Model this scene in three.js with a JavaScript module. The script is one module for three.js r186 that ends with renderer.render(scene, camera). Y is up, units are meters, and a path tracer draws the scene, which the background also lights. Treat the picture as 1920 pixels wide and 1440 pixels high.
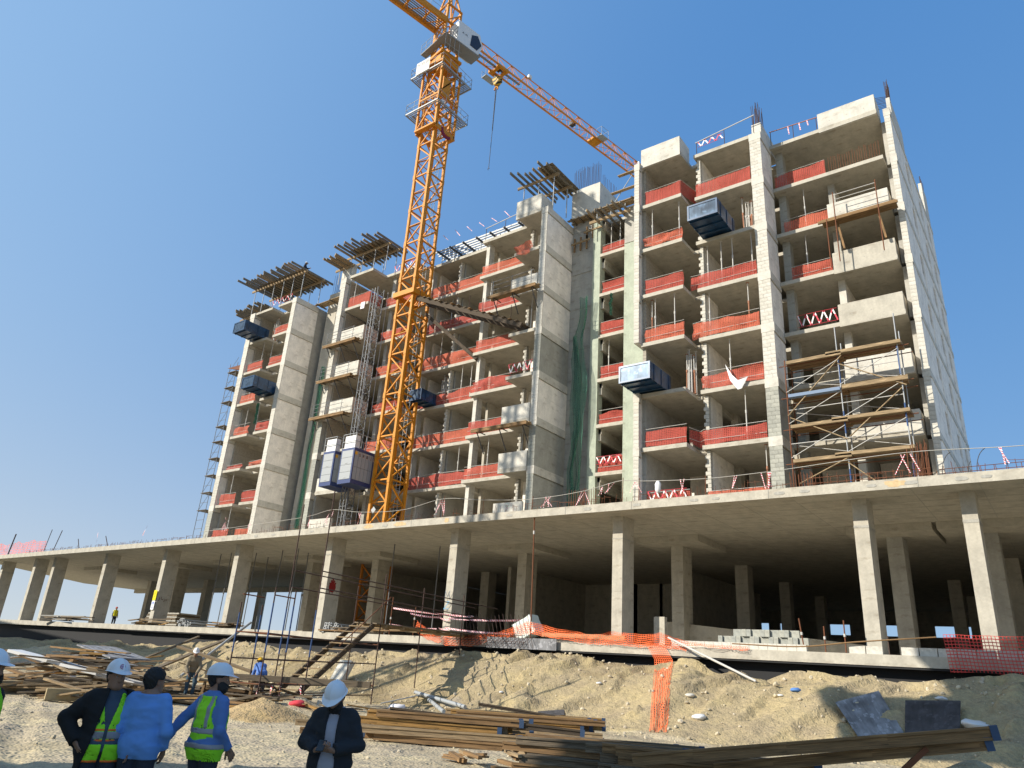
import * as THREE from 'three';
import { mergeGeometries, mergeVertices } from 'three/addons/utils/BufferGeometryUtils.js';

// ---------- camera ----------
const scene = new THREE.Scene();
const camera = new THREE.PerspectiveCamera(55.43, 4 / 3, 0.1, 6000);
camera.rotation.order = 'YXZ';
camera.position.set(0, 1.9, 0);
camera.rotation.set(0.372, 0.6621, 0.0693);

function smooth(a, b, x) { const t = Math.max(0, Math.min(1, (x - a) / (b - a))); return t * t * (3 - 2 * t); }
// ---------- sky ----------
const SUN = new THREE.Vector3(-0.487, 0.5, 0.716).normalize();
function makeSky() {
  const W = 512, H = 256, d = new Float32Array(W * H * 4);
  const zenA = [0.055, 0.200, 0.520], midA = [0.140, 0.380, 0.760], horA = [0.42, 0.60, 0.78];   // away from the sun
  const zenB = [0.220, 0.430, 0.760], midB = [0.400, 0.640, 0.920], horB = [0.66, 0.71, 0.72];   // towards the sun
  for (let j = 0; j < H; j++) for (let i = 0; i < W; i++) {
    const th = (j + 0.5) / H * Math.PI - Math.PI / 2, ph = (i + 0.5) / W * 2 * Math.PI - Math.PI;
    const y = Math.sin(th), c = Math.cos(th), x = Math.cos(ph) * c, z = Math.sin(ph) * c;
    const e = Math.max(0, y), a = Math.exp(-e * 5.0), b = Math.exp(-e * 1.6);
    const mu = Math.max(-1, Math.min(1, x * SUN.x + y * SUN.y + z * SUN.z));
    const g = 0.0060 / Math.pow(1.02 - mu, 1.5), m = smooth(-0.1, 0.9, mu), m2 = smooth(-0.7, 0.4, mu);
    const k = (j * W + i) * 4;
    for (let q = 0; q < 3; q++) {
      const zn = zenA[q] + (zenB[q] - zenA[q]) * m, md = midA[q] + (midB[q] - midA[q]) * m, hr = horA[q] + (horB[q] - horA[q]) * m2;
      const v = (zn * (1 - b) + md * b) * (1 - a) + hr * a + [1, 0.95, 0.86][q] * Math.min(g * 0.6, 0.7);
      d[k + q] = v * 0.75 * (y < 0 ? Math.max(0.45, 1 + y * 4) : 1);
    }
    d[k + 3] = 1;
  }
  const t = new THREE.DataTexture(d, W, H, THREE.RGBAFormat, THREE.FloatType);
  t.mapping = THREE.EquirectangularReflectionMapping; t.magFilter = t.minFilter = THREE.LinearFilter;
  t.wrapS = THREE.RepeatWrapping; t.needsUpdate = true;
  return t;
}
const sky = makeSky();
scene.background = sky; scene.environment = sky;

// ---------- sun ----------
const sun = new THREE.DirectionalLight(new THREE.Color(1, 0.935, 0.82), 4.7);
sun.position.set(-30 + SUN.x * 180, 10 + SUN.y * 180, -30 + SUN.z * 180);
sun.target.position.set(-30, 10, -30);
sun.castShadow = true; sun.shadow.radius = 0.7; sun.shadow.mapSize.set(4096, 4096);
{ const c = sun.shadow.camera; c.left = -110; c.right = 110; c.top = 90; c.bottom = -90; c.near = 1; c.far = 500; }
scene.add(sun, sun.target);

const renderer = new THREE.WebGLRenderer({ antialias: true });
renderer.shadowMap.enabled = true;
renderer.outputColorSpace = THREE.SRGBColorSpace;
renderer.toneMapping = THREE.LinearToneMapping;
renderer.toneMappingExposure = 1.35;

// ---------- helpers ----------
let seed = 20240;
const rnd = () => { seed = (seed * 1664525 + 1013904223) >>> 0; return seed / 4294967296; };
const rr = (a, b) => a + (b - a) * rnd();
const V = (x, y, z) => new THREE.Vector3(x, y, z);
const arr = (p) => Array.isArray(p) ? V(...p) : p;
const h2 = (x, y, s) => { let n = (Math.imul(x, 374761393) + Math.imul(y, 668265263) + Math.imul(s, 2147483647)) | 0; n = Math.imul(n ^ (n >>> 13), 1274126177); n ^= n >>> 16; return (n >>> 0) / 4294967296; };
function vnoise(x, y, s = 0, per = 0) {
  const xi = Math.floor(x), yi = Math.floor(y), u = x - xi, v = y - yi, p = (q) => per ? ((q % per) + per) % per : q;
  const a = u * u * (3 - 2 * u), b = v * v * (3 - 2 * v);
  const n = (i, j) => h2(p(xi + i), p(yi + j), s);
  return (n(0, 0) * (1 - a) + n(1, 0) * a) * (1 - b) + (n(0, 1) * (1 - a) + n(1, 1) * a) * b;
}
function fbm(x, y, s = 0, o = 4, per = 0) { let t = 0, a = 0.5, f = 1; for (let i = 0; i < o; i++) { t += a * vnoise(x * f, y * f, s + i, per * f); a *= 0.5; f *= 2; } return t; }
function dataTex(n, fn, srgb = true, m = n) {
  const d = new Uint8Array(n * m * 4);
  for (let j = 0; j < m; j++) for (let i = 0; i < n; i++) {
    const c = fn(i / n, j / m), k = (j * n + i) * 4;
    for (let q = 0; q < 3; q++) d[k + q] = Math.max(0, Math.min(255, (Array.isArray(c) ? c[q] : c) * 255));
    d[k + 3] = 255;
  }
  const t = new THREE.DataTexture(d, n, m); t.wrapS = t.wrapT = THREE.RepeatWrapping; t.magFilter = THREE.LinearFilter; t.minFilter = THREE.LinearMipmapLinearFilter; t.generateMipmaps = true;
  if (srgb) t.colorSpace = THREE.SRGBColorSpace; t.needsUpdate = true; return t;
}
function canvasTex(w, h, draw) { const c = document.createElement('canvas'); c.width = w; c.height = h; draw(c.getContext('2d'), w, h); const t = new THREE.CanvasTexture(c); t.colorSpace = THREE.SRGBColorSpace; t.magFilter = THREE.LinearFilter; return t; }

// textures: matter only (stains, pores, grain)
const concTex = dataTex(512, (u, v) => {
  const a = fbm(u * 6, v * 6, 1, 5, 6), b = fbm(u * 40, v * 40, 7, 2, 40), s = fbm(u * 24, v * 3, 11, 3, 24);
  let g = 0.945 + (a - 0.48) * 0.15 + (b - 0.48) * 0.10 + (s - 0.48) * 0.07;
  const pore = vnoise(u * 150, v * 150, 21, 150); if (pore > 0.95) g -= 0.16;
  const st = smooth(0.60, 0.74, fbm(u * 4 + 3, v * 9, 31, 4, 4)) * 0.09; g -= st;
  return [g, g * 0.985 - st * 0.12, g * 0.955 - st * 0.25];
});
const concBump = dataTex(256, (u, v) => 0.5 + (fbm(u * 30, v * 30, 5, 3, 30) - 0.5) * 0.8, false);
const blockTex = dataTex(256, (u, v) => { const a = fbm(u * 8, v * 8, 3, 4, 8), b = vnoise(u * 110, v * 110, 9, 110); let g = 0.88 + (a - 0.5) * 0.2 + (b - 0.5) * 0.1; if (b > 0.94) g -= 0.15; return [g, g * 0.985, g * 0.95]; });
const sandTex = dataTex(1024, (u, v) => {
  const a = fbm(u * 8, v * 8, 2, 5, 8), b = fbm(u * 70, v * 70, 17, 3, 70), c = vnoise(u * 320, v * 320, 23, 320);
  let g = 0.88 + (a - 0.5) * 0.20 + (b - 0.5) * 0.20 + (c - 0.5) * 0.10; if (c > 0.95) g -= 0.2; if (c < 0.03) g += 0.12;
  return [g, g * 0.965, g * (0.88 - (a - 0.5) * 0.1)];
});
const sandBump = dataTex(512, (u, v) => 0.5 + (fbm(u * 24, v * 24, 40, 4, 24) - 0.5) * 0.9 + (vnoise(u * 150, v * 150, 44, 150) - 0.5) * 0.25, false);
const woodTex = dataTex(512, (u, v) => { const g = fbm(u * 3 + 0.6 * fbm(u * 2, v * 6, 3, 2, 2), v * 30, 51, 4, 0), d = fbm(u * 5, v * 7, 55, 3, 5); const q = 0.80 + (g - 0.5) * 0.5 + (d - 0.5) * 0.28; return [q, q * 0.95, q * 0.87]; }, true, 256);
const dirtyTex = dataTex(512, (u, v) => { const a = fbm(u * 5, v * 5, 61, 5, 5), b = fbm(u * 30, v * 4, 66, 3, 30); let g = 0.78 + (a - 0.5) * 0.55 + (b - 0.5) * 0.2; const s = smooth(0.60, 0.66, fbm(u * 9, v * 9, 71, 4, 9)); g += s * 0.22; return [g, g, g * 0.99]; });

const lin = (r, g, b) => new THREE.Color().setRGB(r, g, b);
function M(r, g, b, o = {}) { const m = new THREE.MeshStandardMaterial({ color: lin(r, g, b), roughness: 0.9, metalness: 0, side: THREE.DoubleSide, ...o }); return m; }
const conc = (r, g, b, o) => M(r, g, b, { map: concTex, bumpMap: concBump, bumpScale: 0.006, ...o });
const mats = {
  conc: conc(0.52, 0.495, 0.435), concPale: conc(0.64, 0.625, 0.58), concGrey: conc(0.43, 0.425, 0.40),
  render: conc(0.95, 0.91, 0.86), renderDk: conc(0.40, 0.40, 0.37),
  blockA: M(0.74, 0.72, 0.67, { map: blockTex }), blockB: M(0.69, 0.67, 0.62, { map: blockTex }), blockC: M(0.77, 0.755, 0.715, { map: blockTex }),
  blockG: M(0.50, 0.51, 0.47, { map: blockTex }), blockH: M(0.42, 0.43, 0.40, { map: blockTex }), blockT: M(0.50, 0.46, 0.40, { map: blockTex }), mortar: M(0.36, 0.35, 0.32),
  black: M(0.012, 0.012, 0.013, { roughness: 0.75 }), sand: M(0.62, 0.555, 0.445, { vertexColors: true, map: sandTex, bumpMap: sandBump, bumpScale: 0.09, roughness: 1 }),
  wood: M(0.42, 0.28, 0.15, { map: woodTex }), woodPale: M(0.54, 0.43, 0.29, { map: woodTex }), woodYel: M(0.60, 0.38, 0.14, { map: woodTex }), woodGrey: M(0.28, 0.24, 0.19, { map: woodTex }), woodSilver: M(0.34, 0.32, 0.28, { map: woodTex }), woodDark: M(0.13, 0.105, 0.08, { map: woodTex }),
  plyDark: M(0.075, 0.07, 0.075, { map: dirtyTex, roughness: 0.7 }), plyGrey: M(0.34, 0.34, 0.36, { map: dirtyTex, roughness: 0.75 }),
  red: M(0.66, 0.085, 0.045, { roughness: 0.95 }), orange: M(0.85, 0.14, 0.04, { roughness: 0.9 }),
  yellow: M(0.70, 0.268, 0.004, { roughness: 0.65, map: dataTex(256, (u, v) => { const g = 0.93 + (fbm(u * 6, v * 6, 81, 4, 6) - 0.5) * 0.22; return [g, g, g * 0.96]; }) }),
  steel: M(0.17, 0.175, 0.18, { roughness: 0.6, metalness: 0.25 }), galv: M(0.36, 0.37, 0.37, { roughness: 0.6, metalness: 0.2 }), grate: M(0.22, 0.225, 0.23, { roughness: 0.7 }), dkSteel: M(0.06, 0.062, 0.066, { roughness: 0.6, metalness: 0.3 }),
  rust: M(0.17, 0.065, 0.03, { roughness: 0.95 }), rustDk: M(0.075, 0.045, 0.035, { roughness: 0.95 }), prop: M(0.52, 0.50, 0.46, { roughness: 0.7 }), propRed: M(0.36, 0.16, 0.09, { roughness: 0.8 }),
  blue: M(0.018, 0.075, 0.18, { roughness: 0.28, metalness: 0.1, map: dirtyTex }), hoistBlue: M(0.028, 0.05, 0.15, { roughness: 0.4 }), scafBlue: M(0.03, 0.075, 0.20, { roughness: 0.7 }),
  white: M(0.70, 0.70, 0.69, { roughness: 0.5 }), panel: M(0.33, 0.345, 0.35, { roughness: 0.5 }), glass: M(0.03, 0.03, 0.04, { roughness: 0.1 }),
  green: M(0.055, 0.19, 0.13, { roughness: 0.95, transparent: true, opacity: 0.5 }), greenPaint: conc(0.42, 0.475, 0.40),
  rope: M(0.45, 0.43, 0.38), tapeW: M(0.82, 0.78, 0.77), tapeR: M(0.62, 0.05, 0.07),
};
const tapeTex = canvasTex(64, 32, (g, w, h) => { g.fillStyle = '#e9e4e2'; g.fillRect(0, 0, w, h); g.fillStyle = '#c0203a'; for (const o of [-32, 0, 32, 64]) { g.beginPath(); g.moveTo(o, h); g.lineTo(o + 16, h); g.lineTo(o + 32, 0); g.lineTo(o + 16, 0); g.fill(); } });
tapeTex.wrapS = tapeTex.wrapT = THREE.RepeatWrapping;
mats.tape = M(1, 1, 1, { map: tapeTex, roughness: 0.6 });
// net weave: threads with open holes (alpha)
const netAlpha = dataTex(128, (u, v) => { const f = (x) => Math.abs(((x * 4) % 1) - 0.5); return (f(u) > 0.33 || f(v) > 0.33) ? 0.95 : 0.42; }, false);
const meshAlpha = dataTex(128, (u, v) => { const f = (x) => Math.abs(((x * 2) % 1) - 0.5); return (f(u) > 0.40 || f(v) > 0.36) ? 1 : 0.0; }, false);
const netMat = (r, g, b, al) => M(r, g, b, { alphaMap: al, transparent: true, roughness: 0.95 });
mats.net = [netMat(0.47, 0.098, 0.062, netAlpha), netMat(0.43, 0.078, 0.055, netAlpha), netMat(0.52, 0.125, 0.07, netAlpha)];
mats.barrier = netMat(0.92, 0.17, 0.05, meshAlpha); mats.barrierRed = netMat(0.60, 0.06, 0.05, meshAlpha);

// geometry helpers; all geometry is made in world metres
const strip = (g) => { const n = g.index ? g.toNonIndexed() : g; for (const k of Object.keys(n.attributes)) if (!['position', 'normal', 'uv'].includes(k)) n.deleteAttribute(k); return n; };
const join = (gs) => gs.length === 1 ? strip(gs[0]) : mergeGeometries(gs.map(strip), false);
function uvBox(g, s = 2) { // uv in metres by the face's main axis
  const p = g.attributes.position, n = g.attributes.normal, uv = new Float32Array(p.count * 2);
  for (let i = 0; i < p.count; i++) {
    const ax = Math.abs(n.getX(i)), ay = Math.abs(n.getY(i)), az = Math.abs(n.getZ(i)); let u, v;
    if (ay >= ax && ay >= az) { u = p.getX(i); v = p.getZ(i); } else if (ax >= az) { u = p.getZ(i); v = p.getY(i); } else { u = p.getX(i); v = p.getY(i); }
    uv[2 * i] = u / s; uv[2 * i + 1] = v / s;
  }
  g.setAttribute('uv', new THREE.BufferAttribute(uv, 2)); return g;
}
const box = (x0, x1, y0, y1, z0, z1) => { const g = new THREE.BoxGeometry(Math.abs(x1 - x0), Math.abs(y1 - y0), Math.abs(z1 - z0)); g.translate((x0 + x1) / 2, (y0 + y1) / 2, (z0 + z1) / 2); return strip(g); };
const UP = V(0, 1, 0);
function orient(g, a, b, roll = 0) { // geometry made along +y, centred -> from a to b
  a = arr(a); b = arr(b); const d = b.clone().sub(a), q = new THREE.Quaternion().setFromUnitVectors(UP, d.clone().normalize());
  const m = new THREE.Matrix4().compose(a.clone().add(b).multiplyScalar(0.5), q.multiply(new THREE.Quaternion().setFromAxisAngle(UP, roll)), V(1, 1, 1)); g.applyMatrix4(m); return g;
}
const tube = (a, b, r = 0.025, n = 6, r2 = r) => strip(orient(new THREE.CylinderGeometry(r2, r, arr(a).distanceTo(arr(b)), n, 1), a, b));
const bar = (a, b, w = 0.1, h = w, roll = 0) => { const g = strip(orient(new THREE.BoxGeometry(w, arr(a).distanceTo(arr(b)), h), a, b, roll)); return g; };
// beam lying from a to b: keeps its height axis upright, uv runs along the length
function beam(a, b, w, h, uvs = 1) {
  a = arr(a); b = arr(b); const L = a.distanceTo(b), g = strip(new THREE.BoxGeometry(L, h, w));
  const p = g.attributes.position, n = g.attributes.normal, uv = g.attributes.uv, o = rnd() * 5, o2 = rnd();
  for (let i = 0; i < p.count; i++) { if (Math.abs(n.getX(i)) > 0.5) uv.setXY(i, p.getZ(i) + o, p.getY(i) + o2); else uv.setXY(i, p.getX(i) / 1.6 + o, (p.getY(i) + p.getZ(i)) / 0.5 + o2); }
  const x = b.clone().sub(a).normalize(), z = new THREE.Vector3().crossVectors(x, UP); if (z.lengthSq() < 1e-6) z.set(0, 0, 1); z.normalize(); const y = new THREE.Vector3().crossVectors(z, x);
  g.applyMatrix4(new THREE.Matrix4().makeBasis(x, y, z).setPosition(a.clone().add(b).multiplyScalar(0.5))); return g;
}
const used = {};
const numbered = (n) => { const k = used[n] = (used[n] ?? -1) + 1; return k ? `${n}_${String(k).padStart(3, '0')}` : n; };
const base = new THREE.Vector3();
function thing(name, label, category, at = [0, 0, 0], group) {
  const o = new THREE.Group(); o.name = numbered(name); o.position.set(...at); o.userData = { label, category }; if (group) o.userData.group = group; scene.add(o); return o;
}
function rootOff(p) { const v = new THREE.Vector3(); for (let o = p; o && o !== scene; o = o.parent) v.add(o.position); return v; }
function part(parent, name, gs, m, label, kind) { // geometry given in world metres
  const g = join(Array.isArray(gs) ? gs : [gs]); const off = rootOff(parent); if (off.lengthSq()) g.translate(-off.x, -off.y, -off.z);
  const o = new THREE.Mesh(g, m); o.name = name; o.castShadow = o.receiveShadow = true; if (label) o.userData.label = label; if (kind) o.userData.kind = kind; parent.add(o); return o;
}
function single(name, label, category, gs, m, group) { // a thing that is one mesh; origin at its own centre base
  const g = join(Array.isArray(gs) ? gs : [gs]); g.computeBoundingBox(); const b = g.boundingBox, x = (b.min.x + b.max.x) / 2, z = (b.min.z + b.max.z) / 2, y = b.min.y; g.translate(-x, -y, -z);
  const o = new THREE.Mesh(g, m); o.name = numbered(name); o.position.set(x, y, z); o.castShadow = o.receiveShadow = true; o.userData = { label, category }; if (group) o.userData.group = group; scene.add(o); return o;
}
function structure(name, gs, m) { const g = join(Array.isArray(gs) ? gs : [gs]); const o = new THREE.Mesh(g, m); o.name = name; o.castShadow = o.receiveShadow = true; o.userData.kind = 'structure'; scene.add(o); return o; }
const cb = (...a) => uvBox(box(...a), 3); // concrete box with uv in metres
const L = (k) => 10.35 + 3.1 * k;
// ---------- ground: one sheet with the sand embankment ----------
const crestTab = [[-120, 1.6], [-75, 1.7], [-59, 1.95], [-50, 2.45], [-46, 2.5], [-41, 2.15], [-37, 2.05], [-33, 2.45], [-26, 2.68], [-21, 2.8], [-17.5, 2.45], [-14.3, 2.85], [-12.6, 2.3], [-11, 2.25], [-9.6, 2.6], [-5.7, 2.5], [-3, 2.85], [10, 2.7], [60, 2.5]];
const tab = (t, x) => { if (x <= t[0][0]) return t[0][1]; for (let i = 1; i < t.length; i++) if (x < t[i][0]) { const a = t[i - 1], b = t[i], s = (x - a[0]) / (b[0] - a[0]); return a[1] + (b[1] - a[1]) * s * s * (3 - 2 * s); } return t[t.length - 1][1]; };
function groundY(x, z) {
  const far = smooth(90, 130, Math.abs(x + 35)) ;
  let y = (fbm(x * 0.35, z * 0.35, 3, 3) - 0.45) * 0.16;
  const near = smooth(-60, -30, z);
  y += (fbm(x * 1.7, z * 1.7, 8, 3) - 0.45) * 0.07 * near;
  // wheel ruts on the haul track at the left
  const tr = (x + 20) * 0.92 + (z + 9) * 0.38, al = -(x + 20) * 0.38 + (z + 9) * 0.92;
  if (x < -8 && x > -45 && z > -16 && z < 0) { const m = smooth(-8, -11, x) * smooth(-16, -13, z); for (const c of [-2.4, -1.1, 0.6, 1.9]) { const d = Math.abs(al - c + (fbm(tr * 0.2, c, 9, 2) - 0.5) * 0.8); if (d < 0.5) y -= m * (0.05 * (1 - smooth(0.12, 0.3, d)) - 0.035 * (1 - smooth(0.0, 0.12, Math.abs(d - 0.34)))) + m * 0.018 * (d < 0.2 ? Math.sin(tr * 14) : 0); } }
  // embankment
  const hc = tab(crestTab, x) + (fbm(x * 0.9, 3.3, 12, 3) - 0.45) * 0.45;
  const zf = -26.6 + (fbm(x * 0.22, 1.7, 21, 3) - 0.45) * 3.2, zc = -32.55 + (fbm(x * 0.7, 9.1, 25, 2) - 0.45) * 0.5;
  const t = (zf - z) / (zf - zc);
  if (t > 0) {
    const s = t < 1 ? Math.pow(smooth(-0.08, 1.12, t), 0.92) : 1;
    let e = hc * Math.min(1, s);
    const m = smooth(0, 0.25, t) * (1 - smooth(1.0, 1.15, t));
    const g = Math.abs(vnoise(x * 0.55 + z * 0.34, z * 0.10, 33) - 0.5) * 2, g2 = fbm(x * 1.5 + z * 0.9, z * 0.45, 37, 4);
    e += m * ((g - 0.5) * 0.30 + (g2 - 0.47) * 0.34 + (fbm(x * 5, z * 5, 41, 3) - 0.44) * 0.10);
    const st = fbm(x * 0.8 + z * 0.5, z * 0.3 - x * 0.12, 45, 3); e += m * 0.24 * smooth(0.505, 0.52, st) - m * 0.12;
    e += smooth(0.82, 0.98, t) * (1 - smooth(1.0, 1.1, t)) * (fbm(x * 3.2, z * 3.2, 48, 3) - 0.42) * 0.3;
    if (t > 1) e = hc - smooth(zc, zc - 1.0, z) * 1.6; if (z < -33.6) e = Math.min(e, hc - 1.4);
    const end = smooth(-118, -100, x) * (1 - smooth(30, 60, x)) * smooth(-95, -66, z); y = y * (1 - end) + (e + y * 0.3) * end + 0;
  }
  // spoil heap and mounds
  const hp = (cx, cz, r, h) => { const d = Math.hypot(x - cx, z - cz) / r; if (d < 1) y += h * Math.pow(1 - d, 1.15) * (0.8 + 0.5 * fbm(x * 2, z * 2, 52, 3)); };
  hp(-21.2, -15.6, 1.7, 0.62); hp(-24.2, -19.2, 1.6, 0.45); hp(-44, -20, 6, 0.8); hp(-58, -24, 7, 1.3); hp(-33, -15.5, 4.5, 0.35); hp(-1.7, -15.2, 2.8, 1.0);
  return y * (1 - far * 0.6);
}
{
  const axis = (fine0, fine1, st, outs) => { const a = []; for (const o of outs[0]) a.push(o); for (let v = fine0; v < fine1; v += st) a.push(v); for (const o of outs[1]) a.push(o); return a; };
  const xs = axis(-76, 6, 0.16, [[-3000, -1500, -800, -400, -250, -180, -140, -120, -108, -100, -94, -89, -85, -82, -80, -78], [6.2, 7, 8, 10, 13, 17, 22, 30, 40, 60, 100, 200, 400, 800, 1500, 3000]]);
  const zs = axis(-35, -3, 0.12, [[-3000, -1500, -800, -400, -250, -180, -130, -100, -80, -65, -55, -48, -43, -39, -37, -36], [-3, -2, -1, 0, 1.5, 3, 5, 8, 12, 18, 26, 40, 60, 100, 200, 500, 1500, 3000]]);
  const nx = xs.length, nz = zs.length, col = new Float32Array(nx * nz * 3), pos = new Float32Array(nx * nz * 3), uv = new Float32Array(nx * nz * 2), idx = [];
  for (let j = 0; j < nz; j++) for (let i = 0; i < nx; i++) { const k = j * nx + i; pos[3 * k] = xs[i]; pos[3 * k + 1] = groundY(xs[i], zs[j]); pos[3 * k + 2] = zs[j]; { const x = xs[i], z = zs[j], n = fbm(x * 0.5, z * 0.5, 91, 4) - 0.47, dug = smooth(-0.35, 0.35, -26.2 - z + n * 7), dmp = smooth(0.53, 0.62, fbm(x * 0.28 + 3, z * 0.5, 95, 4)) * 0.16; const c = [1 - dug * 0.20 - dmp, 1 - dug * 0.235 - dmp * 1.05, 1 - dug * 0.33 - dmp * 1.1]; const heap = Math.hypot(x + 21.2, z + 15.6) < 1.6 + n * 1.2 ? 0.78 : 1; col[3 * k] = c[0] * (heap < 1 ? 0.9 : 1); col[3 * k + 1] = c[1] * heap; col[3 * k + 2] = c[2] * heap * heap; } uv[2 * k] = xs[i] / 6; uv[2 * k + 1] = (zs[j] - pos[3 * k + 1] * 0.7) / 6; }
  for (let j = 0; j < nz - 1; j++) for (let i = 0; i < nx - 1; i++) { const a = j * nx + i, b = a + 1, c = a + nx, d = c + 1; idx.push(a, c, b, b, c, d); }
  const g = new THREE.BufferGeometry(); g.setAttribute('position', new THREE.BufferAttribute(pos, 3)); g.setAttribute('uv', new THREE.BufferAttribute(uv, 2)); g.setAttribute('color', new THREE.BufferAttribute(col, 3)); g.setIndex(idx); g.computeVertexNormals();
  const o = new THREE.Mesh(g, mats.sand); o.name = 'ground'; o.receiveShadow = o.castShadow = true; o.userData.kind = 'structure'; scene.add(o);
}

// ---------- podium ----------
const XR = 64, XL = -104, ZF = -33.2, ZB = -62;
const colX = [-101.0, -91.8, -87.4, -76.0, -65.0, -54.0, -42.75, -31.0, -19.4, -7.4, -3.25, 6];
{
  const p = thing('concrete_podium', 'long open concrete podium of columns and flat slabs under the unfinished block', 'podium', [-40, 2.9, -45]);
  // slabs: a polygon with a slanting left end
  const poly = (y0, y1, zf, holes) => { const s = new THREE.Shape([[XR, -zf], [XL, -zf], [-121, 53], [-121, -ZB], [-53, -ZB], [-53, 86], [XR, 86]].map(([x, z]) => new THREE.Vector2(x, z))); for (const h of holes || []) s.holes.push(new THREE.Path(h.map(([x, z]) => new THREE.Vector2(x, -z)))); const g = new THREE.ExtrudeGeometry(s, { depth: y1 - y0, bevelEnabled: false }); g.rotateX(Math.PI / 2); g.translate(0, y1, 0); const q = strip(g); return uvBox(flipZ(q), 3); };
  const flipZ = (g) => { const a = g.attributes.position, n = g.attributes.normal; for (let i = 0; i < a.count; i++) { a.setZ(i, -a.getZ(i)); n.setZ(i, -n.getZ(i)); } for (let i = 0; i < a.count; i += 3) for (const at of [a, n]) { const x = at.getX(i + 1), y = at.getY(i + 1), z = at.getZ(i + 1); at.setXYZ(i + 1, at.getX(i + 2), at.getY(i + 2), at.getZ(i + 2)); at.setXYZ(i + 2, x, y, z); } return g; };
    part(p, 'deck_slab', poly(9.93, 10.35, ZF - 0.25), mats.conc);
  const top = part(p, 'deck_fascia', cb(XL, XR, 9.925, 10.352, ZF, ZF - 0.25), mats.conc);
  part(p, 'ground_slab', poly(2.98, 3.4, ZF), mats.conc);
  // pour joints on the fascia: shallow raised lips and grout patches over old tie pockets
  for (const x of [-4.5, -10.6, -17.6, -21.6, -28.3, -33.2, -40.4, -45.9, -52, -58, -66]) part(top, 'pour_joint', box(x - 0.012, x + 0.012, 9.94, 10.34, ZF + 0.002, ZF + 0.012), mats.concGrey);
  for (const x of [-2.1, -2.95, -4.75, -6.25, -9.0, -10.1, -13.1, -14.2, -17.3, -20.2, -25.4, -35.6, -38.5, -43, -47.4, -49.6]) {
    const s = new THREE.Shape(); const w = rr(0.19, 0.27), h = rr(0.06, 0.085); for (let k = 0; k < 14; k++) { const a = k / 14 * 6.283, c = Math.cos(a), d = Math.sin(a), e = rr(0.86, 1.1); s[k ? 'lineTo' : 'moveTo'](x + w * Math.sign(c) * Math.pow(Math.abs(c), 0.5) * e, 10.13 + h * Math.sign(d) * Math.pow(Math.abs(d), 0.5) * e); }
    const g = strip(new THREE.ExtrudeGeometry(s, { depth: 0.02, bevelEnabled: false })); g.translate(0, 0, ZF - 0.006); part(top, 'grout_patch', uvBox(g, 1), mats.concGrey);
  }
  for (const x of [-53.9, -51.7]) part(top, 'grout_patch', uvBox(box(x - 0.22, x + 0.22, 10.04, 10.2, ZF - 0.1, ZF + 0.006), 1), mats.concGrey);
  for (const [x, w] of [[-5.35, 0.5], [-34.2, 0.55], [-37.1, 0.45], [-30.2, 0.2]]) { const s = new THREE.Shape(); for (let k = 0; k < 18; k++) { const a = k / 18 * 6.283, e = rr(0.7, 1.15); s[k ? 'lineTo' : 'moveTo'](x + w * Math.cos(a) * e, 10.15 + 0.15 * Math.sin(a) * e); } const g = strip(new THREE.ExtrudeGeometry(s, { depth: 0.006, bevelEnabled: false })); g.translate(0, 0, ZF - 0.001); part(top, 'patched_concrete', uvBox(g, 1), conc(0.66, 0.50, 0.30)); }
  // formwork board marks: thin fins left on the soffit
  { const f = []; for (let x = -100; x < XR; x += 2.44) f.push(box(x, x + 0.025, 9.922, 9.931, ZF - 0.3, -52)); for (let z = -34.6; z > -52; z -= 1.22) f.push(box(-100, XR, 9.923, 9.931, z, z - 0.018)); const q = part(p, 'formwork_fins', f, mats.concGrey); q.userData.kind = 'stuff'; }
  // columns, three rows
  const rows = [[-34.55, -35.8, 0.6], [-42.0, -43.3, 0.75], [-52.5, -53.6, 0.9], [-60.5, -61.4, 0.8]];
  rows.forEach(([z0, z1, w], r) => colX.forEach((x, i) => {
    if (r === 1 && [0, 2].includes(i)) return; if (r > 1 && i % 2) return; if (r === 3 && x > -60) return;
    const xx = r ? (r === 1 && x === -42.75 ? -45.9 : x - 0.1) : x, ww = i === 10 && r === 0 ? 0.55 : w, dz = rr(-0.08, 0.08);
    const g = [uvBox(box(xx, xx + ww, 3.4, 9.93, z0 + dz, z1 + dz), 3)];
    const c = part(p, 'column', g, r === 1 && i > 8 ? mats.concGrey : mats.conc);
    if (r < 2) part(c, 'cold_joint', uvBox(box(xx - 0.012, xx + ww + 0.012, 8.72 + rr(-0.1, 0.1), 8.76, z0 + dz + 0.012, z1 + dz - 0.012), 1), mats.concGrey);
    if (r === 1) part(p, 'drop_panel', cb(xx - 1.6, xx + ww + 1.6, 9.55, 9.926, z0 + 1.5, z1 - 1.6), mats.conc);
  }));
  // basement wall behind the sand, black membrane
  part(p, 'membrane_wall', box(XL + 2, XR, -2, 2.976, -33.75, -34.1), mats.black, 'black waterproofing membrane on the basement wall');
  part(p, 'membrane_wall', box(-66, XR, 2.90, 2.977, -33.24, -33.74), mats.black);
  // deep back of the podium: closing walls with a few high openings
  const zb = -85, slots = [[-43, -41.5], [-29.6, -28], [-26.8, -25.2], [-21.6, -19.6], [-17.4, -14.2], [-11.8, -8.2], [-3, 0.5]];
  part(p, 'back_wall', cb(-53, XR, 3.4, 7.5, zb, zb - 0.3), mats.conc); part(p, 'back_wall', cb(-53, XR, 8.55, 9.928, zb, zb - 0.3), mats.conc);
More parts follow.
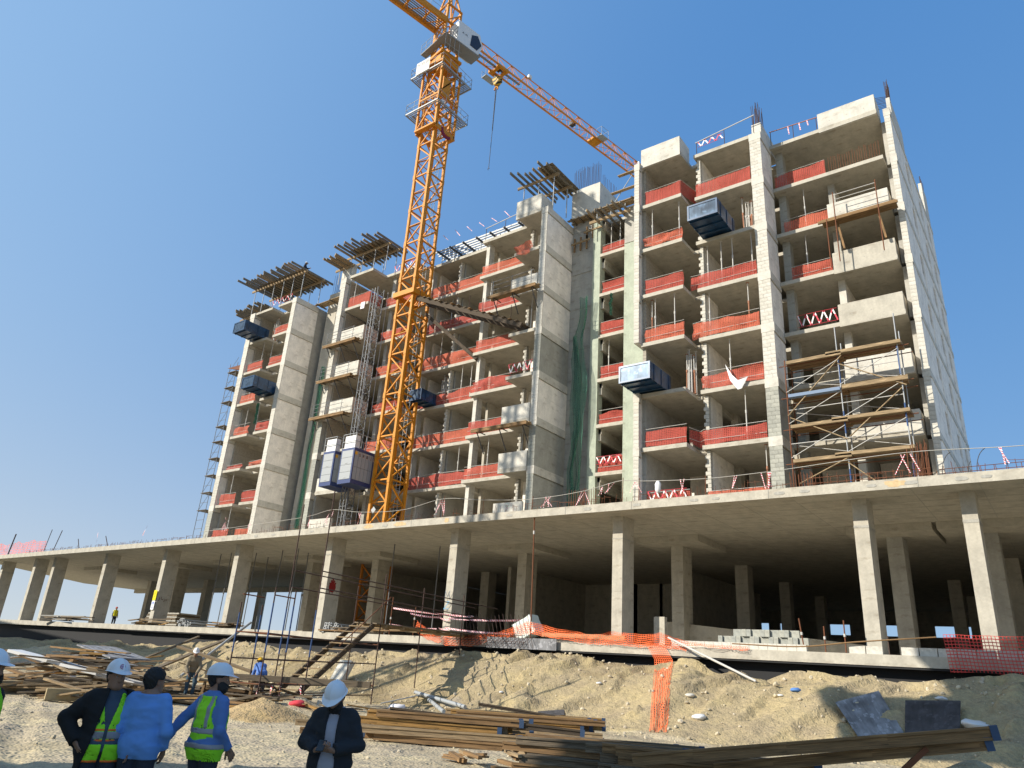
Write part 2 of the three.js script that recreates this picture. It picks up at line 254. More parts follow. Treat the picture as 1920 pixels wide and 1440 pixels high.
  let xb = -53; for (const [a, b] of [...slots, [XR, XR]]) { part(p, 'back_pier', cb(xb, a, 7.5, 8.55, zb, zb - 0.3), mats.conc); xb = b; }
  part(p, 'blocking_wall', cb(-53.3, -53.0, 3.4, 9.928, -44.5, -85), mats.conc); part(p, 'blocking_wall', cb(15.7, 16, 3.4, 9.928, -36, -85), mats.conc);  // cross walls added to keep side light out of the podium
  for (const [x, z0, z1] of [[-38, -50, -62], [-24, -52, -70], [-30, -62, -62.3]]) part(p, 'core_wall', cb(x, x + 0.3, 3.4, 9.928, z0, z1), mats.conc);
  part(p, 'core_wall', cb(-38, -24, 3.4, 9.928, -62, -62.3), mats.conc);
  for (const x of [-47, -33, -19.4, -7.4, 4]) for (const z of [-62, -72]) part(p, 'column', cb(x, x + 0.8, 3.4, 9.928, z, z - 0.9), mats.conc);
  part(p, 'back_wall', cb(-74, -53.3, 3.4, 5.9, -61.2, -61.5), mats.conc); part(p, 'back_wall', cb(-74, -53.3, 6.5, 9.928, -61.2, -61.5), mats.conc); for (const x of [-71, -66.5, -62, -58]) part(p, 'back_pier', cb(x, x + 1.2, 5.9, 6.5, -61.2, -61.5), mats.conc);
  part(p, 'back_beam', cb(-120, -74.1, 9.35, 9.928, -60.4, -61.0), mats.conc);
  // ramp wall with a sloping top
  { const s = new THREE.Shape([[-21, 3.4], [-9.2, 3.4], [-9.2, 4.25], [-20, 5.2], [-21, 5.2]].map(([a, b]) => new THREE.Vector2(a, b))); const g = strip(new THREE.ExtrudeGeometry(s, { depth: 0.25, bevelEnabled: false })); g.translate(0, 0, -43); part(p, 'ramp_wall', uvBox(g, 3), mats.conc); }
  part(p, 'upstand', cb(-17.9, -17.3, 3.4, 4.95, -36.3, -36.6), mats.conc);
  // painted marks on the columns
  const mark = (w, h, draw) => { const t = canvasTex(128, Math.round(128 * h / w), draw); return t; };
  const decal = (x, y, z, w, h, tex, nm, lbl, side) => { const g = strip(new THREE.PlaneGeometry(w, h)); if (side) g.rotateY(Math.PI / 2); g.translate(x, y, z); return part(p, nm, g, new THREE.MeshStandardMaterial({ map: tex, transparent: true, roughness: 0.9, side: THREE.DoubleSide, alphaTest: 0.02 }), lbl); };
  decal(-30.7, 5.55, -34.46, 0.5, 1.25, canvasTex(128, 320, (g) => { g.strokeStyle = '#5a6672'; g.lineWidth = 7; g.beginPath(); g.moveTo(14, 150); g.lineTo(20, 20); g.lineTo(64, 105); g.lineTo(112, 16); g.lineTo(112, 150); g.stroke(); g.strokeStyle = '#6fa3c4'; g.lineWidth = 10; g.beginPath(); g.moveTo(14, 180); g.lineTo(112, 178); g.lineTo(16, 285); g.lineTo(116, 285); g.stroke(); }), 'chalk_mark', 'letter M and a blue Z chalked on the column');
  decal(-42.13, 6.6, -35.1, 0.85, 1.25, canvasTex(128, 190, (g) => { g.fillStyle = '#8d1f1c'; g.beginPath(); g.ellipse(62, 110, 46, 52, 0, 0, 7); g.fill(); for (const [x, y, r] of [[20, 70, 9], [38, 40, 9], [60, 26, 10], [84, 38, 9], [104, 62, 8]]) { g.beginPath(); g.moveTo(62, 110); g.lineWidth = r * 1.7; g.strokeStyle = '#8d1f1c'; g.lineTo(x, y); g.stroke(); } g.fillRect(30, 150, 8, 30); g.fillRect(70, 155, 6, 24); }), 'painted_mark', 'red paint splash on the column side', true);
  decal(-64.7, 5.95, -34.46, 0.5, 0.85, canvasTex(128, 218, (g) => { g.fillStyle = '#e8d81c'; g.fillRect(0, 0, 128, 218); g.fillStyle = '#3f3a12'; for (let i = 0; i < 5; i++) g.fillRect(20 + (i % 2) * 6, 40 + i * 30, 80 - i * 6, 8); }), 'safety_sign', 'yellow notice fixed to the column');
  decal(-64.7, 5.12, -34.46, 0.5, 0.75, canvasTex(128, 192, (g) => { g.fillStyle = '#e6e8ec'; g.fillRect(0, 0, 128, 192); g.fillStyle = '#4d66b4'; g.beginPath(); g.arc(64, 64, 42, 0, 7); g.fill(); g.fillStyle = '#dfe4f2'; g.beginPath(); g.arc(64, 60, 16, 0, 7); g.fill(); g.fillRect(42, 74, 44, 22); g.fillStyle = '#3c4a86'; g.fillRect(24, 130, 80, 12); g.fillRect(30, 152, 66, 12); }), 'safety_sign', 'white and blue helmet notice fixed to the column');
  decal(-64.38, 5.7, -35.1, 0.95, 0.6, canvasTex(192, 128, (g) => { g.strokeStyle = '#5a2a22'; g.lineWidth = 6; g.beginPath(); g.moveTo(20, 40); g.lineTo(34, 70); g.lineTo(10, 110); g.moveTo(60, 30); g.quadraticCurveTo(50, 80, 100, 78); g.moveTo(130, 60); g.quadraticCurveTo(150, 90, 110, 110); g.moveTo(165, 62); g.lineTo(160, 90); g.stroke(); }), 'painted_mark', 'dark red scribbled letters on the column side', true);
}
// ---------- the unfinished block above the podium ----------
const tower = thing('unfinished_apartment_block', 'seven-storey raw concrete and block apartment building shell under construction', 'building', [-31, 10.35, -44]);
const SL = 0.22; 
{
  const T = tower;
  // slab outline pieces: x0, x1, front z
  const pieces = [[-58.6, -56.0, -34.7], [-55.1, -52.75, -34.7], [-44.95, -42.15, -34.45], [-42.15, -38.2, -35.95], [-38.2, -31.75, -36.85], [-31.75, -27.6, -36.0], [-27.6, -25.5, -34.7], [-22.5, -20.6, -37.75], [-17.55, -14.95, -34.25], [-14.45, -11.0, -35.1], [-10.3, -4.45, -36.7]];
  const wins = [-58.6, -4.45];
  for (let k = 1; k <= 7; k++) {
    const y1 = L(k), y0 = y1 - SL, gs = [];
    pieces.forEach(([a, b, z], i) => { if (k === 7 && i === 7) return; gs.push(cb(a, b, y0, y1, z + rr(-0.03, 0.03), -38.6)); });
    gs.push(cb(-58.9, -4.2, y0 + 0.002, y1 - 0.002, -38.6, -51));
    gs.push(cb(-56.0, -55.1, y0 + 0.001, y1 - 0.001, -35.95, -38.6), cb(-14.95, -14.45, y0 + 0.001, y1 - 0.001, -35.95, -38.6), cb(-50, -45.9, y0 + 0.001, y1 - 0.001, -37.9, -38.6));
    const s = part(T, 'floor_slab', gs, mats.conc);
    pieces.forEach(([a, b, z], i) => { if (k === 7 && i === 7) return; part(s, 'slab_edge', cb(a - 0.004, b + 0.004, y0 - 0.004, y1 + 0.004, z + 0.035, z - 0.06), mats.conc); });
    // downstand beams under the slab on the partition lines
    for (const x of [-17.6, -14.4, -22.5, -27.6, -31.8, -44.95, -58.6]) { if (x === -17.6 || x === -44.95) continue; part(s, 'downstand_beam', cb(x + 0.02, x + 0.24, y0 - 0.32, y0 - 0.001, -36.6 - (x === -22.5 ? 1.4 : x < -27 && x > -33 ? 0.7 : 0), -41.5), mats.conc); }
  }
  // piers whose block faces show: x0,x1,zfront,zback
  const blockMats = [mats.blockA, mats.blockB, mats.blockC], greyMats = [mats.blockG, mats.blockH];
  const geoCache = {};
  function blocks(parent, x0, x1, y0, y1, zf, ms, asParts, nPer = 1, ch = 0.212) {
    const n = Math.max(1, Math.round((y1 - y0) / ch)), h = (y1 - y0) / n, all = [];
    for (let i = 0; i < n; i++) {
      const yb = y0 + i * h; let cuts = [x0, x1]; if (nPer === 2) cuts = [x0, x0 + (x1 - x0) * (i % 2 ? 0.36 : 0.64), x1];
      for (let j = 0; j < cuts.length - 1; j++) {
        const w = cuts[j + 1] - cuts[j] - 0.008, hh = h - 0.008, d = 0.06, key = `${w.toFixed(2)}_${hh.toFixed(3)}`;
        const px = (cuts[j] + cuts[j + 1]) / 2, py = yb + h / 2, pz = zf - 0.03 + rr(-0.004, 0.009);
        if (asParts) { const g = geoCache[key] ??= uvBox(box(-w / 2, w / 2, -hh / 2, hh / 2, -d / 2, d / 2), 0.8); const o = new THREE.Mesh(g, ms[Math.floor(rnd() * ms.length)]); const off = rootOff(parent); o.position.set(px - off.x, py - off.y, pz - off.z); o.rotation.z = rr(-0.004, 0.004); o.name = 'block'; o.castShadow = o.receiveShadow = true; parent.add(o); }
        else { const g = box(-w / 2, w / 2, -hh / 2, hh / 2, -d / 2, d / 2); g.translate(px, py, pz); all.push(uvBox(g, 0.8)); }
      }
    }
    return all;
  }
  const pier = (x0, x1, zf, zb, o) => {
    for (let k = o.from ?? 0; k < 7; k++) {
      if (o.skip?.includes(k)) continue;
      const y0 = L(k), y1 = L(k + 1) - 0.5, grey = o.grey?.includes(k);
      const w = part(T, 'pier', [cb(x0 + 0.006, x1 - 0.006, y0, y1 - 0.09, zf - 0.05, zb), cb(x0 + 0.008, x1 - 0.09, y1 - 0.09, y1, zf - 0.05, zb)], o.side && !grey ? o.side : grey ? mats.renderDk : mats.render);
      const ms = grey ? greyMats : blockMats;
      if (o.plain?.includes(k)) part(w, 'pier_face', cb(x0, x1, y0, y1, zf, zf - 0.05), mats.concPale);
      else if (o.parts) blocks(w, x0, x1, y0, y1, zf, ms, true, o.n ?? 1);
      else part(w, 'block_courses', blocks(w, x0, x1, y0, y1, zf, ms, false, o.n ?? 1), ms[k % ms.length], undefined, 'stuff');
      part(T, 'pier_beam', cb(x0 - 0.015, x1 + 0.03, y1, L(k + 1), zf + 0.015, zb), mats.concPale);
    }
  };
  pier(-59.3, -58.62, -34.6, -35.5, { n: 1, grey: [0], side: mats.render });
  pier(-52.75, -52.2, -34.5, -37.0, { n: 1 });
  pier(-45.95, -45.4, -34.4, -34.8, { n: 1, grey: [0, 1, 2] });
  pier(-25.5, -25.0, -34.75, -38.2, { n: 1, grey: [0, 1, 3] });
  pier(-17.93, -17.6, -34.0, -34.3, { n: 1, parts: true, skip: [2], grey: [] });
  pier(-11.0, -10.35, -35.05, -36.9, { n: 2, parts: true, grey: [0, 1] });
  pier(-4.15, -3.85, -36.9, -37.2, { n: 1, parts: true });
  // wall of the left wing beside its pier: recessed face further back, dark slit beyond
  part(T, 'wing_side_wall', cb(-52.6, -52.25, L(0), L(7), -37.0, -38.5), mats.concGrey);
  part(T, 'wing_side_wall', cb(-52.2, -51.6, L(0), L(7), -38.3, -38.6), mats.concGrey);
  // M pier side: bands of grey stains come from the render; column strips at its back edge
  part(T, 'shaft_wall', cb(-25.0, -23.1, L(0), L(7) + 3.0, -38.05, -38.5), mats.concGrey);
  part(T, 'shaft_pier', cb(-23.1, -22.5, L(0), L(7) - 0.25, -37.75, -38.4), mats.greenPaint);
  part(T, 'shaft_pier', cb(-20.6, -18.8, L(0), L(6) + 0.3, -37.7, -38.4), mats.greenPaint);
  part(T, 'shaft_pier', cb(-20.6, -18.8, L(6) + 0.3, L(7), -37.7, -38.4), mats.concGrey);
  part(T, 'shaft_wall', cb(-23.1, -22.65, L(7) - 0.25, L(7) + 3.0, -37.75, -40.4), mats.concPale);
  part(T, 'shaft_wall', cb(-25.0, -23.1, L(7) + 0.3, L(7) + 3.01, -37.75, -38.05), mats.concPale);
  for (let k = 0; k < 7; k++) part(T, 'shaft_joint', cb(-24.98, -23.12, L(k + 1) - 0.55, L(k + 1) - 0.51, -38.02, -38.05), mats.concGrey);
  part(T, 'shaft_stain', cb(-24.9, -23.15, L(6) - 0.9, L(6) - 0.05, -38.0, -38.05), mats.concGrey); part(T, 'shaft_stain', cb(-20.55, -19.0, L(6) + 0.2, L(6) + 1.3, -37.66, -37.7), mats.concGrey);
  // N side core strip
  part(T, 'shaft_wall', cb(-51.5, -50.2, L(0), L(7) + 1.4, -37.5, -38.2), mats.conc);
  part(T, 'shaft_wall', cb(-50.1, -45.9, L(0), L(7), -38.0, -38.4), mats.concGrey);
  part(T, 'shaft_wall', cb(-46.9, -45.5, L(7) - 0.5, L(7) + 1.7, -35.0, -35.4), mats.concPale);
  // infill between S pier and shaft, stub columns
  for (let k = 0; k < 7; k++) {
    const y0 = L(k), y1 = L(k + 1) - SL;
    // partitions seen from the right: block walls running back (brickwork that can be told apart)
    const bw = (x, z0, z1, m, m2) => { const gs = [], n = Math.round((y1 - y0) / 0.212), h = (y1 - y0) / n; for (let i = 0; i < n; i++) { let z = z0 - (i % 2) * 0.2; const cuts = [z0]; while (z - 0.4 > z1) { z -= 0.4; cuts.push(z); } cuts.push(z1); for (let j = 0; j < cuts.length - 1; j++) { const d = cuts[j] - cuts[j + 1] - 0.014; if (d > 0.02) { const q = rr(-0.004, 0.008); gs.push(uvBox(box(x - 0.1, x + 0.1 + q, y0 + i * h + 0.007, y0 + (i + 1) * h - 0.007, cuts[j] - 0.007, cuts[j + 1] + 0.007), 0.8)); } } } const w = part(T, 'partition', cb(x - 0.11, x + 0.085, y0, y1, z0 - 0.02, z1), mats.mortar); part(w, 'block_courses', gs, m, undefined, 'stuff'); };
    if (k >= 2) bw(-17.5, -34.5, -39.2, mats.blockT); else part(T, 'partition', cb(-17.62, -17.4, y0, y1, -34.5, -39.2), mats.concGrey);
    if ([1, 2, 4, 5, 6].includes(k)) bw(-58.5, -35.3, -38.6, mats.blockT); else part(T, 'partition', cb(-58.62, -58.4, y0, y1, -35.3, -39.2), mats.concGrey);
    if (k >= 2) bw(-45.3, -34.8, -38.5, mats.blockT); else part(T, 'partition', cb(-45.4, -45.2, y0, y1, -34.8, -39), mats.concGrey);
    // toothed block stubs
    const stub = (x, z, w, m) => { const gs = []; for (let i = 0; i < 13; i++) { const o = i % 2 ? 0.1 : 0; gs.push(uvBox(box(x - 0.09 - o, x + 0.09, y0 + 0.02 + i * 0.218, y0 + 0.22 + i * 0.218, z, z - w), 0.8)); } part(T, 'block_stub', gs, m, undefined, 'stuff'); };
    stub(-14.22, -35.3, 0.3, k < 2 ? mats.blockB : mats.blockA);
    part(T, 'partition', cb(-14.35, -14.12, y0, y1, -35.6, k % 2 ? -37.2 : -38.6), mats.render);
    part(T, 'column', cb(-14.3, -13.9, y0, y1, -39, -39.6), mats.conc);
    if (k !== 6) { part(T, 'column', cb(-7.55, -7.2, y0, y1, -37.6, -37.9), k > 3 ? mats.concGrey : mats.concPale); part(T, 'partition', cb(-7.5, -7.25, y0, y1, -38.2, -42), k % 2 ? mats.render : mats.concGrey); }
    part(T, 'column', cb(-10.2, -9.8, y0, y1, -37.3, -37.9), mats.renderDk);
    stub(-27.4, -36.4, 0.3, mats.blockA); stub(-34.9, -37.2, 0.3, k < 4 ? mats.blockA : mats.blockB);
    part(T, 'column', cb(-31.6, -31.3, y0, y1, -36.3, -36.9), mats.concPale); part(T, 'column', cb(-38.05, -37.75, y0, y1, -37.1, -37.6), mats.concPale); part(T, 'column', cb(-41.6, -41.25, y0, y1, -36.3, -36.7), mats.concGrey);
    part(T, 'partition', cb(-31.5, -31.3, y0, y1, -37.6, -41), mats.conc); part(T, 'partition', cb(-34.9, -34.7, y0, y1, -37.6, -41.5), mats.concGrey); part(T, 'partition', cb(-27.5, -27.3, y0, y1, -37.2, -41), mats.render); part(T, 'partition', cb(-37.9, -37.7, y0, y1, -38, -41), mats.render);
    part(T, 'column', cb(-55.0, -54.7, y0, y1, -36.4, -36.9), mats.conc);
    // back walls with openings
    for (const [a, b, z] of [[-58.5, -56.6, -39.2], [-55.3, -53.2, -39.2], [-44.8, -42.6, -40.2], [-41.4, -39.4, -41], [-37.6, -36.2, -41.2], [-34.6, -32.4, -41.8], [-31.2, -29.4, -40.8], [-27.2, -25.7, -41], [-17.3, -15.8, -40], [-14.0, -12.4, -40.6], [-10.2, -8.6, -41.5], [-7.2, -5.3, -41.2]]) part(T, 'back_wall', cb(a, b, y0, y1, z, z - 0.2), k % 2 ? mats.concGrey : mats.render);
    part(T, 'spine_wall', cb(-58.6, -4.3, y0, y1, -44.6, -44.8), mats.concGrey);
    part(T, 'balcony_cheek', cb(-4.43, -4.2, y0, y1, -37.7, -41), mats.concGrey);
    // shaft slit wall
    part(T, 'partition', cb(-22.5, -22.3, L(k) + 2.1, y1, -38.0, -41), mats.conc); part(T, 'back_wall', cb(-22.4, -20.6, y0, y1, -42, -42.2), mats.concGrey); part(T, 'partition', cb(-18.9, -18.7, y0, y1, -38.4, -44), mats.concGrey);
    part(T, 'core_fill', cb(-52.2, -51.55, y0 + (k % 2) * 0.8, y1, -39.3, -39.6), mats.concGrey);
  }
  // pale walls added along the recess sides to bounce sunlight onto the facing piers
  part(T, 'bounce_wall', cb(-17.92, -17.64, L(3), L(7), -34.3, -37.7), mats.render); part(T, 'bounce_wall', cb(-17.92, -17.64, L(0), L(2), -34.3, -37.7), mats.render); part(T, 'bounce_wall', cb(-45.94, -45.45, L(0), L(7), -34.8, -38), mats.render);
  // gable wall at the right end: panels, floor bands, window slots
  for (let k = 0; k < 7; k++) {
    const y0 = L(k), y1 = L(k + 1) - 0.34; const slots = [-41.3, -45.6, -48.6]; let z = -37.15;
    const w = [];
    for (const s of slots) { w.push(cb(-4.15, -3.87, y0, y1, z, s + 0.35)); w.push(cb(-4.15, -3.872, y0, y0 + 0.9, s + 0.35, s - 0.35), cb(-4.15, -3.872, y0 + 2.2, y1, s + 0.35, s - 0.35)); z = s - 0.35; }
    w.push(cb(-4.15, -3.87, y0, y1, z, -51));
    part(T, 'gable_panel', w, mats.render); part(T, 'gable_band', cb(-4.18, -3.84, y1, L(k + 1), -37.2, -51.02), mats.concPale);
    for (const s of slots) part(T, 'gable_pilaster', cb(-3.868, -3.84, y0, y1, s - 0.5, s - 0.66), mats.render);
  }
  part(T, 'roof_upstand', cb(-4.05, -3.85, L(7), L(7) + 1.5, -37.9, -41.5), mats.concPale); part(T, 'roof_upstand', cb(-4.05, -3.85, L(7), L(7) + 2.4, -48.5, -50.5), mats.concPale);
  part(T, 'roof_upstand', cb(-10.95, -10.4, L(7), L(7) + 1.0, -35.5, -38.5), mats.concPale);
  // balcony parapets
  const para = (x0, x1, zf, k, m, h = 1.0) => { const p = part(T, 'balcony_parapet', [cb(x0, x1, L(k) - SL - 0.05, L(k) + h, zf + 0.03, zf - 0.13), cb(x1 - 0.12, x1, L(k), L(k) + h - 0.002, zf - 0.13, zf - 1.4)], m); for (let i = 0; i < 3; i++) part(p, 'tie_hole', box(x0 + (x1 - x0) * (0.2 + 0.3 * i), x0 + (x1 - x0) * (0.2 + 0.3 * i) + 0.05, L(k) + 0.32, L(k) + 0.37, zf + 0.028, zf + 0.034), mats.concGrey); return p; };
  for (const k of [1, 2, 3, 4, 5, 7]) para(-7.5, -4.47, -36.7, k, k === 3 || k === 4 ? mats.concGrey2 ?? mats.conc : mats.concPale, k === 7 ? 1.05 : 1.0);
  for (const k of [1, 2, 5, 7]) para(-27.7, -25.52, -34.7, k, mats.concPale, k === 7 ? 1.2 : 1.0);
  for (const k of [1, 3, 4, 5]) para(-44.9, -42.2, -34.45, k, mats.concPale);
  para(-17.56, -14.95, -34.22, 7, mats.concPale, 1.1);
  part(T, 'balcony_parapet', cb(-27.7, -25.52, L(0), L(0) + 0.9, -34.5, -34.65), mats.concPale); part(T, 'balcony_parapet', cb(-44.9, -42.4, L(0), L(0) + 0.95, -34.3, -34.45), mats.concPale);
}
// ---------- tower crane ----------
function mastSection(x0, x1, z0, z1, y, h, leg) { // one lattice section, z0 is the near face
  const gs = []; const c = [[x0, z0], [x1, z0], [x1, z1], [x0, z1]];
  for (const [x, z] of c) gs.push(box(x - leg / 2, x + leg / 2, y, y + h, z - leg / 2, z + leg / 2));
  for (let i = 0; i < 4; i++) {
    const [ax, az] = c[i], [bx, bz] = c[(i + 1) % 4], d = 0.105;
    gs.push(bar([ax, y + 0.06, az], [bx, y + 0.06, bz], d), bar([ax, y + h * 0.97, az], [bx, y + h * 0.5, bz], d), bar([bx, y + h * 0.5, bz], [ax, y + 0.08, az], d * 0.85), bar([ax, y + h * 0.53, az], [bx, y + h * 0.53, bz], 0.055));
  }
  return gs;
}
mats.yellowJ = M(0.66, 0.235, 0.012, { roughness: 0.5 });
{
  const x0 = -38.35, x1 = -36.78, z0 = -34.2, z1 = -35.85, H = 3.3;
  const c = thing('tower_crane', 'yellow lattice tower crane standing on the podium deck beside the passenger hoist', 'crane', [-37.56, 10.35, -35.02]);
  for (let i = 0; i < 13; i++) { const y = 10.35 + i * 3.215, H = 3.215, s = part(c, 'mast_section', mastSection(x0, x1, z0, z1, y, H, 0.2).map(g => uvBox(g, 2)), mats.yellow); const xs = [x1 - 0.45, x1 - 0.1], lad = [tube([xs[0], y, z1 + 0.5], [xs[0], y + H, z1 + 0.5], 0.022, 5), tube([xs[1], y, z1 + 0.5], [xs[1], y + H, z1 + 0.5], 0.022, 5)]; for (let r = 0; r < 11; r++) lad.push(tube([xs[0], y + 0.15 + r * 0.3, z1 + 0.5], [xs[1], y + 0.15 + r * 0.3, z1 + 0.5], 0.014, 4)); part(s, 'ladder', lad, mats.galv); for (const [x, z] of [[x0, z0], [x1, z0], [x1, z1]]) part(s, 'joint_plate', box(x - 0.12, x + 0.12, y - 0.22, y + 0.22, z - 0.12, z + 0.12), mats.yellow); }
  part(c, 'warning_plate', (() => { const g = box(-0.17, 0.17, -0.17, 0.17, -0.01, 0.01); g.rotateZ(0.785); g.translate(-37.85, 11.5, -34.08); return g; })(), mats.galv);
  part(c, 'anchor_collar', [[x0 - 0.35, x1 + 0.3, z0 + 0.3, z0 + 0.12], [x0 - 0.35, x1 + 0.3, z1 - 0.12, z1 - 0.3], [x0 - 0.35, x0 - 0.15, z0 + 0.118, z1 - 0.118], [x1 + 0.1, x1 + 0.3, z0 + 0.118, z1 - 0.118]].map(([a, b, p, q]) => box(a, b, 28.05, 28.45, p, q)), mats.yellow);
  // climbing cage
  const k0 = -38.62, k1 = -36.4, f0 = -33.85, f1 = -36.15; const cage = [];
  for (const [x, z] of [[k0, f0], [k1, f0], [k1, f1], [k0, f1]]) cage.push(box(x - 0.08, x + 0.08, 43.8, 51.2, z - 0.08, z + 0.08));
  for (const y of [43.85, 47.2, 50.9]) for (const [a, b] of [[[k0, f0], [k1, f0]], [[k1, f0], [k1, f1]], [[k1, f1], [k0, f1]], [[k0, f1], [k0, f0]]]) cage.push(bar([a[0], y, a[1]], [b[0], y, b[1]], 0.16, y < 44 ? 0.42 : 0.14));
  for (const [y, e] of [[44.1, 47.1], [47.4, 50.7]]) for (const [a, b] of [[[k0, f0], [k1, f0]], [[k1, f0], [k1, f1]], [[k1, f1], [k0, f1]], [[k0, f1], [k0, f0]]]) cage.push(bar([a[0], y, a[1]], [b[0], e, b[1]], 0.1), bar([b[0], y, b[1]], [(a[0] + b[0]) / 2, (y + e) / 2, (a[1] + b[1]) / 2], 0.08));
  part(c, 'climbing_cage', cage.map(g => uvBox(g, 2)), mats.yellow);
  part(c, 'side_plate', box(k1 - 0.05, k1 + 0.05, 47.3, 49.2, f0 - 0.3, f0 - 1.2), mats.yellow);
  const plat = (y, o) => {
    const X0 = -39.75, X1 = -35.95, Z0 = -33.4, Z1 = -37.2, d = [], r = [];
    for (const [a, b, p, q] of [[X0, X1, Z0, f0 + 0.12], [X0, X1, f1 - 0.12, Z1], [X0, k0 - 0.1, f0 + 0.12, f1 - 0.12], [k1 + 0.1, X1, f0 + 0.12, f1 - 0.12]]) { const along = (b - a) > (p - q), n = Math.round((along ? p - q : b - a) / 0.16); for (let i = 0; i < n; i++) d.push(along ? box(a, b, y, y + 0.04, p - i * (p - q) / n, p - i * (p - q) / n - 0.085) : box(a + i * (b - a) / n, a + i * (b - a) / n + 0.085, y, y + 0.04, p, q)); }
    for (const q of [[X0, Z0, X1, Z0], [X1, Z0, X1, Z1], [X1, Z1, X0, Z1], [X0, Z1, X0, Z0]]) { const A = V(q[0], y, q[1]), B = V(q[2], y, q[3]); r.push(box(Math.min(q[0], q[2]) - 0.03, Math.max(q[0], q[2]) + 0.03, y - 0.02, y + 0.1, Math.max(q[1], q[3]) + 0.03, Math.min(q[1], q[3]) - 0.03)); for (const h of [0.55, 1.1]) r.push(tube([q[0], y + h, q[1]], [q[2], y + h, q[3]], 0.022, 5)); for (let i = 0; i < 5; i++) { const P = A.clone().lerp(B, i / 4); r.push(tube([P.x, y, P.z], [P.x, y + 1.1, P.z], 0.022, 5)); } }
    const p = part(c, 'work_platform', d, mats.grate); part(p, 'guard_rail', r, mats.galv); return p;
  };
  plat(45.9); plat(49.9);
  part(c, 'hose_reel', (() => { const g = new THREE.TorusGeometry(0.55, 0.13, 6, 14, 2.6); g.rotateY(Math.PI / 2); g.rotateX(3.0); g.translate(-36.35, 43.9, -35.2); return g; })(), M(0.20, 0.02, 0.06));
  // sign board on the upper platform
  const sg = strip(new THREE.PlaneGeometry(1.6, 1.35)); sg.translate(-38.3, 50.6, -33.32);
  part(c, 'name_board', sg, new THREE.MeshStandardMaterial({ side: THREE.DoubleSide, roughness: 0.6, map: canvasTex(512, 512, (g) => { g.fillStyle = '#c4c1b9'; g.fillRect(0, 0, 512, 512); g.fillStyle = '#3a3840'; g.font = 'bold 150px sans-serif'; g.fillText('TC15 03', 20, 180, 472); g.fillStyle = '#b3aca0'; g.font = 'bold 100px sans-serif'; g.fillText('NCE', 120, 470, 300); g.fillStyle = '#d3d0c8'; g.fillRect(0, 326, 512, 10); }) }), 'white board lettered TC15 03');
  // slewing part: everything along the jib direction
  const ax = -37.6, az = -35.05, dx = 0.185, dz = -0.983; const J = (s, l, y) => V(ax + dx * s - dz * l, y, az + dz * s + dx * l); // l > 0 is the right of the jib
  const quad = (s0, s1, l0, l1, y0, y1) => { const g = new THREE.BoxGeometry(l1 - l0, y1 - y0, s1 - s0); g.rotateY(Math.atan2(-dx, -dz)); const m = J((s0 + s1) / 2, (l0 + l1) / 2, (y0 + y1) / 2); g.translate(m.x, m.y, m.z); return uvBox(strip(g), 2); };
  part(c, 'slewing_seat', [quad(-1.0, 1.0, -1.0, 1.0, 51.2, 51.9), quad(-1.15, 1.15, -1.15, 1.15, 51.9, 52.15)], mats.yellow);
  part(c, 'slewing_ring', (() => { const g = new THREE.CylinderGeometry(0.95, 0.95, 0.3, 20); g.translate(ax, 52.3, az); return g; })(), mats.dkSteel);
  const tt = []; for (const [s, l] of [[-0.8, -0.8], [0.8, -0.8], [0.8, 0.8], [-0.8, 0.8]]) { const p = J(s, l, 52.4), q = J(s * 0.9, l * 0.9, 58.1); tt.push(bar(p, q, 0.2)); }
  for (const y of [52.5, 54.4, 56, 58]) { const f = [[-0.8, -0.8], [0.8, -0.8], [0.8, 0.8], [-0.8, 0.8]].map(([s, l]) => J(s, l, y)); for (let i = 0; i < 4; i++) tt.push(bar(f[i], f[(i + 1) % 4], 0.16)); if (y < 58) { const n = y + 1.7; tt.push(bar(f[0], J(0.8, -0.8, n), 0.1), bar(f[3], J(0.8, 0.8, n), 0.1), bar(f[0], J(-0.8, 0.8, n), 0.1)); } }
  part(c, 'turret', tt.map(g => uvBox(g, 2)), mats.yellow);
  const ap = []; for (const [s, l] of [[-0.7, -0.7], [0.7, -0.7], [0.7, 0.7], [-0.7, 0.7]]) ap.push(bar(J(s, l, 58), J(-0.15 + s * 0.12, l * 0.2, 61.3), 0.14)); ap.push(quad(-0.4, 0.2, -0.3, 0.3, 61.1, 61.4)); ap.push(bar(J(0.7, -0.7, 58), J(0.1, 0.7, 59.6), 0.08), bar(J(-0.7, 0.7, 58), J(0.1, 0.4, 60), 0.08));
  part(c, 'cat_head', ap, mats.yellow);
  part(c, 'tie_bar', [tube(J(-0.2, 0.3, 61.2), J(-11, 0.6, 56.9), 0.04), tube(J(-0.2, -0.3, 61.2), J(-11, -0.6, 56.9), 0.04)], mats.yellow);
  // service platform under the turret and cab
  part(c, 'service_platform', [quad(-1.5, 2.4, 0.85, 2.1, 53.0, 53.1), quad(-1.5, -0.9, -1.6, 0.84, 53.0, 53.1)], mats.grate);
  { const r = []; const ring = [J(-1.5, -1.6, 53.05), J(-1.5, 2.1, 53.05)]; for (const h of [0.5, 1.05]) r.push(tube(ring[0].clone().add(V(0, h, 0)), ring[1].clone().add(V(0, h, 0)), 0.02, 5)); for (let i = 0; i < 6; i++) { const p = ring[0].clone().lerp(ring[1], i / 5); r.push(tube(p, p.clone().add(V(0, 1.05, 0)), 0.02, 5)); } for (let i = 0; i < 4; i++) { const p = J(-1.4 + i * 0.5, 2.05, 51.5); r.push(tube(p, p.clone().add(V(0, 1.6, 0)), 0.018, 5)); } r.push(tube(J(-1.4, 2.05, 52.0), J(0.4, 2.05, 52.0), 0.018, 5)); part(c, 'guard_rail', r, mats.galv); }
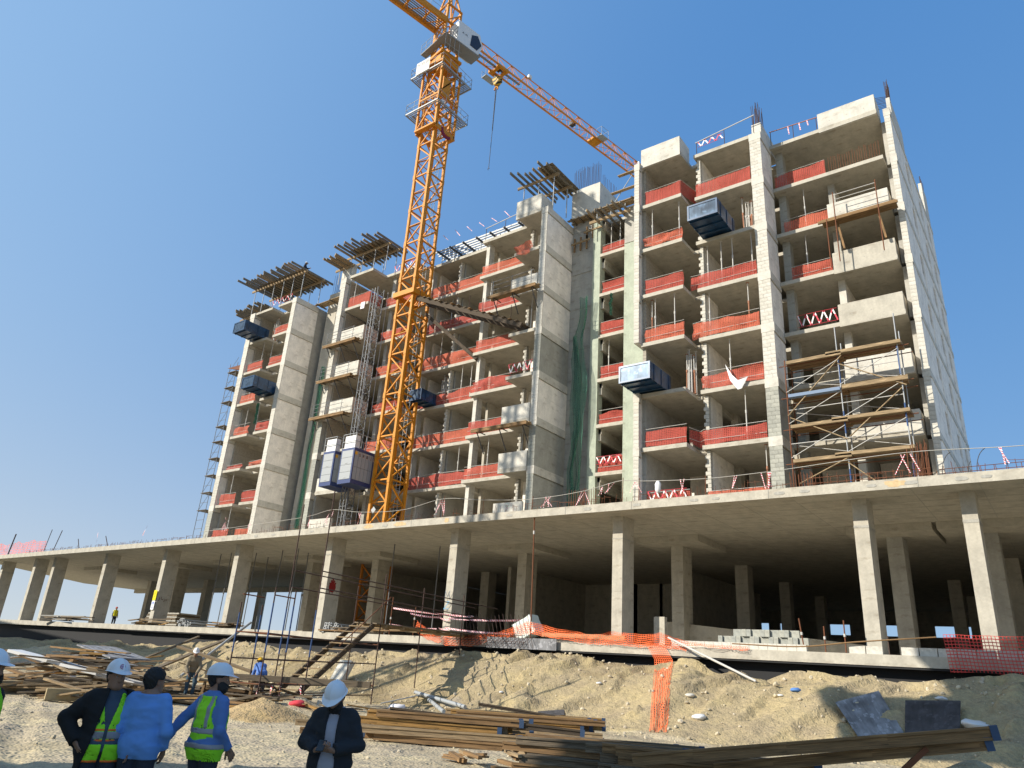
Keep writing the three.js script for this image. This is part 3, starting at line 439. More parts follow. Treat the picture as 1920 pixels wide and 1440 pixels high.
  // cab: box with a pentagonal side window
  const cab = part(c, 'operator_cab', (() => { const s = new THREE.Shape([[0, 0], [2.35, 0], [2.75, 1.15], [2.35, 2.25], [0, 2.25]].map(([a, b]) => new THREE.Vector2(a, b))); const g = strip(new THREE.ExtrudeGeometry(s, { depth: 1.4, bevelEnabled: true, bevelSize: 0.04, bevelThickness: 0.04, bevelSegments: 2 })); g.rotateY(Math.atan2(-dx, -dz) + Math.PI / 2); const o = J(-0.2, 0.68, 53.15); g.translate(o.x, o.y, o.z); return g; })(), mats.white);
  const win = (pts, off) => { const s = new THREE.Shape(pts.map(([a, b]) => new THREE.Vector2(a, b))); const g = strip(new THREE.ExtrudeGeometry(s, { depth: 0.03, bevelEnabled: false })); g.rotateY(Math.atan2(-dx, -dz) + Math.PI / 2); const o = J(-0.2, 0.68 + 1.4 + off, 53.15); g.translate(o.x, o.y, o.z); return g; };
  part(cab, 'side_window', win([[1.35, 0.35], [2.15, 0.3], [2.6, 1.15], [2.1, 1.95], [1.45, 1.6]], 0.045), mats.glass);
  const lg = strip(new THREE.PlaneGeometry(0.8, 0.3)); lg.rotateY(Math.atan2(-dx, -dz) + Math.PI / 2); { const o = J(0.55, 2.12, 54.35); lg.translate(o.x, o.y, o.z); }
  part(cab, 'emblem', lg, new THREE.MeshStandardMaterial({ side: THREE.DoubleSide, transparent: true, map: canvasTex(192, 72, (g) => { g.fillStyle = '#2c2c34'; g.beginPath(); g.moveTo(10, 60); g.lineTo(38, 12); g.lineTo(66, 60); g.lineTo(50, 60); g.lineTo(38, 40); g.lineTo(26, 60); g.fill(); g.font = 'bold 58px sans-serif'; g.fillText('JN', 92, 60); g.fillRect(8, 65, 176, 4); }) }));
  { const r = []; for (const h of [0.5, 1.0, 1.5]) r.push(tube(J(-0.26, 0.65, 53.15 + h), J(-0.26, 2.05, 53.15 + h), 0.02, 5)); for (const l of [0.65, 1.35, 2.05]) r.push(tube(J(-0.27, l, 53.15), J(-0.27, l, 54.75), 0.02, 5)); part(cab, 'rail', r, mats.galv); }
  // jib: two bottom chords, one top chord, bays of 1.95 m
  const yb = 55.75, yt = 57.45, N = 21, P = 1.95, jw = 0.56;
  for (let i = 0; i < N; i += 3) {
    const a = 1.0 + i * P, b = Math.min(1.0 + (i + 3) * P, 1 + N * P), gs = [bar(J(a, -jw, yb), J(b, -jw, yb), 0.14), bar(J(a, jw, yb), J(b, jw, yb), 0.14), tube(J(a, 0, yt), J(b, 0, yt), 0.06, 6)];
    for (let k = 0; k < 3; k++) { const s = a + k * P, m = s + P / 2, e = s + P; for (const q of [-jw, jw]) gs.push(tube(J(s, q, yb), J(m, 0, yt), 0.035, 5), tube(J(e, q, yb), J(m, 0, yt), 0.035, 5), tube(J(m, q, yb), J(m, 0, yt), 0.025, 5)); gs.push(tube(J(s, -jw, yb), J(s, jw, yb), 0.03, 5), tube(J(s, -jw, yb), J(e, jw, yb), 0.03, 5)); }
    part(c, 'jib_section', gs, mats.yellowJ);
  }
  part(c, 'jib_walkway', [quad(1.5, 9, -0.05, 0.2, yb - 0.01, yb + 0.02)], mats.grate);
  for (const [s, w] of [[6.0, 0.5], [16.5, 0.25], [27.5, 0.25]]) part(c, 'rope_drum', quad(s, s + 0.5, -0.25, 0.25, yb - 0.02, yb + 0.45), mats.dkSteel);
  part(c, 'trolley_winch', [quad(19.6, 20.8, -0.5, 0.5, yb - 0.15, yb + 0.1)], mats.yellow);
  { const s = 19.9, r = [quad(s, s + 1.1, 0.5, 1.35, yb + 0.02, yb + 0.1)]; for (const [a, l] of [[s, 1.35], [s + 1.1, 1.35], [s, 0.6], [s + 1.1, 0.6]]) r.push(tube(J(a, l, yb), J(a, l, yb + 1.1), 0.02, 5)); r.push(tube(J(s, 1.35, yb + 1.1), J(s + 1.1, 1.35, yb + 1.1), 0.02, 5), tube(J(s, 1.35, yb + 0.55), J(s + 1.1, 1.35, yb + 0.55), 0.02, 5), tube(J(s, 0.6, yb + 1.1), J(s, 1.35, yb + 1.1), 0.02, 5), tube(J(s + 1.1, 0.6, yb + 1.1), J(s + 1.1, 1.35, yb + 1.1), 0.02, 5)); part(c, 'inspection_basket', r, mats.galv); }
  part(c, 'lamp', quad(10.1, 10.5, -0.1, 0.15, yt + 0.1, yt + 0.45), mats.white);
  const tr = part(c, 'trolley', [quad(5.6, 7.0, -0.75, -0.5, yb - 0.35, yb - 0.05), quad(5.6, 7.0, 0.5, 0.75, yb - 0.35, yb - 0.05), quad(5.7, 6.0, -0.5, 0.5, yb - 0.4, yb - 0.2), quad(6.6, 6.9, -0.5, 0.5, yb - 0.4, yb - 0.2)], mats.yellow);
  part(tr, 'basket', [quad(5.4, 6.8, -1.45, -0.8, yb - 0.62, yb - 0.56), ...[[5.4, -1.45], [6.8, -1.45], [5.4, -0.82], [6.8, -0.82]].map(([s, l]) => tube(J(s, l, yb - 0.6), J(s, l, yb + 0.2), 0.02, 5)), tube(J(5.4, -1.45, yb + 0.2), J(6.8, -1.45, yb + 0.2), 0.02, 5)], mats.galv);
  // counter jib
  part(c, 'counter_jib', [quad(-13, -0.8, -0.95, -0.72, 55.6, 56.25), quad(-13, -0.8, 0.72, 0.95, 55.6, 56.25), ...[-12.5, -10.5, -8.5, -6.5, -4.5, -2.5].map(s => quad(s, s + 0.12, -0.72, 0.72, 55.75, 55.9))], mats.yellow);
  part(c, 'counterweight', [quad(-13, -11.2, -0.7, 0.7, 53.9, 56.6)], mats.concGrey);
  part(c, 'counter_jib_deck', [-0.62, -0.4, -0.18, 0.04, 0.26, 0.48].map(l => quad(-10.9, -0.9, l, l + 0.1, 55.92, 55.97)), mats.grate); part(c, 'counter_jib_bracing', [-10, -8, -6, -4, -2].flatMap(q => [bar(J(q, -0.7, 55.8), J(q + 1, 0.7, 55.8), 0.07), bar(J(q + 1, 0.7, 55.8), J(q + 2, -0.7, 55.8), 0.07)]), mats.yellow);
  { const r = []; for (const l of [-0.95, 0.95]) { for (const h of [0.6, 1.15]) r.push(tube(J(-12, l, 56.2 + h), J(-1, l, 56.2 + h), 0.02, 5)); for (let i = 0; i < 8; i++) r.push(tube(J(-12 + i * 1.55, l, 56.2), J(-12 + i * 1.55, l, 57.35), 0.02, 5)); } part(c, 'counter_jib_rail', r, mats.galv); }
  // hook block and chain hang from the trolley
  const hk = thing('crane_hook_block', 'black and yellow striped hook block hanging under the crane jib', 'hook', [-36.6, 53.0, -41.3]);
  const stripe = canvasTex(64, 64, (g) => { g.fillStyle = '#caa02e'; g.fillRect(0, 0, 64, 64); g.fillStyle = '#1d1a14'; for (let i = -64; i < 64; i += 32) { g.beginPath(); g.moveTo(i, 64); g.lineTo(i + 16, 64); g.lineTo(i + 80, 0); g.lineTo(i + 64, 0); g.fill(); } });
  part(hk, 'sheave_block', (() => { const s = new THREE.Shape([[-0.42, 0.9], [-0.1, 1.12], [0.42, 0.75], [0.5, 0.3], [0.1, 0], [-0.14, 0], [-0.3, 0.4]].map(([a, b]) => new THREE.Vector2(a, b))); const g = strip(new THREE.ExtrudeGeometry(s, { depth: 0.4, bevelEnabled: true, bevelSize: 0.04, bevelThickness: 0.04, bevelSegments: 1 })); g.translate(-36.6, 54.0, -41.5); return g; })(), new THREE.MeshStandardMaterial({ map: stripe, roughness: 0.6 }));
  part(hk, 'hook', (() => { const g = new THREE.TorusGeometry(0.2, 0.07, 6, 14, 4.6); g.rotateZ(-0.9); g.translate(-36.6, 53.6, -41.3); return [g, tube([-36.6, 53.75, -41.3], [-36.6, 54.05, -41.3], 0.09)]; })(), mats.yellow);
  part(hk, 'hoist_rope', [tube([-36.85, 54.9, -41.3], J(6.2, -0.3, 55.4), 0.018, 4), tube([-36.35, 54.7, -41.3], J(6.4, 0.3, 55.4), 0.018, 4)], mats.dkSteel);
  const ch = thing('chain_sling', 'grey chain sling dangling from the crane hook', 'chain', [-36.6, 44.2, -41.3]);
  { const gs = []; let y = 53.5; const pts = 26; for (let i = 0; i < pts; i++) { const y0 = 53.5 - i * 0.19, w = 0.07; for (const o of [-0.06, 0.05]) { const g = new THREE.TorusGeometry(0.075, 0.024, 4, 8); g.scale(0.6, 1.5, 1); g.rotateY(i % 2 ? 1.57 : 0); g.translate(-36.6 + o * (1 - i / 40), y0, -41.3 + o * 0.5); gs.push(g); } } part(ch, 'upper_chain', gs, mats.dkSteel); part(ch, 'single_leg', [tube([-36.6, 48.6, -41.3], [-36.62, 44.35, -41.3], 0.028, 5)], mats.dkSteel); part(ch, 'end_hook', (() => { const g = new THREE.TorusGeometry(0.09, 0.03, 5, 10, 4.5); g.translate(-36.62, 44.25, -41.3); return g; })(), mats.dkSteel); }
}
// anchor gangway from the crane collar to the fourth floor, and the strut under it
{
  const a = V(-36.6, 27.75, -35.0), b = V(-26.3, 22.95, -34.85);
  const g = thing('anchor_gangway', 'dark steel anchor frame planked with boards sloping from crane collar to building', 'gangway', [-31.5, 23, -35]);
  const off = (p, dy, dz) => p.clone().add(V(0, dy, dz));
  part(g, 'girder', [beam(off(a, 0, 0.55), off(b, 0, 0.55), 0.12, 0.34), beam(off(a, 0, -0.55), off(b, 0, -0.55), 0.12, 0.34)], mats.woodDark);
  for (let i = 0; i < 17; i++) { const p = a.clone().lerp(b, (i + 0.5) / 17), q = part(g, 'plank', [beam(p.clone().add(V(rr(-.05, .05), 0.21, 0.75 + rr(-.1, .12))), p.clone().add(V(rr(-.05, .05), 0.22, -0.8)), 0.24, 0.045)], i % 3 ? mats.woodGrey : mats.wood); }
  const rails = []; for (let i = 0; i < 8; i++) { const p = a.clone().lerp(b, (i + 0.3) / 8); rails.push(tube(off(p, 0.2, 0.6), off(p, 1.2 + rr(-.2, .1), 0.6), 0.02, 5)); } part(g, 'rail_post', rails, mats.rustDk);
  single('raking_strut', 'brown steel strut raking down from the crane to a floor edge', 'strut', [bar([-36.6, 26.9, -35.6], [-31.55, 22.3, -36.2], 0.24)], mats.woodDark);
}
// ---------- passenger hoist ----------
{
  const h = thing('hoist_mast', 'slim grey lattice hoist mast climbing the facade left of the crane', 'hoist mast', [-40.5, 10.35, -33.95]);
  for (let i = 0; i < 13; i++) { const y = 10.35 + i * 1.46; const gs = []; const c = [[-40.85, -33.6], [-40.2, -33.6], [-40.2, -34.25], [-40.85, -34.25]]; for (const [x, z] of c) gs.push(tube([x, y, z], [x, y + 1.46, z], 0.04, 6)); for (let k = 0; k < 4; k++) { const [ax, az] = c[k], [bx, bz] = c[(k + 1) % 4]; gs.push(tube([ax, y + 0.03, az], [bx, y + 0.03, bz], 0.025, 5), tube([ax, y + 0.73, az], [bx, y + 0.73, bz], 0.02, 5), tube([ax, y, az], [bx, y + 0.73, bz], 0.02, 5), tube([bx, y + 0.73, bz], [ax, y + 1.46, az], 0.02, 5)); } gs.push(box(-40.56, -40.5, y, y + 1.46, -33.6, -33.66)); part(h, 'mast_section', gs, mats.steel); }
  part(h, 'cable_guide', [tube([-39.75, 10.4, -34.3], [-39.75, 29, -34.3], 0.025, 5)], mats.galv);
  const cabin = (x0, x1, label, letters) => {
    const zf = -32.45, zb = -34.35, y0 = 13.25, y1 = 15.6, c = thing('hoist_cabin', label, 'hoist cabin', [(x0 + x1) / 2, y0, -33.4]);
    part(c, 'frame', [box(x0, x1, y0 - 0.12, y0 + 0.16, zf, zb), box(x0, x1, y1 - 0.12, y1 + 0.06, zf, zb), box(x0, x0 + 0.1, y0 + 0.16, y1 - 0.12, zf, zf - 0.1), box(x1 - 0.1, x1, y0 + 0.16, y1 - 0.12, zf, zf - 0.1), box(x1 - 0.08, x1, y0 + 0.16, y1 - 0.12, zb + 0.1, zb), box(x0, x0 + 0.08, y0 + 0.16, y1 - 0.12, zb + 0.1, zb)], mats.hoistBlue);
    for (let i = 0; i < 4; i++) { const p = part(c, 'door_panel', box(x0 + 0.11, x1 - 0.11, y0 + 0.18 + i * 0.52, y0 + 0.68 + i * 0.52, zf + 0.01, zf - 0.05), mats.panel); if (i === 0 || i === 2) part(p, 'handle', box((x0 + x1) / 2 - 0.12, (x0 + x1) / 2 + 0.12, y0 + 0.26 + i * 0.52, y0 + 0.3 + i * 0.52, zf + 0.03, zf + 0.011), mats.galv); }
    for (let i = 0; i < 5; i++) for (let j = 0; j < 2; j++) { const z = zf - 0.1 - i * 0.34; part(c, 'side_panel', box(x1 - 0.06, x1 - 0.012, y0 + 0.18 + j * 0.9, y0 + 0.18 + (j ? 2.03 : 0.88), z - 0.01, z - 0.33), mats.panel); }
    part(c, 'side_panel', box(x0 + 0.01, x0 + 0.05, y0 + 0.16, y1 - 0.12, zf - 0.1, zb + 0.1), mats.panel); part(c, 'back_panel', box(x0 + 0.1, x1 - 0.1, y0 + 0.16, y1 - 0.12, zb + 0.06, zb + 0.02), mats.panel);
    part(c, 'warning_label', box(x1, x1 + 0.012, y1 - 0.42, y1 - 0.2, zf - 0.1, zf - 0.32), M(0.75, 0.38, 0.03));
    const r = []; for (const [a, b] of [[x0, zf], [x1, zf], [x1, zb], [x0, zb], [x1, (zf + zb) / 2]]) r.push(tube([a, y1, b], [a, y1 + 1.1, b], 0.025, 5)); for (const q of [0.55, 1.1]) r.push(tube([x0, y1 + q, zf], [x1, y1 + q, zf], 0.025, 5), tube([x1, y1 + q, zf], [x1, y1 + q, zb], 0.025, 5), tube([x0, y1 + q, zf], [x0, y1 + q, zb], 0.025, 5)); part(c, 'roof_rail', r, mats.galv);
    part(c, 'motor_box', box(x0 + 0.1, x1 - 0.12, y1 + 0.1, y1 + 1.0, zf - 0.1, zf - 0.5), mats.white);
    if (letters) { const g = strip(new THREE.PlaneGeometry(1.75, 0.44)); g.rotateY(Math.PI / 2); g.translate(x1 + 0.006, y1 - 0.38, zf - 1.25); part(c, 'lettering', g, new THREE.MeshStandardMaterial({ side: THREE.DoubleSide, transparent: true, map: canvasTex(512, 128, (q) => { q.font = 'bold 92px sans-serif'; 'ORBIT'.split('').forEach((ch, i) => { q.fillStyle = '#b9aa9e'; q.fillRect(18 + i * 100, 14, 66, 100); q.fillStyle = '#1c1a20'; q.fillText(ch, 22 + i * 100 + (ch === 'I' ? 18 : 0), 98, 58); }); }) }), 'spaced capital letters reading ORBIT'); }
  };
  cabin(-42.1, -40.85, 'blue framed hoist cabin with grey door, left of the hoist mast', false);
  cabin(-40.12, -38.78, 'blue framed hoist cabin with ORBIT letters on its side, right of the hoist mast', true);
}

{ const c = thing('crane_base_mast', 'dark orange lattice crane base inside the podium behind the paint-splashed column', 'crane', [-50.6, 3.4, -46.9]); for (let i = 0; i < 2; i++) part(c, 'mast_section', mastSection(-51.5, -49.65, -46.0, -47.8, 3.402 + i * 3.26, 3.26, 0.2), M(0.55, 0.19, 0.02, { roughness: 0.6 })); }
// ---------- safety nets ----------
const floorName = ['podium', 'first', 'second', 'third', 'fourth', 'fifth', 'sixth', 'seventh'];
const bayName = { A: 'the balcony bay by the shaft', B: 'the bay left of the block pier', C: 'the bay next to the gable wall', S: 'the narrow shaft opening', P: 'the bay by the tall side wall', Q: 'the middle bay by the crane', H: 'the bay behind the hoist', W: 'the left wing balconies', X: 'the left wing inner bay' };
function cloth(pts, h, o = {}) { // hanging cloth along a polyline: pts [[x,z],...], y base
  const seg = 0.13, P = []; for (let i = 0; i < pts.length - 1; i++) { const a = pts[i], b = pts[i + 1], d = Math.hypot(b[0] - a[0], b[1] - a[1]), n = Math.max(1, Math.round(d / seg)); for (let k = 0; k < n + (i === pts.length - 2 ? 1 : 0); k++) P.push([a[0] + (b[0] - a[0]) * k / n, a[1] + (b[1] - a[1]) * k / n, (b[1] - a[1]) / d, -(b[0] - a[0]) / d]); }
  const R = 8, pos = [], uv = [], idx = [], s0 = rnd() * 99, mess = (o.mess ?? 0.35) + 0.25; let len = 0;
  P.forEach((p, i) => { if (i) len += Math.hypot(p[0] - P[i - 1][0], p[1] - P[i - 1][1]); for (let j = 0; j < R; j++) { const t = j / (R - 1), sag = o.sag ?? 0.13, yt = h * (1 + (fbm(len * 0.55, 2, s0 | 0, 2) - 0.5) * 0.42 * mess - sag * Math.abs(Math.sin(len * 1.6 + s0)) * 0.6), yb0 = (o.drop ?? 0) + (fbm(len * 0.7, 7, (s0 | 0) + 3, 2) - 0.42) * 0.34 * mess; const w = Math.sin(len * 21 + s0 + t + 3 * fbm(len * 2, t, 4, 2)) * 0.030 + (fbm(len * 1.3, t * 1.5, (s0 | 0) + 9, 3) - 0.45) * 0.42 * mess * (0.4 + Math.sin(t * 3.14)); pos.push(p[0] - p[2] * w * (p[3] < 0 ? 1 : 1) * 0.6, o.y + yb0 + (yt - yb0) * t, p[1] - p[3] * w); uv.push(len / 0.4, t * h / 0.4); } });
  for (let i = 0; i < P.length - 1; i++) for (let j = 0; j < R - 1; j++) { const a = i * R + j; idx.push(a, a + R, a + 1, a + 1, a + R, a + R + 1); }
  const g = new THREE.BufferGeometry(); g.setAttribute('position', new THREE.Float32BufferAttribute(pos, 3)); g.setAttribute('uv', new THREE.Float32BufferAttribute(uv, 2)); g.setIndex(idx); g.computeVertexNormals(); return g;
}
function net(pts, k, bay, o = {}) {
  const y = L(k) + (o.up ?? 0.06), h = (o.h ?? 0.98) * rr(0.82, 1.04), c = pts[Math.floor(pts.length / 2)];
  const n = thing('safety_net', `${o.word ?? 'orange-red safety net'} on the ${floorName[k]} floor of ${bayName[bay]}`.replace('podium floor', 'podium level'), 'safety net', [c[0], y, c[1]], 'safety nets on the floor edges');
  part(n, 'mesh_cloth', cloth(pts, h, { y, ...o }), mats.net[Math.floor(rnd() * 3)]);
  const r = []; for (let i = 0; i < pts.length - 1; i++) { r.push(tube([pts[i][0], y + h, pts[i][1]], [pts[i + 1][0], y + h, pts[i + 1][1]], 0.016, 4)); if (o.rail !== false) r.push(tube([pts[i][0], y + h * 0.3, pts[i][1] + 0.05], [pts[i + 1][0], y + h * 0.3, pts[i + 1][1] + 0.05], 0.013, 4)); }
  part(n, 'rope', r, mats.prop); return n;
}
const e = 0.12;
const segA = [[-17.4, -34.25 - e], [-15.0, -34.25 - e]], turn = [[-15.0, -34.35], [-14.75, -35.9], [-14.4, -35.3]], segB = [[-14.4, -35.1 - e], [-11.1, -35.1 - e]];
net([...segA, [-14.7, -35.9], ...segB], 6, 'A', { mess: 0.18, rail: false });
net(segA, 5, 'A', { mess: 1.5, h: 0.85, word: 'crumpled red safety net' });
net(segA, 4, 'A'); net([[-14.9, -35.2], ...segB], 4, 'B');
net(segA, 3, 'A'); net([[-14.9, -35.3], ...segB], 3, 'B', { mess: 0.6 });
net(segB, 2, 'B', { mess: 1.2, word: 'sagging red safety net' });
net(segA, 1, 'A', { mess: 0.3 }); net([[-14.95, -34.6], [-14.7, -35.5], ...segB], 1, 'B', { mess: 0.6 });
net([[-17.4, -34.6], [-15, -34.6]], 0, 'A', { h: 0.8 }); net([[-14.3, -35.3], [-11.2, -35.3]], 0, 'B', { h: 0.7, mess: 1 });
net([[-10.2, -36.8], [-7.4, -36.8]], 6, 'C', { mess: 0.4, rail: false }); net([[-9.9, -36.9], [-7.55, -36.9]], 5, 'C', { rail: false }); net([[-9.7, -36.9], [-7.6, -36.9]], 4, 'C');
for (const k of [1, 2, 3, 4, 5, 6]) net([[-22.4, -37.9], [-20.65, -37.9]], k, 'S', { mess: k === 2 ? 0.9 : 0.3, h: k === 6 ? 0.7 : 0.98 });
for (const k of [1, 2, 3, 4, 5, 6]) net([[-31.7, -36.0 - e], [-27.75, -36.0 - e]], k, 'P', { mess: k === 3 ? 1.4 : 0.35, word: k === 3 ? 'peaked red safety net' : undefined });
for (const k of [1, 2, 3, 4, 5, 6]) net([[-38.0, -36.85 - e], [-31.9, -36.85 - e]], k, 'Q', { mess: k === 3 || k === 4 ? 1.1 : 0.4, sag: k === 1 ? 0.2 : 0.05 });
for (const k of [2, 3, 4, 5, 6]) net([[-42.0, -36.1], [-38.4, -36.1]], k, 'H', { mess: k === 3 ? 1.8 : 0.6 });
net([[-44.8, -34.6], [-42.2, -34.6], [-42.2, -35.8]], 6, 'H', { mess: 0.2, rail: false, word: 'taut red safety net' });
for (const [k, a, b] of [[5, 1, 1], [4, 1, 0], [3, 1, 1], [1, 1, 1], [0, 1, 1], [6, 0, 1], [2, 1, 1]]) { const o = k === 2 ? { h: 0.45, mess: 0.8 } : { mess: k === 3 ? 1.2 : 0.3 }; if (a) net([[-58.4, -34.85], [-56.1, -34.85]], k, 'W', o); if (b) net([[-55.1, -34.85], [-52.8, -34.85]], k, 'X', o); }
// loose nets and sheets hung over edges
single('hanging_net', 'bright red bundled net hanging over a slab below the roof parapet', 'safety net', [cloth([[-27.3, -34.55], [-26.1, -34.55]], 1.1, { y: L(6) - 0.5, mess: 2.2 })], mats.net[2]);
single('white_sheet', 'white plastic sheet snagged on a red safety net', 'sheet', [(() => { const g = new THREE.BufferGeometry(); const pts = [[-13.0, 17.75, -34.95], [-12.75, 16.75, -34.9], [-12.35, 16.15, -34.85], [-12.15, 16.2, -34.9], [-11.8, 16.8, -34.9], [-12.3, 16.65, -34.8], [-12.6, 17.0, -34.82]]; g.setAttribute('position', new THREE.Float32BufferAttribute(pts.flat(), 3)); g.setAttribute('uv', new THREE.Float32BufferAttribute(new Array(14).fill(0), 2)); g.setIndex([0, 1, 6, 1, 2, 5, 1, 5, 6, 2, 3, 5, 3, 4, 5]); g.computeVertexNormals(); return g; })()], mats.white);
// green debris netting beside the shaft, falling in long folds
function drape(x0, x1, z, y0, y1, wob, s) { const nx = 16, ny = 60, pos = [], uv = [], idx = []; for (let j = 0; j <= ny; j++) for (let i = 0; i <= nx; i++) { const t = j / ny, u = i / nx, y = y0 + (y1 - y0) * t, pinch = 0.72 + 0.28 * Math.sin(t * 9 + s) * wob; pos.push(x0 + (x1 - x0) * (0.5 + (u - 0.5) * pinch) + (fbm(t * 4, 1, s, 3) - 0.47) * 1.1 * wob, y, z + Math.sin(u * 22 + s + fbm(t * 3, u * 2, s, 2) * 5) * 0.11 + (fbm(t * 5, u * 2, s + 5, 3) - 0.4) * 0.7 * wob); uv.push(u, t); } for (let j = 0; j < ny; j++) for (let i = 0; i < nx; i++) { const a = j * (nx + 1) + i; idx.push(a, a + nx + 1, a + 1, a + 1, a + nx + 1, a + nx + 2); } const g = new THREE.BufferGeometry(); g.setAttribute('position', new THREE.Float32BufferAttribute(pos, 3)); g.setAttribute('uv', new THREE.Float32BufferAttribute(uv, 2)); g.setIndex(idx); g.computeVertexNormals(); return g; }
single('debris_netting', 'dark green debris netting hanging in folds down the shaft wall', 'netting', [drape(-24.3, -23.0, -37.35, L(0) + 0.1, L(5) - 0.2, 1, 3), drape(-24.1, -23.4, -37.2, L(0) + 0.1, L(4), 0.7, 8)], mats.green);
single('debris_netting', 'narrow green debris netting down the pale strip between the two left piers', 'netting', [drape(-50.6, -50.1, -37.3, L(0) + 0.1, L(5), 0.3, 12)], mats.green);
single('debris_netting', 'short scrap of green netting hanging from a floor of the shaft', 'netting', [drape(-21.6, -21.4, -37.6, L(4) + 1.2, L(5) - 0.3, 0.2, 15)], mats.green);
single('debris_netting', 'green net scrap hanging in the left wing balcony', 'netting', [drape(-55.6, -55.35, -34.9, L(3) + 0.9, L(4) - 0.3, 0.2, 17)], mats.green);

// ---------- steel props between slabs ----------
function prop(x, z, k, m = mats.prop, h = 3.1 - SL - 0.004, lean = 0) {
  const y = L(k) + 0.001, o = thing('steel_prop', m === mats.propRed ? 'rusty red steel prop wedged between two floor slabs' : 'slim grey steel prop wedged between two floor slabs', 'prop', [x, y, z], m === mats.propRed ? 'rusty props between slabs' : 'grey props between slabs');
  part(o, 'outer_tube', tube([x, y, z], [x + lean * 0.6, y + h * 0.58, z], 0.035, 6), m); part(o, 'inner_tube', tube([x + lean * 0.6, y + h * 0.55, z], [x + lean, y + h - 0.015, z], 0.026, 6), mats.prop); part(o, 'collar', tube([x + lean * 0.58, y + h * 0.55, z], [x + lean * 0.62, y + h * 0.61, z], 0.052, 6), m); part(o, 'plate', [box(x - 0.07, x + 0.07, y, y + 0.012, z + 0.07, z - 0.07), box(x + lean - 0.07, x + lean + 0.07, y + h - 0.014, y + h, z + 0.07, z - 0.07)], m);
}
for (const [x, z, k, r] of [[-17.1, -34.7, 3, 1], [-16.85, -34.6, 3], [-15.65, -34.6, 3], [-13.95, -35.5, 4], [-13.1, -35.4, 4], [-12.45, -35.4, 4], [-11.35, -35.4, 4], [-13.95, -35.5, 3], [-11.7, -35.4, 3, 1], [-17.0, -34.6, 5], [-15.3, -34.7, 5], [-11.3, -35.5, 0, 1], [-12.2, -35.5, 1], [-12.9, -35.5, 2], [-21.9, -38.2, 6], [-21.2, -38.2, 6], [-22.0, -38.3, 3], [-26.3, -35.2, 1], [-26.2, -35.2, 4], [-33.6, -37.1, 3], [-32.7, -37.1, 3], [-32.0, -37.0, 3], [-30.9, -36.4, 5], [-30.0, -36.4, 1], [-36.1, -37.2, 4], [-33.2, -37.1, 1], [-35.5, -37.3, 5], [-55.9, -35.4, 5], [-57.3, -35.2, 4], [-57.9, -35.3, 4], [-56.8, -35.1, 5], [-55.4, -35.0, 3], [-57.4, -35.2, 3], [-44.6, -34.9, 6], [-40.9, -36.4, 2], [-39.6, -36.3, 3], [-57.2, -35, 1], [-56.4, -34.9, 0], [-43.6, -35.2, 0], [-8.9, -37.2, 4], [-8.8, -37.3, 5]]) prop(x, z, k, r ? mats.propRed : mats.prop);
for (const [cx, cz, k, n] of [[-15.4, -35.4, 2, 11], [-11.9, -36.0, 5, 8], [-36.0, -37.6, 3, 9], [-57.0, -35.9, 6, 8]]) for (let i = 0; i < n; i++) prop(cx + (i % 4) * 0.16 + rr(-.04, .04), cz - Math.floor(i / 4) * 0.22, k, i % 3 ? mats.prop : mats.propRed, 2.2 + rr(0, 0.6), rr(-.05, .05));

// ---------- blue steel loading skips poking out of the floors ----------
function skip(x0, x1, zf, zb, y, h, label) {
  const s = thing('loading_skip', label, 'skip', [(x0 + x1) / 2, y, (zf + zb) / 2]); const t = 0.06;
  part(s, 'front_wall', [uvBox(box(x0 + 0.1, x1 - 0.1, y + 0.1, y + h - 0.1, zf - 0.03, zf - t), 2)], M(0.10, 0.15, 0.22, { roughness: 0.2, metalness: 0.45, map: dirtyTex }));
  part(s, 'rim', [box(x0, x1, y + h - 0.1, y + h, zf, zf - t), box(x0, x1, y, y + 0.1, zf, zf - t), box(x0, x0 + 0.1, y + 0.1, y + h - 0.1, zf, zf - t), box(x1 - 0.1, x1, y + 0.1, y + h - 0.1, zf, zf - t)], mats.blue);
  part(s, 'side_wall', [uvBox(box(x1 - t, x1 - 0.005, y + 0.02, y + h, zf - t, zb), 2)], mats.blue); part(s, 'side_wall', [uvBox(box(x0 + 0.005, x0 + t, y + 0.02, y + h, zf - t, zb), 2)], mats.blue);
  part(s, 'floor', box(x0 + t, x1 - t, y + 0.05, y + 0.1, zf - t, zb), mats.blue);
  for (let i = 0; i < 4; i++) { const z = zf - 0.3 - i * (zf - zb - 0.6) / 3; part(s, 'floor_rib', box(x0 + 0.02, x1 - 0.02, y - 0.03, y + 0.05, z + 0.05, z - 0.05), mats.blue); }
  for (let i = 0; i < 3; i++) { const z = zf - 0.5 - i * (zf - zb - 0.8) / 2; part(s, 'side_post', box(x1 - 0.004, x1 + 0.03, y + 0.05, y + h - 0.02, z + 0.03, z - 0.03), mats.blue); }
}
skip(-14.05, -12.3, -32.95, -35.6, L(5) + 0.06, 0.98, 'dark blue steel loading skip jutting from the fifth floor beside the block pier');
skip(-17.95, -16.1, -32.35, -34.9, L(2) + 0.06, 0.98, 'blue steel loading skip jutting from the second floor beside the green shaft pier');
skip(-58.35, -56.6, -32.6, -35.2, L(6) + 0.06, 1.0, 'dark blue loading skip at the sixth floor of the left wing');
skip(-54.7, -53.0, -32.4, -35.2, L(4) + 0.06, 1.0, 'dark blue loading skip at the fourth floor of the left wing');
skip(-37.0, -35.8, -35.3, -37.8, L(3) + 0.06, 0.85, 'blue loading skip on the third floor half hidden behind the crane');
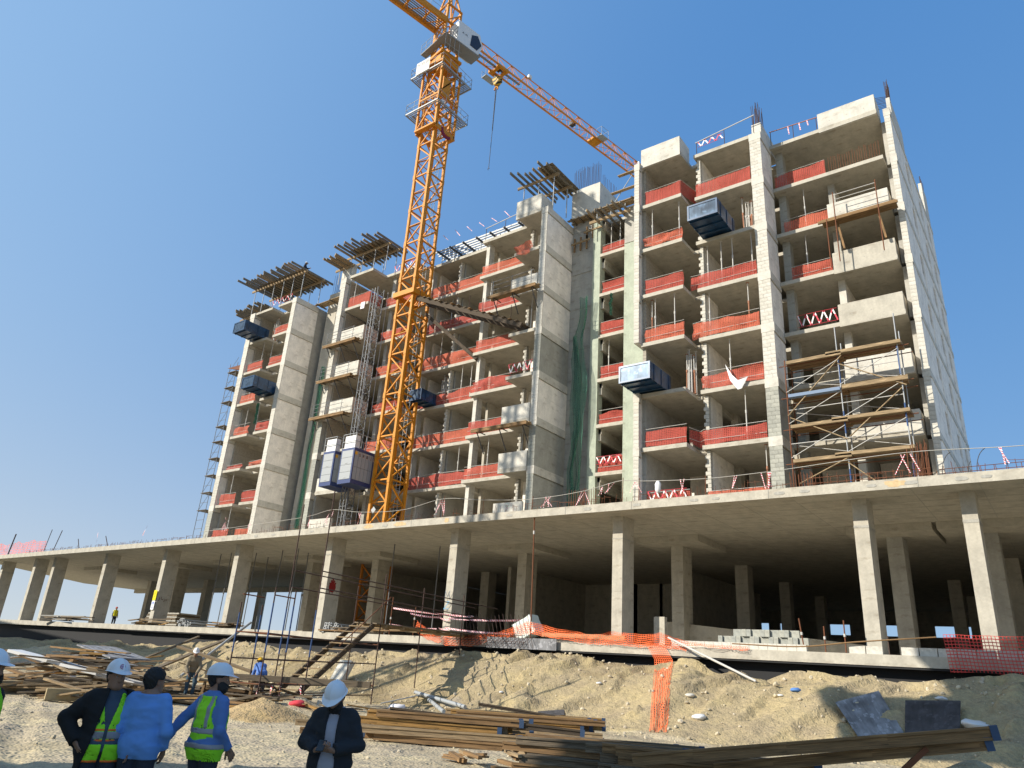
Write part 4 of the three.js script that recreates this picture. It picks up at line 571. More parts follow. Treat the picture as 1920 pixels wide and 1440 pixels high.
single('floor_number_sign', 'small white sign with a figure 8 hung on a slab edge', 'sign', [(() => { const g = new THREE.BoxGeometry(0.45, 0.6, 0.02); g.rotateZ(-0.05); g.translate(-42.7, L(6) - 0.28, -34.36); return g; })()], new THREE.MeshStandardMaterial({ roughness: 0.6, map: canvasTex(96, 128, (g) => { g.fillStyle = '#f1ecec'; g.fillRect(0, 0, 96, 128); g.strokeStyle = '#c98f9c'; g.lineWidth = 5; g.strokeRect(12, 10, 72, 108); g.font = 'bold 84px sans-serif'; g.fillStyle = '#b98492'; g.fillText('8', 24, 96); }) }));

// ---------- roof formwork decks ----------
function deck(name, label, x0, x1, zf, zb, y, o = {}) {
  const d = thing('formwork_deck', label, 'formwork', [(x0 + x1) / 2, L(7), (zf + zb) / 2]); const n = Math.round((x1 - x0) / (o.st ?? 0.42));
  for (let i = 0; i <= n; i++) { if (o.gap && rnd() < o.gap) continue; const x = x0 + i * (x1 - x0) / n + rr(-.05, .05); part(d, 'joist', beam([x, y, zf + rr(-.1, .7)], [x, y, zb + rr(-.3, .2)], 0.09, 0.19), rnd() < 0.75 ? mats.woodSilver : mats.woodPale); }
  for (const z of o.prim ?? [zf - 1.4, zb + 1]) { part(d, 'primary_beam', beam([x0 - 0.5, y - 0.2, z], [x1 + 0.3, y - 0.2, z], 0.1, 0.2), mats.woodPale); const m = Math.max(2, Math.round((x1 - x0) / 1.5)); for (let i = 0; i <= m; i++) { const x = x0 + 0.1 + i * (x1 - x0 - 0.2) / m; part(d, 'prop', tube([x, L(7), z], [x, y - 0.3, z], 0.035, 6), mats.galv); } }
  if (o.ply) part(d, 'plywood', uvBox(box(o.ply[0], o.ply[1], y + 0.1, y + 0.125, o.ply[2], o.ply[3]), 2), mats.woodSilver);
  return d;
}
deck('a', 'grey timber formwork deck on props above the left wing roof', -59.4, -51.8, -33.2, -37.6, L(7) + 2.75, { ply: [-58.8, -52.0, -34.4, -37.4] });
deck('b', 'grey timber formwork deck on props above the roof behind the hoist', -46.3, -41.5, -33.8, -37.3, L(7) + 2.75, { ply: [-45.8, -41.8, -34.6, -37.0] });
deck('c', 'small tilted timber formwork deck beside the pale core wall', -47.2, -45.6, -33.7, -35.6, L(7) + 1.65, { st: 0.25, prim: [-34.9] });
deck('d', 'open timber formwork joists above the parapet beside the lift core', -27.4, -24.6, -33.9, -37.7, L(7) + 2.75, { gap: 0.25, ply: [-25.6, -24.3, -34.0, -37.6], prim: [-34.9, -36.6] });
deck('e', 'low timber decking at the far left roof edge', -62.6, -58.0, -34.9, -36.8, L(7) + 0.95, { st: 0.3, prim: [-35.8] });
deck('f', 'timber joists on props over the shaft opening next to the lift core', -22.6, -20.2, -36.6, -39.4, L(7) - 0.5, { prim: [-37.2], st: 0.5 });
{ const d = thing('beam_grid', 'grid of pale aluminium formwork beams lying above the middle roof', 'formwork', [-33, L(7), -37]); for (let i = 0; i < 6; i++) part(d, 'long_beam', beam([-37.3 + rr(-.2, .2), L(7) + 0.95, -36.5 - i * 0.28], [-28.3 + rr(-.4, .3), L(7) + 0.95, -36.5 - i * 0.28], 0.07, 0.13), mats.galv); for (let i = 0; i < 7; i++) { const x = -36.8 + i * 1.35; part(d, 'cross_beam', beam([x, L(7) + 0.82, -36.2], [x, L(7) + 0.82, -38.2], 0.1, 0.14), mats.dkSteel); part(d, 'prop', tube([x, L(7), -36.9], [x, L(7) + 0.8, -36.9], 0.035, 6), mats.galv); } }
{ const d = thing('column_formwork', 'pale steel column formwork panel clamped beside the block pier at roof level', 'formwork', [-18.6, L(6) + 1, -37]); for (let i = 0; i < 5; i++) part(d, 'waler', beam([-19.2 + i * 0.02, L(6) + 2.4 + i * 0.62, -36.4], [-17.95, L(6) + 2.4 + i * 0.62, -36.4], 0.12, 0.12), mats.woodPale); for (let i = 0; i < 4; i++) part(d, 'stud', box(-19.0 + i * 0.3, -18.9 + i * 0.3, L(6) + 2.2, L(7) + 2.4, -36.5, -36.62), mats.white); part(d, 'brace', tube([-19.1, L(7) + 1.6, -36.3], [-20.6, L(7) - 0.4, -36.3], 0.03, 6), mats.galv); part(d, 'plank', beam([-20.8, L(7) + 0.25, -36.2], [-17.95, L(7) + 0.25, -36.2], 0.25, 0.05), mats.woodPale); part(d, 'plank', beam([-20.3, L(7) + 1.5, -36.2], [-18.2, L(7) + 1.5, -36.2], 0.25, 0.05), mats.woodPale); }
for (const [x0, x1, y, z, lb] of [[-25.0, -22.6, L(7) + 0.3, -37.5, 'timber walkway planks around the base of the lift core'], [-22.6, -18.0, L(7) + 0.1, -37.1, 'timber walkway planks spanning the shaft at roof level'], [-52.0, -46.0, L(7) + 0.05, -36.6, 'timber walkway planks joining the left wing roof to the pale core']]) { const t = thing('plank_walkway', lb, 'walkway', [(x0 + x1) / 2, y, z]); for (let i = 0; i < 3; i++) part(t, 'plank', beam([x0 + rr(-.2, .2), y, z - i * 0.26], [x1 + rr(-.2, .2), y + rr(-.04, .04), z - i * 0.26], 0.22, 0.05), mats.woodPale); for (let i = 0; i < 4; i++) part(t, 'bearer', beam([x0 + 0.3 + i * (x1 - x0 - 0.6) / 3, y - 0.1, z + 0.3], [x0 + 0.3 + i * (x1 - x0 - 0.6) / 3, y - 0.1, z - 0.9], 0.09, 0.12), mats.woodGrey); }
for (const [x, y] of [[-24.2, L(6) + 0.9], [-23.2, L(6) + 1.6]]) { const t = thing('shutter_frame', y > L(6) + 1 ? 'brown timber shutter frame fixed to the core wall above the grey patch' : 'brown timber shutter frame fixed to the core wall under the walkway', 'formwork', [x, y, -37.9]); for (let i = 0; i < 3; i++) part(t, 'stud', beam([x - 0.5 + i * 0.5, y, -37.85], [x - 0.5 + i * 0.5, y + 1.1, -37.85], 0.1, 0.1), mats.wood); part(t, 'waler', beam([x - 0.7, y + 0.6, -37.75], [x + 0.8, y + 0.65, -37.75], 0.1, 0.12), mats.woodPale); }

// ---------- starter bars ----------
function rebar(name, label, spots, h, m = mats.rustDk) { const r = thing('starter_bars', label, 'rebar', [spots[0][0], spots[0][1], spots[0][2]]); for (const [x, y, z] of spots) part(r, 'bar', tube([x, y, z], [x + rr(-.07, .07) * h * 0.4, y + h * rr(0.9, 1.06), z + rr(-.05, .05)], 0.014, 4), m); return r; }
const gridPts = (x0, x1, nx, z0, z1, nz, y) => { const o = []; for (let i = 0; i < nx; i++) for (let j = 0; j < nz; j++) o.push([x0 + (x1 - x0) * (nx > 1 ? i / (nx - 1) : 0), y, z0 + (z1 - z0) * (nz > 1 ? j / (nz - 1) : 0)]); return o; };
rebar('a', 'row of dark starter bars standing up from the lift core', gridPts(-24.9, -22.75, 15, -37.85, -38.0, 2, L(7) + 3.0), 1.9);
rebar('b', 'starter bars along the side wall of the lift core', gridPts(-22.8, -22.8, 1, -38.4, -40.3, 10, L(7) + 3.0), 1.2);
rebar('c', 'bundle of starter bars on top of the block pier', gridPts(-10.9, -10.5, 5, -35.6, -36.4, 4, L(7) + 1.0), 1.6);
rebar('d', 'starter bars sticking up at the gable corner', gridPts(-4.0, -3.9, 2, -37.9, -38.6, 6, L(7) + 1.5), 1.3);
{ const r = thing('starter_bars', 'fan of horizontal bars at the gable corner beside the roof parapet', 'rebar', [-4.2, L(7) + 1, -38]); for (let i = 0; i < 9; i++) part(r, 'bar', tube([-3.95, L(7) + 0.9 + i * 0.13, -37.95 - i * 0.05], [-5.1 + rr(-.2, .3), L(7) + 0.8 + i * 0.12, -37.7], 0.014, 4), mats.rustDk); }
rebar('e', 'starter bars behind the roof parapet next to the shaft', gridPts(-18.6, -17.0, 10, -37.5, -38.5, 3, L(7) + 0.9), 1.5);
rebar('f', 'starter bars rising between the two left formwork decks', gridPts(-51.3, -49.6, 8, -37.6, -38.1, 3, L(7) + 1.4), 2.3);
rebar('g', 'rusty starter bars on the sixth floor along the gable bay edge', gridPts(-7.2, -4.6, 22, -36.85, -36.95, 1, L(6)), 1.1, mats.rust);
rebar('h', 'tall rusty starter bars on the podium at the foot of the gable wall', gridPts(-4.75, -4.2, 9, -34.6, -35.2, 2, L(0)), 1.9, mats.rust);
rebar('i', 'rusty starter bars on the podium beside the foot of the block pier', gridPts(-9.9, -8.9, 9, -34.4, -34.9, 2, L(0)), 1.0, mats.rust);
rebar('j', 'rusty starter bars on the podium in front of the shaft opening', gridPts(-22.3, -20.7, 12, -34.6, -34.9, 2, L(0)), 1.3, mats.rust);
rebar('k', 'dark starter bars on the gable wall top further back', gridPts(-3.95, -3.9, 2, -49, -50, 5, L(7) + 2.4), 0.9);
// short starter bars all along the podium edge, too many and fine to pick apart
{ const gs = []; for (let x = -92; x < -1; x += rr(0.14, 0.42)) { const d = rr(0.12, 0.5), h = rr(0.18, x < -55 ? 0.4 : 0.62); gs.push(tube([x, L(0), ZF - d], [x + rr(-.06, .06), L(0) + h, ZF - d], 0.011, 4)); if (rnd() < 0.3) gs.push(tube([x, L(0) + h * 0.8, ZF - d], [x + rr(0.3, 1.2), L(0) + h * rr(.6, .9), ZF - d], 0.01, 4)); } const o = single('edge_starter_bars', 'short rusty starter bars bristling along the podium edge', 'rebar', gs, mats.rust); o.userData.kind = 'stuff'; }
{ const gs = [[-3.6, 0, -33.4, 0.25, 0.95], [-2.4, 0, -33.5, 0.25, 1.0], [-2.7, 0, -33.4, 0.1, 0.5]].map(([x, y, z, l, h]) => { const c = new THREE.QuadraticBezierCurve3(V(x, L(0), z), V(x + 0.05, L(0) + h * 0.8, z), V(x + l * 1.6, L(0) + h, z)); return new THREE.TubeGeometry(c, 8, 0.016, 5); }); gs.forEach((q, i) => single('bent_bar', ['bent dark bar curling up beside the gable wall foot', 'tallest bent dark bar at the podium edge right of the gable', 'shortest bent dark bar at the podium edge right of the gable'][i], 'rebar', q, mats.dkSteel)); single('edge_ladder_mesh', 'low ladder of rusty bars along the right podium edge', 'rebar', [tube([-3.7, L(0) + 0.3, -33.5], [2, L(0) + 0.32, -33.5], 0.014, 4), tube([-3.7, L(0) + 0.12, -33.5], [2, L(0) + 0.13, -33.5], 0.014, 4), ...Array.from({ length: 12 }, (_, i) => tube([-3.6 + i * 0.45, L(0), -33.5], [-3.6 + i * 0.45, L(0) + 0.32, -33.5], 0.012, 4))], mats.rust); single('edge_ladder_mesh', 'low ladder of rusty bars along the podium edge under the gable scaffold', 'rebar', [tube([-9, L(0) + 0.45, -33.6], [-4, L(0) + 0.42, -33.6], 0.016, 4), tube([-9, L(0) + 0.2, -33.6], [-4, L(0) + 0.18, -33.6], 0.016, 4), ...Array.from({ length: 16 }, (_, i) => tube([-8.9 + i * 0.32, L(0), -33.6], [-8.9 + i * 0.32, L(0) + 0.46, -33.6], 0.013, 4))], mats.rust); }
// ---------- scaffolds on the building ----------
{
  const s = thing('frame_scaffold', 'tall tube scaffold with four plank lifts in front of the gable bay', 'scaffold', [-7.2, 10.35, -35]);
  const zf = -34.9, zb = -35.9, xs = [-9.9, -7.38, -4.8];
  xs.forEach((x, i) => { for (const z of [zf, zb]) { part(s, 'standard', tube([x, L(0), z], [x + rr(-.03, .03), i ? 18.4 + rr(-.4, .5) : 17.3, z], 0.03, 6), i ? mats.galv : mats.rust); if (i && z === zf) for (const [a, b] of [[10.4, 11.4], [13.1, 14.2], [15.6, 17.0]]) part(s, 'coupler_sleeve', tube([x, a, z + 0.004], [x, b, z + 0.004], 0.036, 6), mats.scafBlue); } });
  [12.0, 13.72, 15.36, 17.08].forEach((y, i) => {
    for (const z of [zf, zb]) part(s, 'ledger', tube([-10.2, y - 0.1, z], [-4.3, y - 0.08, z], 0.025, 6), mats.rust);
    for (let j = 0; j < 3; j++) { const z = zf + 0.05 - j * 0.36; if (i === 2 && j === 0) { part(s, 'plank', beam([-7.3, y, z], [-4.5, y, z], 0.3, 0.2), mats.woodPale); part(s, 'steel_plank', beam([-9.8, y - 0.05, z], [-7.4, y - 0.05, z], 0.3, 0.16), M(0.2, 0.26, 0.36)); } else { part(s, 'plank', beam([-9.8, y, z], [-7.2, y + 0.02, z], 0.3, 0.16), j ? mats.wood : mats.woodPale); part(s, 'plank', beam([-7.9, y + 0.1, z], [-4.6, y + 0.1, z], 0.3, 0.16), j ? mats.wood : mats.woodPale); } }
    if (i < 3) for (const [a, b] of [[-9.9, -7.38], [-7.38, -4.8]]) { part(s, 'brace', tube([a, y + 0.2, zf + 0.05], [b, y + 1.5, zf + 0.05], 0.02, 5), mats.prop); part(s, 'brace', tube([a, y + 1.1, zb], [b, y + 0.5, zb], 0.018, 5), mats.prop); part(s, 'guard_rail', tube([a, y + 0.9, zf], [b, y + 0.9, zf], 0.022, 5), mats.prop); }
  });
  for (const [a, b] of [[[-9.9, 14.3], [-7.2, 17.0]], [[-7.4, 16.6], [-4.6, 15.0]], [[-9.8, 14.2], [-7.3, 12.8]], [[-7.2, 12.9], [-4.8, 14.9]], [[-9.6, 10.9], [-7.4, 11.9]], [[-7.4, 11.7], [-6.2, 10.6]]]) part(s, 'brace', tube([a[0], a[1], zf + 0.12], [b[0], b[1], zf + 0.12], 0.03, 6), mats.woodPale);
  const u = thing('scaffold_platform', 'brown timber platform on tall poles under a gable balcony', 'scaffold', [-6, L(5) - 0.4, -36.3]); for (let j = 0; j < 3; j++) part(u, 'plank', beam([-7.75, L(5) - 0.36, -36.1 - j * 0.27], [-4.1, L(5) - 0.34, -36.1 - j * 0.27], 0.25, 0.06), mats.wood); part(u, 'bearer', beam([-7.9, L(5) - 0.46, -36.0], [-4.0, L(5) - 0.44, -36.0], 0.1, 0.14), mats.wood); for (const [x, y0, y1] of [[-7.45, L(4) - 0.2, L(5) - 0.4], [-7.0, L(4), L(5) + 1.2], [-4.9, L(4), L(5) + 1.2]]) part(u, 'post', tube([x, y0, -35.95], [x, y1, -35.95], 0.03, 6), mats.rust); for (const q of [0.35, 0.7, 1.0]) part(u, 'guard_rail', tube([-7.0, L(5) + q, -35.95], [-4.9, L(5) + q, -35.95], 0.02, 5), mats.prop); for (const x of [-7.0, -5.0]) part(u, 'prop_timber', beam([x + 0.2, L(4) + 0.95, -36.4], [x, L(5) - 0.5, -36.4], 0.1, 0.1), mats.wood);
}
function bracket(label, x0, x1, z, y, rail = true) {
  const s = thing('bracket_platform', label, 'scaffold', [(x0 + x1) / 2, y, z]);
  for (let j = 0; j < 3; j++) part(s, 'plank', beam([x0 + rr(-.15, .1), y, z - j * 0.25], [x1 + rr(-.1, .15), y, z - j * 0.25], 0.23, 0.05), mats.woodPale);
  part(s, 'edge_beam', beam([x0, y - 0.12, z + 0.06], [x1, y - 0.12, z + 0.06], 0.08, 0.16), mats.wood);
  for (let i = 0; i < 3; i++) { const x = x0 + 0.4 + i * (x1 - x0 - 0.8) / 2; part(s, 'bracket', [bar([x, y - 0.1, z], [x, y - 1.4, z - 0.9], 0.05), bar([x, y - 0.1, z + 0.05], [x, y - 0.1, z - 0.9], 0.05)], mats.dkSteel); if (rail) part(s, 'post', tube([x, y, z + 0.05], [x, y + 1.1, z + 0.05], 0.022, 5), mats.steel); }
  if (rail) for (const q of [0.4, 0.75, 1.05]) part(s, 'guard_rail', tube([x0 + 0.2, y + q, z + 0.05], [x1 - 0.2, y + q, z + 0.05], 0.018, 5), mats.steel);
}
bracket('plank platform with rail hung under the fifth-floor balcony of the middle pier', -29.0, -25.0, -33.9, L(5) - 0.32);
bracket('plank platform without rail under the second-floor balcony of the middle pier', -29.6, -25.2, -34.1, L(2) - 0.45, false);
bracket('plank platform with rail under the fifth-floor balcony behind the hoist mast', -46.2, -42.3, -33.85, L(5) - 0.35);
bracket('plank platform with rail under the fourth-floor balcony behind the hoist mast', -46.2, -42.2, -33.85, L(4) - 0.35);
bracket('plank platform with rail under the third-floor balcony above the hoist cabins', -46.4, -42.3, -33.85, L(3) - 0.35);
{ // ladder scaffold at the far left edge
  const s = thing('ladder_scaffold', 'slender scaffold tower with small platforms at the left edge of the block', 'scaffold', [-61.6, 10.35, -35.6]);
  for (const [x, z] of [[-62.2, -35.3], [-61.0, -35.3], [-62.2, -36.3], [-61.0, -36.3]]) part(s, 'standard', tube([x, L(0), z], [x, 27.7, z], 0.03, 6), mats.steel);
  for (let y = L(0) + 0.6; y < 27.3; y += 0.78) { part(s, 'rung', tube([-62.2, y, -35.3], [-61.0, y, -35.3], 0.02, 5), mats.steel); }
  for (const y of [26.8, 25.2, 23.7, 21.3, 19.8, 18.2, 16.6, 15.0, 13.4]) { part(s, 'plank', uvBox(box(-62.3, -60.9, y - 0.05, y, -35.2, -36.4), 1), mats.woodGrey); part(s, 'brace', tube([-62.2, y, -35.28], [-61.0, y + 1.4, -35.28], 0.018, 5), mats.steel); }
}
single('tarpaulin_flap', 'dark red tarpaulin flap sticking out of the left wing edge', 'tarpaulin', [(() => { const g = new THREE.BufferGeometry(); g.setAttribute('position', new THREE.Float32BufferAttribute([-61.4, L(5) + 1.0, -34.6, -59.3, L(5) + 0.45, -34.6, -59.3, L(5) + 0.95, -34.6, -60.2, L(5) + 0.85, -35.6], 3)); g.setAttribute('uv', new THREE.Float32BufferAttribute([0, 0, 1, 0, 1, 1, 0, 1], 2)); g.setIndex([0, 1, 2, 0, 2, 3]); g.computeVertexNormals(); return g; })()], mats.rust);
// ---------- barrier rope with tape along the podium edge, and roof rails ----------
const ropePts = [[-58, 10.9], [-52, 11.05], [-43.8, 11.33], [-41.37, 11.62], [-38.5, 11.26], [-34.3, 11.12], [-30.8, 11.57], [-27.6, 11.24], [-24, 11.02], [-20.6, 11.19], [-18.24, 11.55], [-17.3, 11.43], [-13.7, 11.21], [-10.7, 11.24], [-4.8, 11.48], [-0.7, 11.28], [5, 11.3]];
single('barrier_rope', 'pale barrier rope strung along the podium edge', 'rope', [new THREE.TubeGeometry(new THREE.CatmullRomCurve3(ropePts.map(([x, y]) => V(x, y, -33.42))), 160, 0.016, 4)], mats.rope);
for (const [x, y] of ropePts.slice(2, -2)) { const p = single('barrier_post', 'thin steel post holding the barrier rope on the podium edge', 'post', [tube([x, L(0), -33.42], [x + 0.04, y + 0.15, -33.42], 0.02, 5)], mats.rust, 'posts of the podium barrier rope'); }
function tapeStrip(a, b, w = 0.075, sag = 0, n = 10, label = 'red and white barrier tape tied to the podium rope', group = 'loose tapes on the podium rope') {
  a = arr(a); b = arr(b); const pos = [], uv = [], idx = [], Lh = a.distanceTo(b), d = b.clone().sub(a).normalize(); const side = Math.abs(d.y) > 0.7 ? V(1, 0, 0.2).normalize() : UP.clone();
  for (let i = 0; i <= n; i++) { const t = i / n, p = a.clone().lerp(b, t); p.y -= sag * 4 * t * (1 - t); const tw = side.clone().applyAxisAngle(d, Math.sin(t * 5 + a.x * 3) * 0.5); for (const s of [-0.5, 0.5]) { pos.push(p.x + tw.x * w * s, p.y + tw.y * w * s, p.z + tw.z * w * s + Math.sin(t * 9 + a.x) * 0.01); uv.push(t * Lh / 0.24, s + 0.5); } }
  for (let i = 0; i < n; i++) { const q = i * 2; idx.push(q, q + 1, q + 2, q + 1, q + 3, q + 2); }
  const g = new THREE.BufferGeometry(); g.setAttribute('position', new THREE.Float32BufferAttribute(pos, 3)); g.setAttribute('uv', new THREE.Float32BufferAttribute(uv, 2)); g.setIndex(idx); g.computeVertexNormals();
  return single('barrier_tape', label, 'barrier tape', [g], mats.tape, group);
}
for (const [x, y, n, h] of [[-43.6, 11.3, 2, 1], [-41.4, 11.6, 3, 1.1], [-38.4, 11.2, 2, 0.9], [-30.9, 11.5, 5, 1.0], [-22.9, 11.05, 5, 0.65], [-20.6, 11.15, 3, 0.8], [-19.6, 11.3, 2, 0.55], [-18.8, 11.45, 2, 0.6], [-17.3, 11.4, 2, 0.7], [-15, 11.3, 2, 0.8], [-10.7, 11.2, 5, 0.9], [-4.8, 11.4, 3, 0.9], [-1.6, 11.3, 2, 0.8], [-12.1, 11.2, 2, 0.7], [-54.3, 11.9, 4, 1.3], [-51.0, 11.2, 2, 0.9], [-67, 12.0, 2, 1.3], [-76, 11.8, 2, 1.2]]) for (let i = 0; i < n; i++) tapeStrip([x + rr(-.25, .25), y, -33.4], [x + rr(-.5, .5), y - h * rr(0.7, 1), -33.38 + rr(-.05, .08)], 0.045);
// zigzag tapes
function zig(x0, x1, z, y0, y1, n, label) { const t = thing('zigzag_tape', label, 'barrier tape', [(x0 + x1) / 2, y0, z]); const gs = []; for (let i = 0; i < n; i++) { const a = V(x0 + (x1 - x0) * i / n, i % 2 ? y0 : y1, z), b = V(x0 + (x1 - x0) * (i + 1) / n, i % 2 ? y1 : y0, z); const m = beam(a, b, 0.004, 0.07); const uv = m.attributes.uv; part(t, 'tape_run', m, mats.tape); } part(t, 'line', [tube([x0, y1, z], [x1, y1, z], 0.014, 4), tube([x0, y0, z], [x1, y0, z], 0.012, 4)], mats.tapeR); }
zig(-9.6, -7.6, -36.85, L(3) + 0.25, L(3) + 0.95, 9, 'red and white tape zigzagging across the third-floor gable bay');
zig(-27.6, -25.6, -34.9, L(3) + 0.3, L(3) + 0.95, 9, 'dark red zigzag tape across the third-floor opening beside the tall pier');
zig(-22.4, -20.7, -37.7, L(1) + 0.5, L(1) + 0.98, 7, 'zigzag tape over the first-floor net of the shaft');
zig(-14.2, -12.6, -35.2, L(7) + 0.6, L(7) + 1.0, 7, 'zigzag tape hanging from the roof rail beside the block pier');
zig(-17.3, -15.1, -34.45, L(0) + 0.2, L(0) + 0.75, 9, 'zigzag tape over the podium net by the shaft');
zig(-56.6, -53.6, -34.9, L(7) + 0.35, L(7) + 0.9, 8, 'zigzag tape under the left wing formwork deck');
zig(-41.6, -39.2, -36.2, L(7) + 0.3, L(7) + 0.85, 7, 'zigzag tape on the roof edge under the second formwork deck');
for (const [a, b, lb] of [[[-14.35, 33.03, -35.2], [-10.6, 33.3, -35.0], 'pale rail along the roof edge left of the block pier'], [[-10.3, 33.17, -36.8], [-7.55, 33.03, -36.8], 'rusty rail along the roof edge beside the gable parapet'], [[-31.8, 33.3, -36.2], [-27.8, 33.5, -36.0], 'pale rail along the middle roof edge']]) { const t = thing('roof_rail', lb, 'rail', a); part(t, 'rail', tube(a, b, 0.03, 6), lb[0] === 'r' ? mats.propRed : mats.prop); for (const q of [0.02, 0.5, 0.98]) { const p = V(...a).lerp(V(...b), q); part(t, 'post', tube([p.x, L(7), p.z], [p.x, p.y, p.z], 0.022, 5), mats.rustDk); } }
for (let i = 0; i < 7; i++) tapeStrip([-36.5 + i * 1.25, L(7) + 2.3 + rr(-.1, .2), -36.4], [-35.9 + i * 1.25, L(7) + 1.7, -36.4], 0.07, 0, 6, 'short barrier tape fluttering above the middle roof', 'tapes above the middle roof');
for (const [x, y, l] of [[-8.55, 33.05, 0.55], [-9.2, 33.1, 0.6], [-8.1, 33.05, 0.4], [-31.2, 33.35, 0.9]]) tapeStrip([x, y, -36.75], [x + 0.05, y - l, -36.75], 0.07, 0, 6, 'barrier tape hanging from a roof rail', 'tapes on the roof rails');
single('white_bag', 'white plastic bag hung on the podium rope by the shaft bay', 'bag', [(() => { const g = new THREE.SphereGeometry(0.26, 10, 8); const p = g.attributes.position; for (let i = 0; i < p.count; i++) { const y = p.getY(i); const f = 1 + (fbm(p.getX(i) * 9, y * 9, 5, 2) - 0.5) * 0.8; p.setXYZ(i, p.getX(i) * 0.72 * f, y * 1.25, p.getZ(i) * 0.6 * f); } g.computeVertexNormals(); g.translate(-16.2, 11.02, -33.4); return g; })()], mats.white);
// ---------- left podium end: pink barrier netting and posts ----------
for (const [x0, x1, lb] of [[-104, -97.5, 'pink barrier netting at the far left podium edge'], [-97.3, -88, 'pink barrier netting between two leaning poles on the left podium edge']]) { const n = thing('barrier_netting', lb, 'netting', [(x0 + x1) / 2, L(0), -33.6]); part(n, 'mesh_cloth', cloth([[x0, -33.6], [x1, -33.6]], 1.5, { y: L(0), mess: 0.7 }), netMat(0.75, 0.2, 0.17, meshAlpha)); for (const x of [x0, x1]) part(n, 'pole', tube([x, L(0), -33.6], [x + 0.6, L(0) + 2.4, -33.6], 0.035, 6), mats.rustDk); }
for (const [x, l, h] of [[-86, 0.9, 2.2], [-80, -0.8, 1.1], [-74, -1.0, 1.1]]) single('leaning_pole', 'dark pole leaning over the left podium edge', 'pole', [tube([x, L(0), -33.7], [x + l, L(0) + h, -33.7], 0.04, 6)], mats.rustDk, 'dark poles on the left podium edge');

// ---------- ground floor slab: stored things ----------
const brickGeo = uvBox(box(-0.2, 0.2, 0, 0.2, -0.1, 0.1), 0.8);
function placeMesh(name, label, cat, g, m, x, y, z, ry, group, rz = 0) { const o = new THREE.Mesh(g, m); o.name = numbered(name); o.position.set(x, y, z); o.rotation.set(0, ry, rz); o.castShadow = o.receiveShadow = true; o.userData = { label, category: cat }; if (group) o.userData.group = group; scene.add(o); return o; }
{ const g1 = uvBox(box(-0.1, 0.1, 0, 0.3, -0.2, 0.2), 0.8), g2 = uvBox(box(-0.2, 0.2, 0, 0.3, -0.1, 0.1), 0.8); let x = -13.6; for (const [row, x0, x1] of [[0, -13.65, -9.95], [1, -12.95, -9.95]]) { x = x0; let i = 0; while (x < x1 - 0.1) { const end = (i + row) % 3 !== 1 ? 0.2 : 0.4; placeMesh('concrete_block', 'light grey concrete block stacked in two rows on the slab edge', 'block', end === 0.2 ? g1 : g2, [M(0.44, 0.46, 0.44, { map: blockTex }), mats.blockG][i % 2], x + end / 2, 3.69 + row * 0.302, -34.45 + rr(-.02, .02), rr(-.02, .02), 'stacked grey blocks'); x += end + 0.015; i++; } } }
for (let i = 0; i < 15; i++) placeMesh('kerb_block', 'white block laid as a low wall under the stacked grey blocks', 'block', brickGeo, mats.blockC, -15.5 + i * 0.41, 3.402, -33.75, rr(-.01, .01), 'white block row beneath the grey stack').scale.y = 1.4;
for (let i = 0; i < 15; i++) if (i !== 2) placeMesh('edge_block', 'white block in the row on the slab edge beside the right columns', 'block', uvBox(box(-0.3, 0.3, 0, 0.3, -0.1, 0.1), 0.8), mats.blockC, -7.5 + i * 0.635, 3.402, -33.45, rr(-.01, .01), 'white block row at the right slab edge');
function steelPipes(n, x, y, z, lb, grp) { const g = strip(new THREE.CylinderGeometry(0.045, 0.045, 3.2, 8)); g.rotateX(Math.PI / 2); const pl = box(-0.1, 0.1, -0.1, 0.1, 1.6, 1.62), hole = strip(new THREE.CylinderGeometry(0.06, 0.06, 0.03, 8)); hole.rotateX(Math.PI / 2); hole.translate(0, 0, 1.61); for (let i = 0; i < n; i++) { const o = thing('stored_prop', lb, 'prop', [x + (i % 7) * 0.24 + rr(-.08, .08), y + 0.13 + Math.floor(i / 7) * 0.2 + rr(-.03, .03), z + rr(-.3, .2)], grp); o.rotation.set(rr(-.03, .03), rr(-.1, .1), rr(0, 1.5)); for (const [nm, gg, m] of [['tube', g, mats.galv], ['end_plate', pl, mats.galv], ['bore', hole, mats.black]]) { const q = new THREE.Mesh(gg, m); q.name = nm; q.castShadow = q.receiveShadow = true; o.add(q); } } }
steelPipes(18, -58.4, 3.4, -35.2, 'galvanised prop with square end plate stacked behind the left columns', 'props stacked behind the left columns');
steelPipes(20, -40.6, 3.4, -35.2, 'galvanised prop with square end plate stacked beside the stair scaffold', 'props stacked beside the stair scaffold');
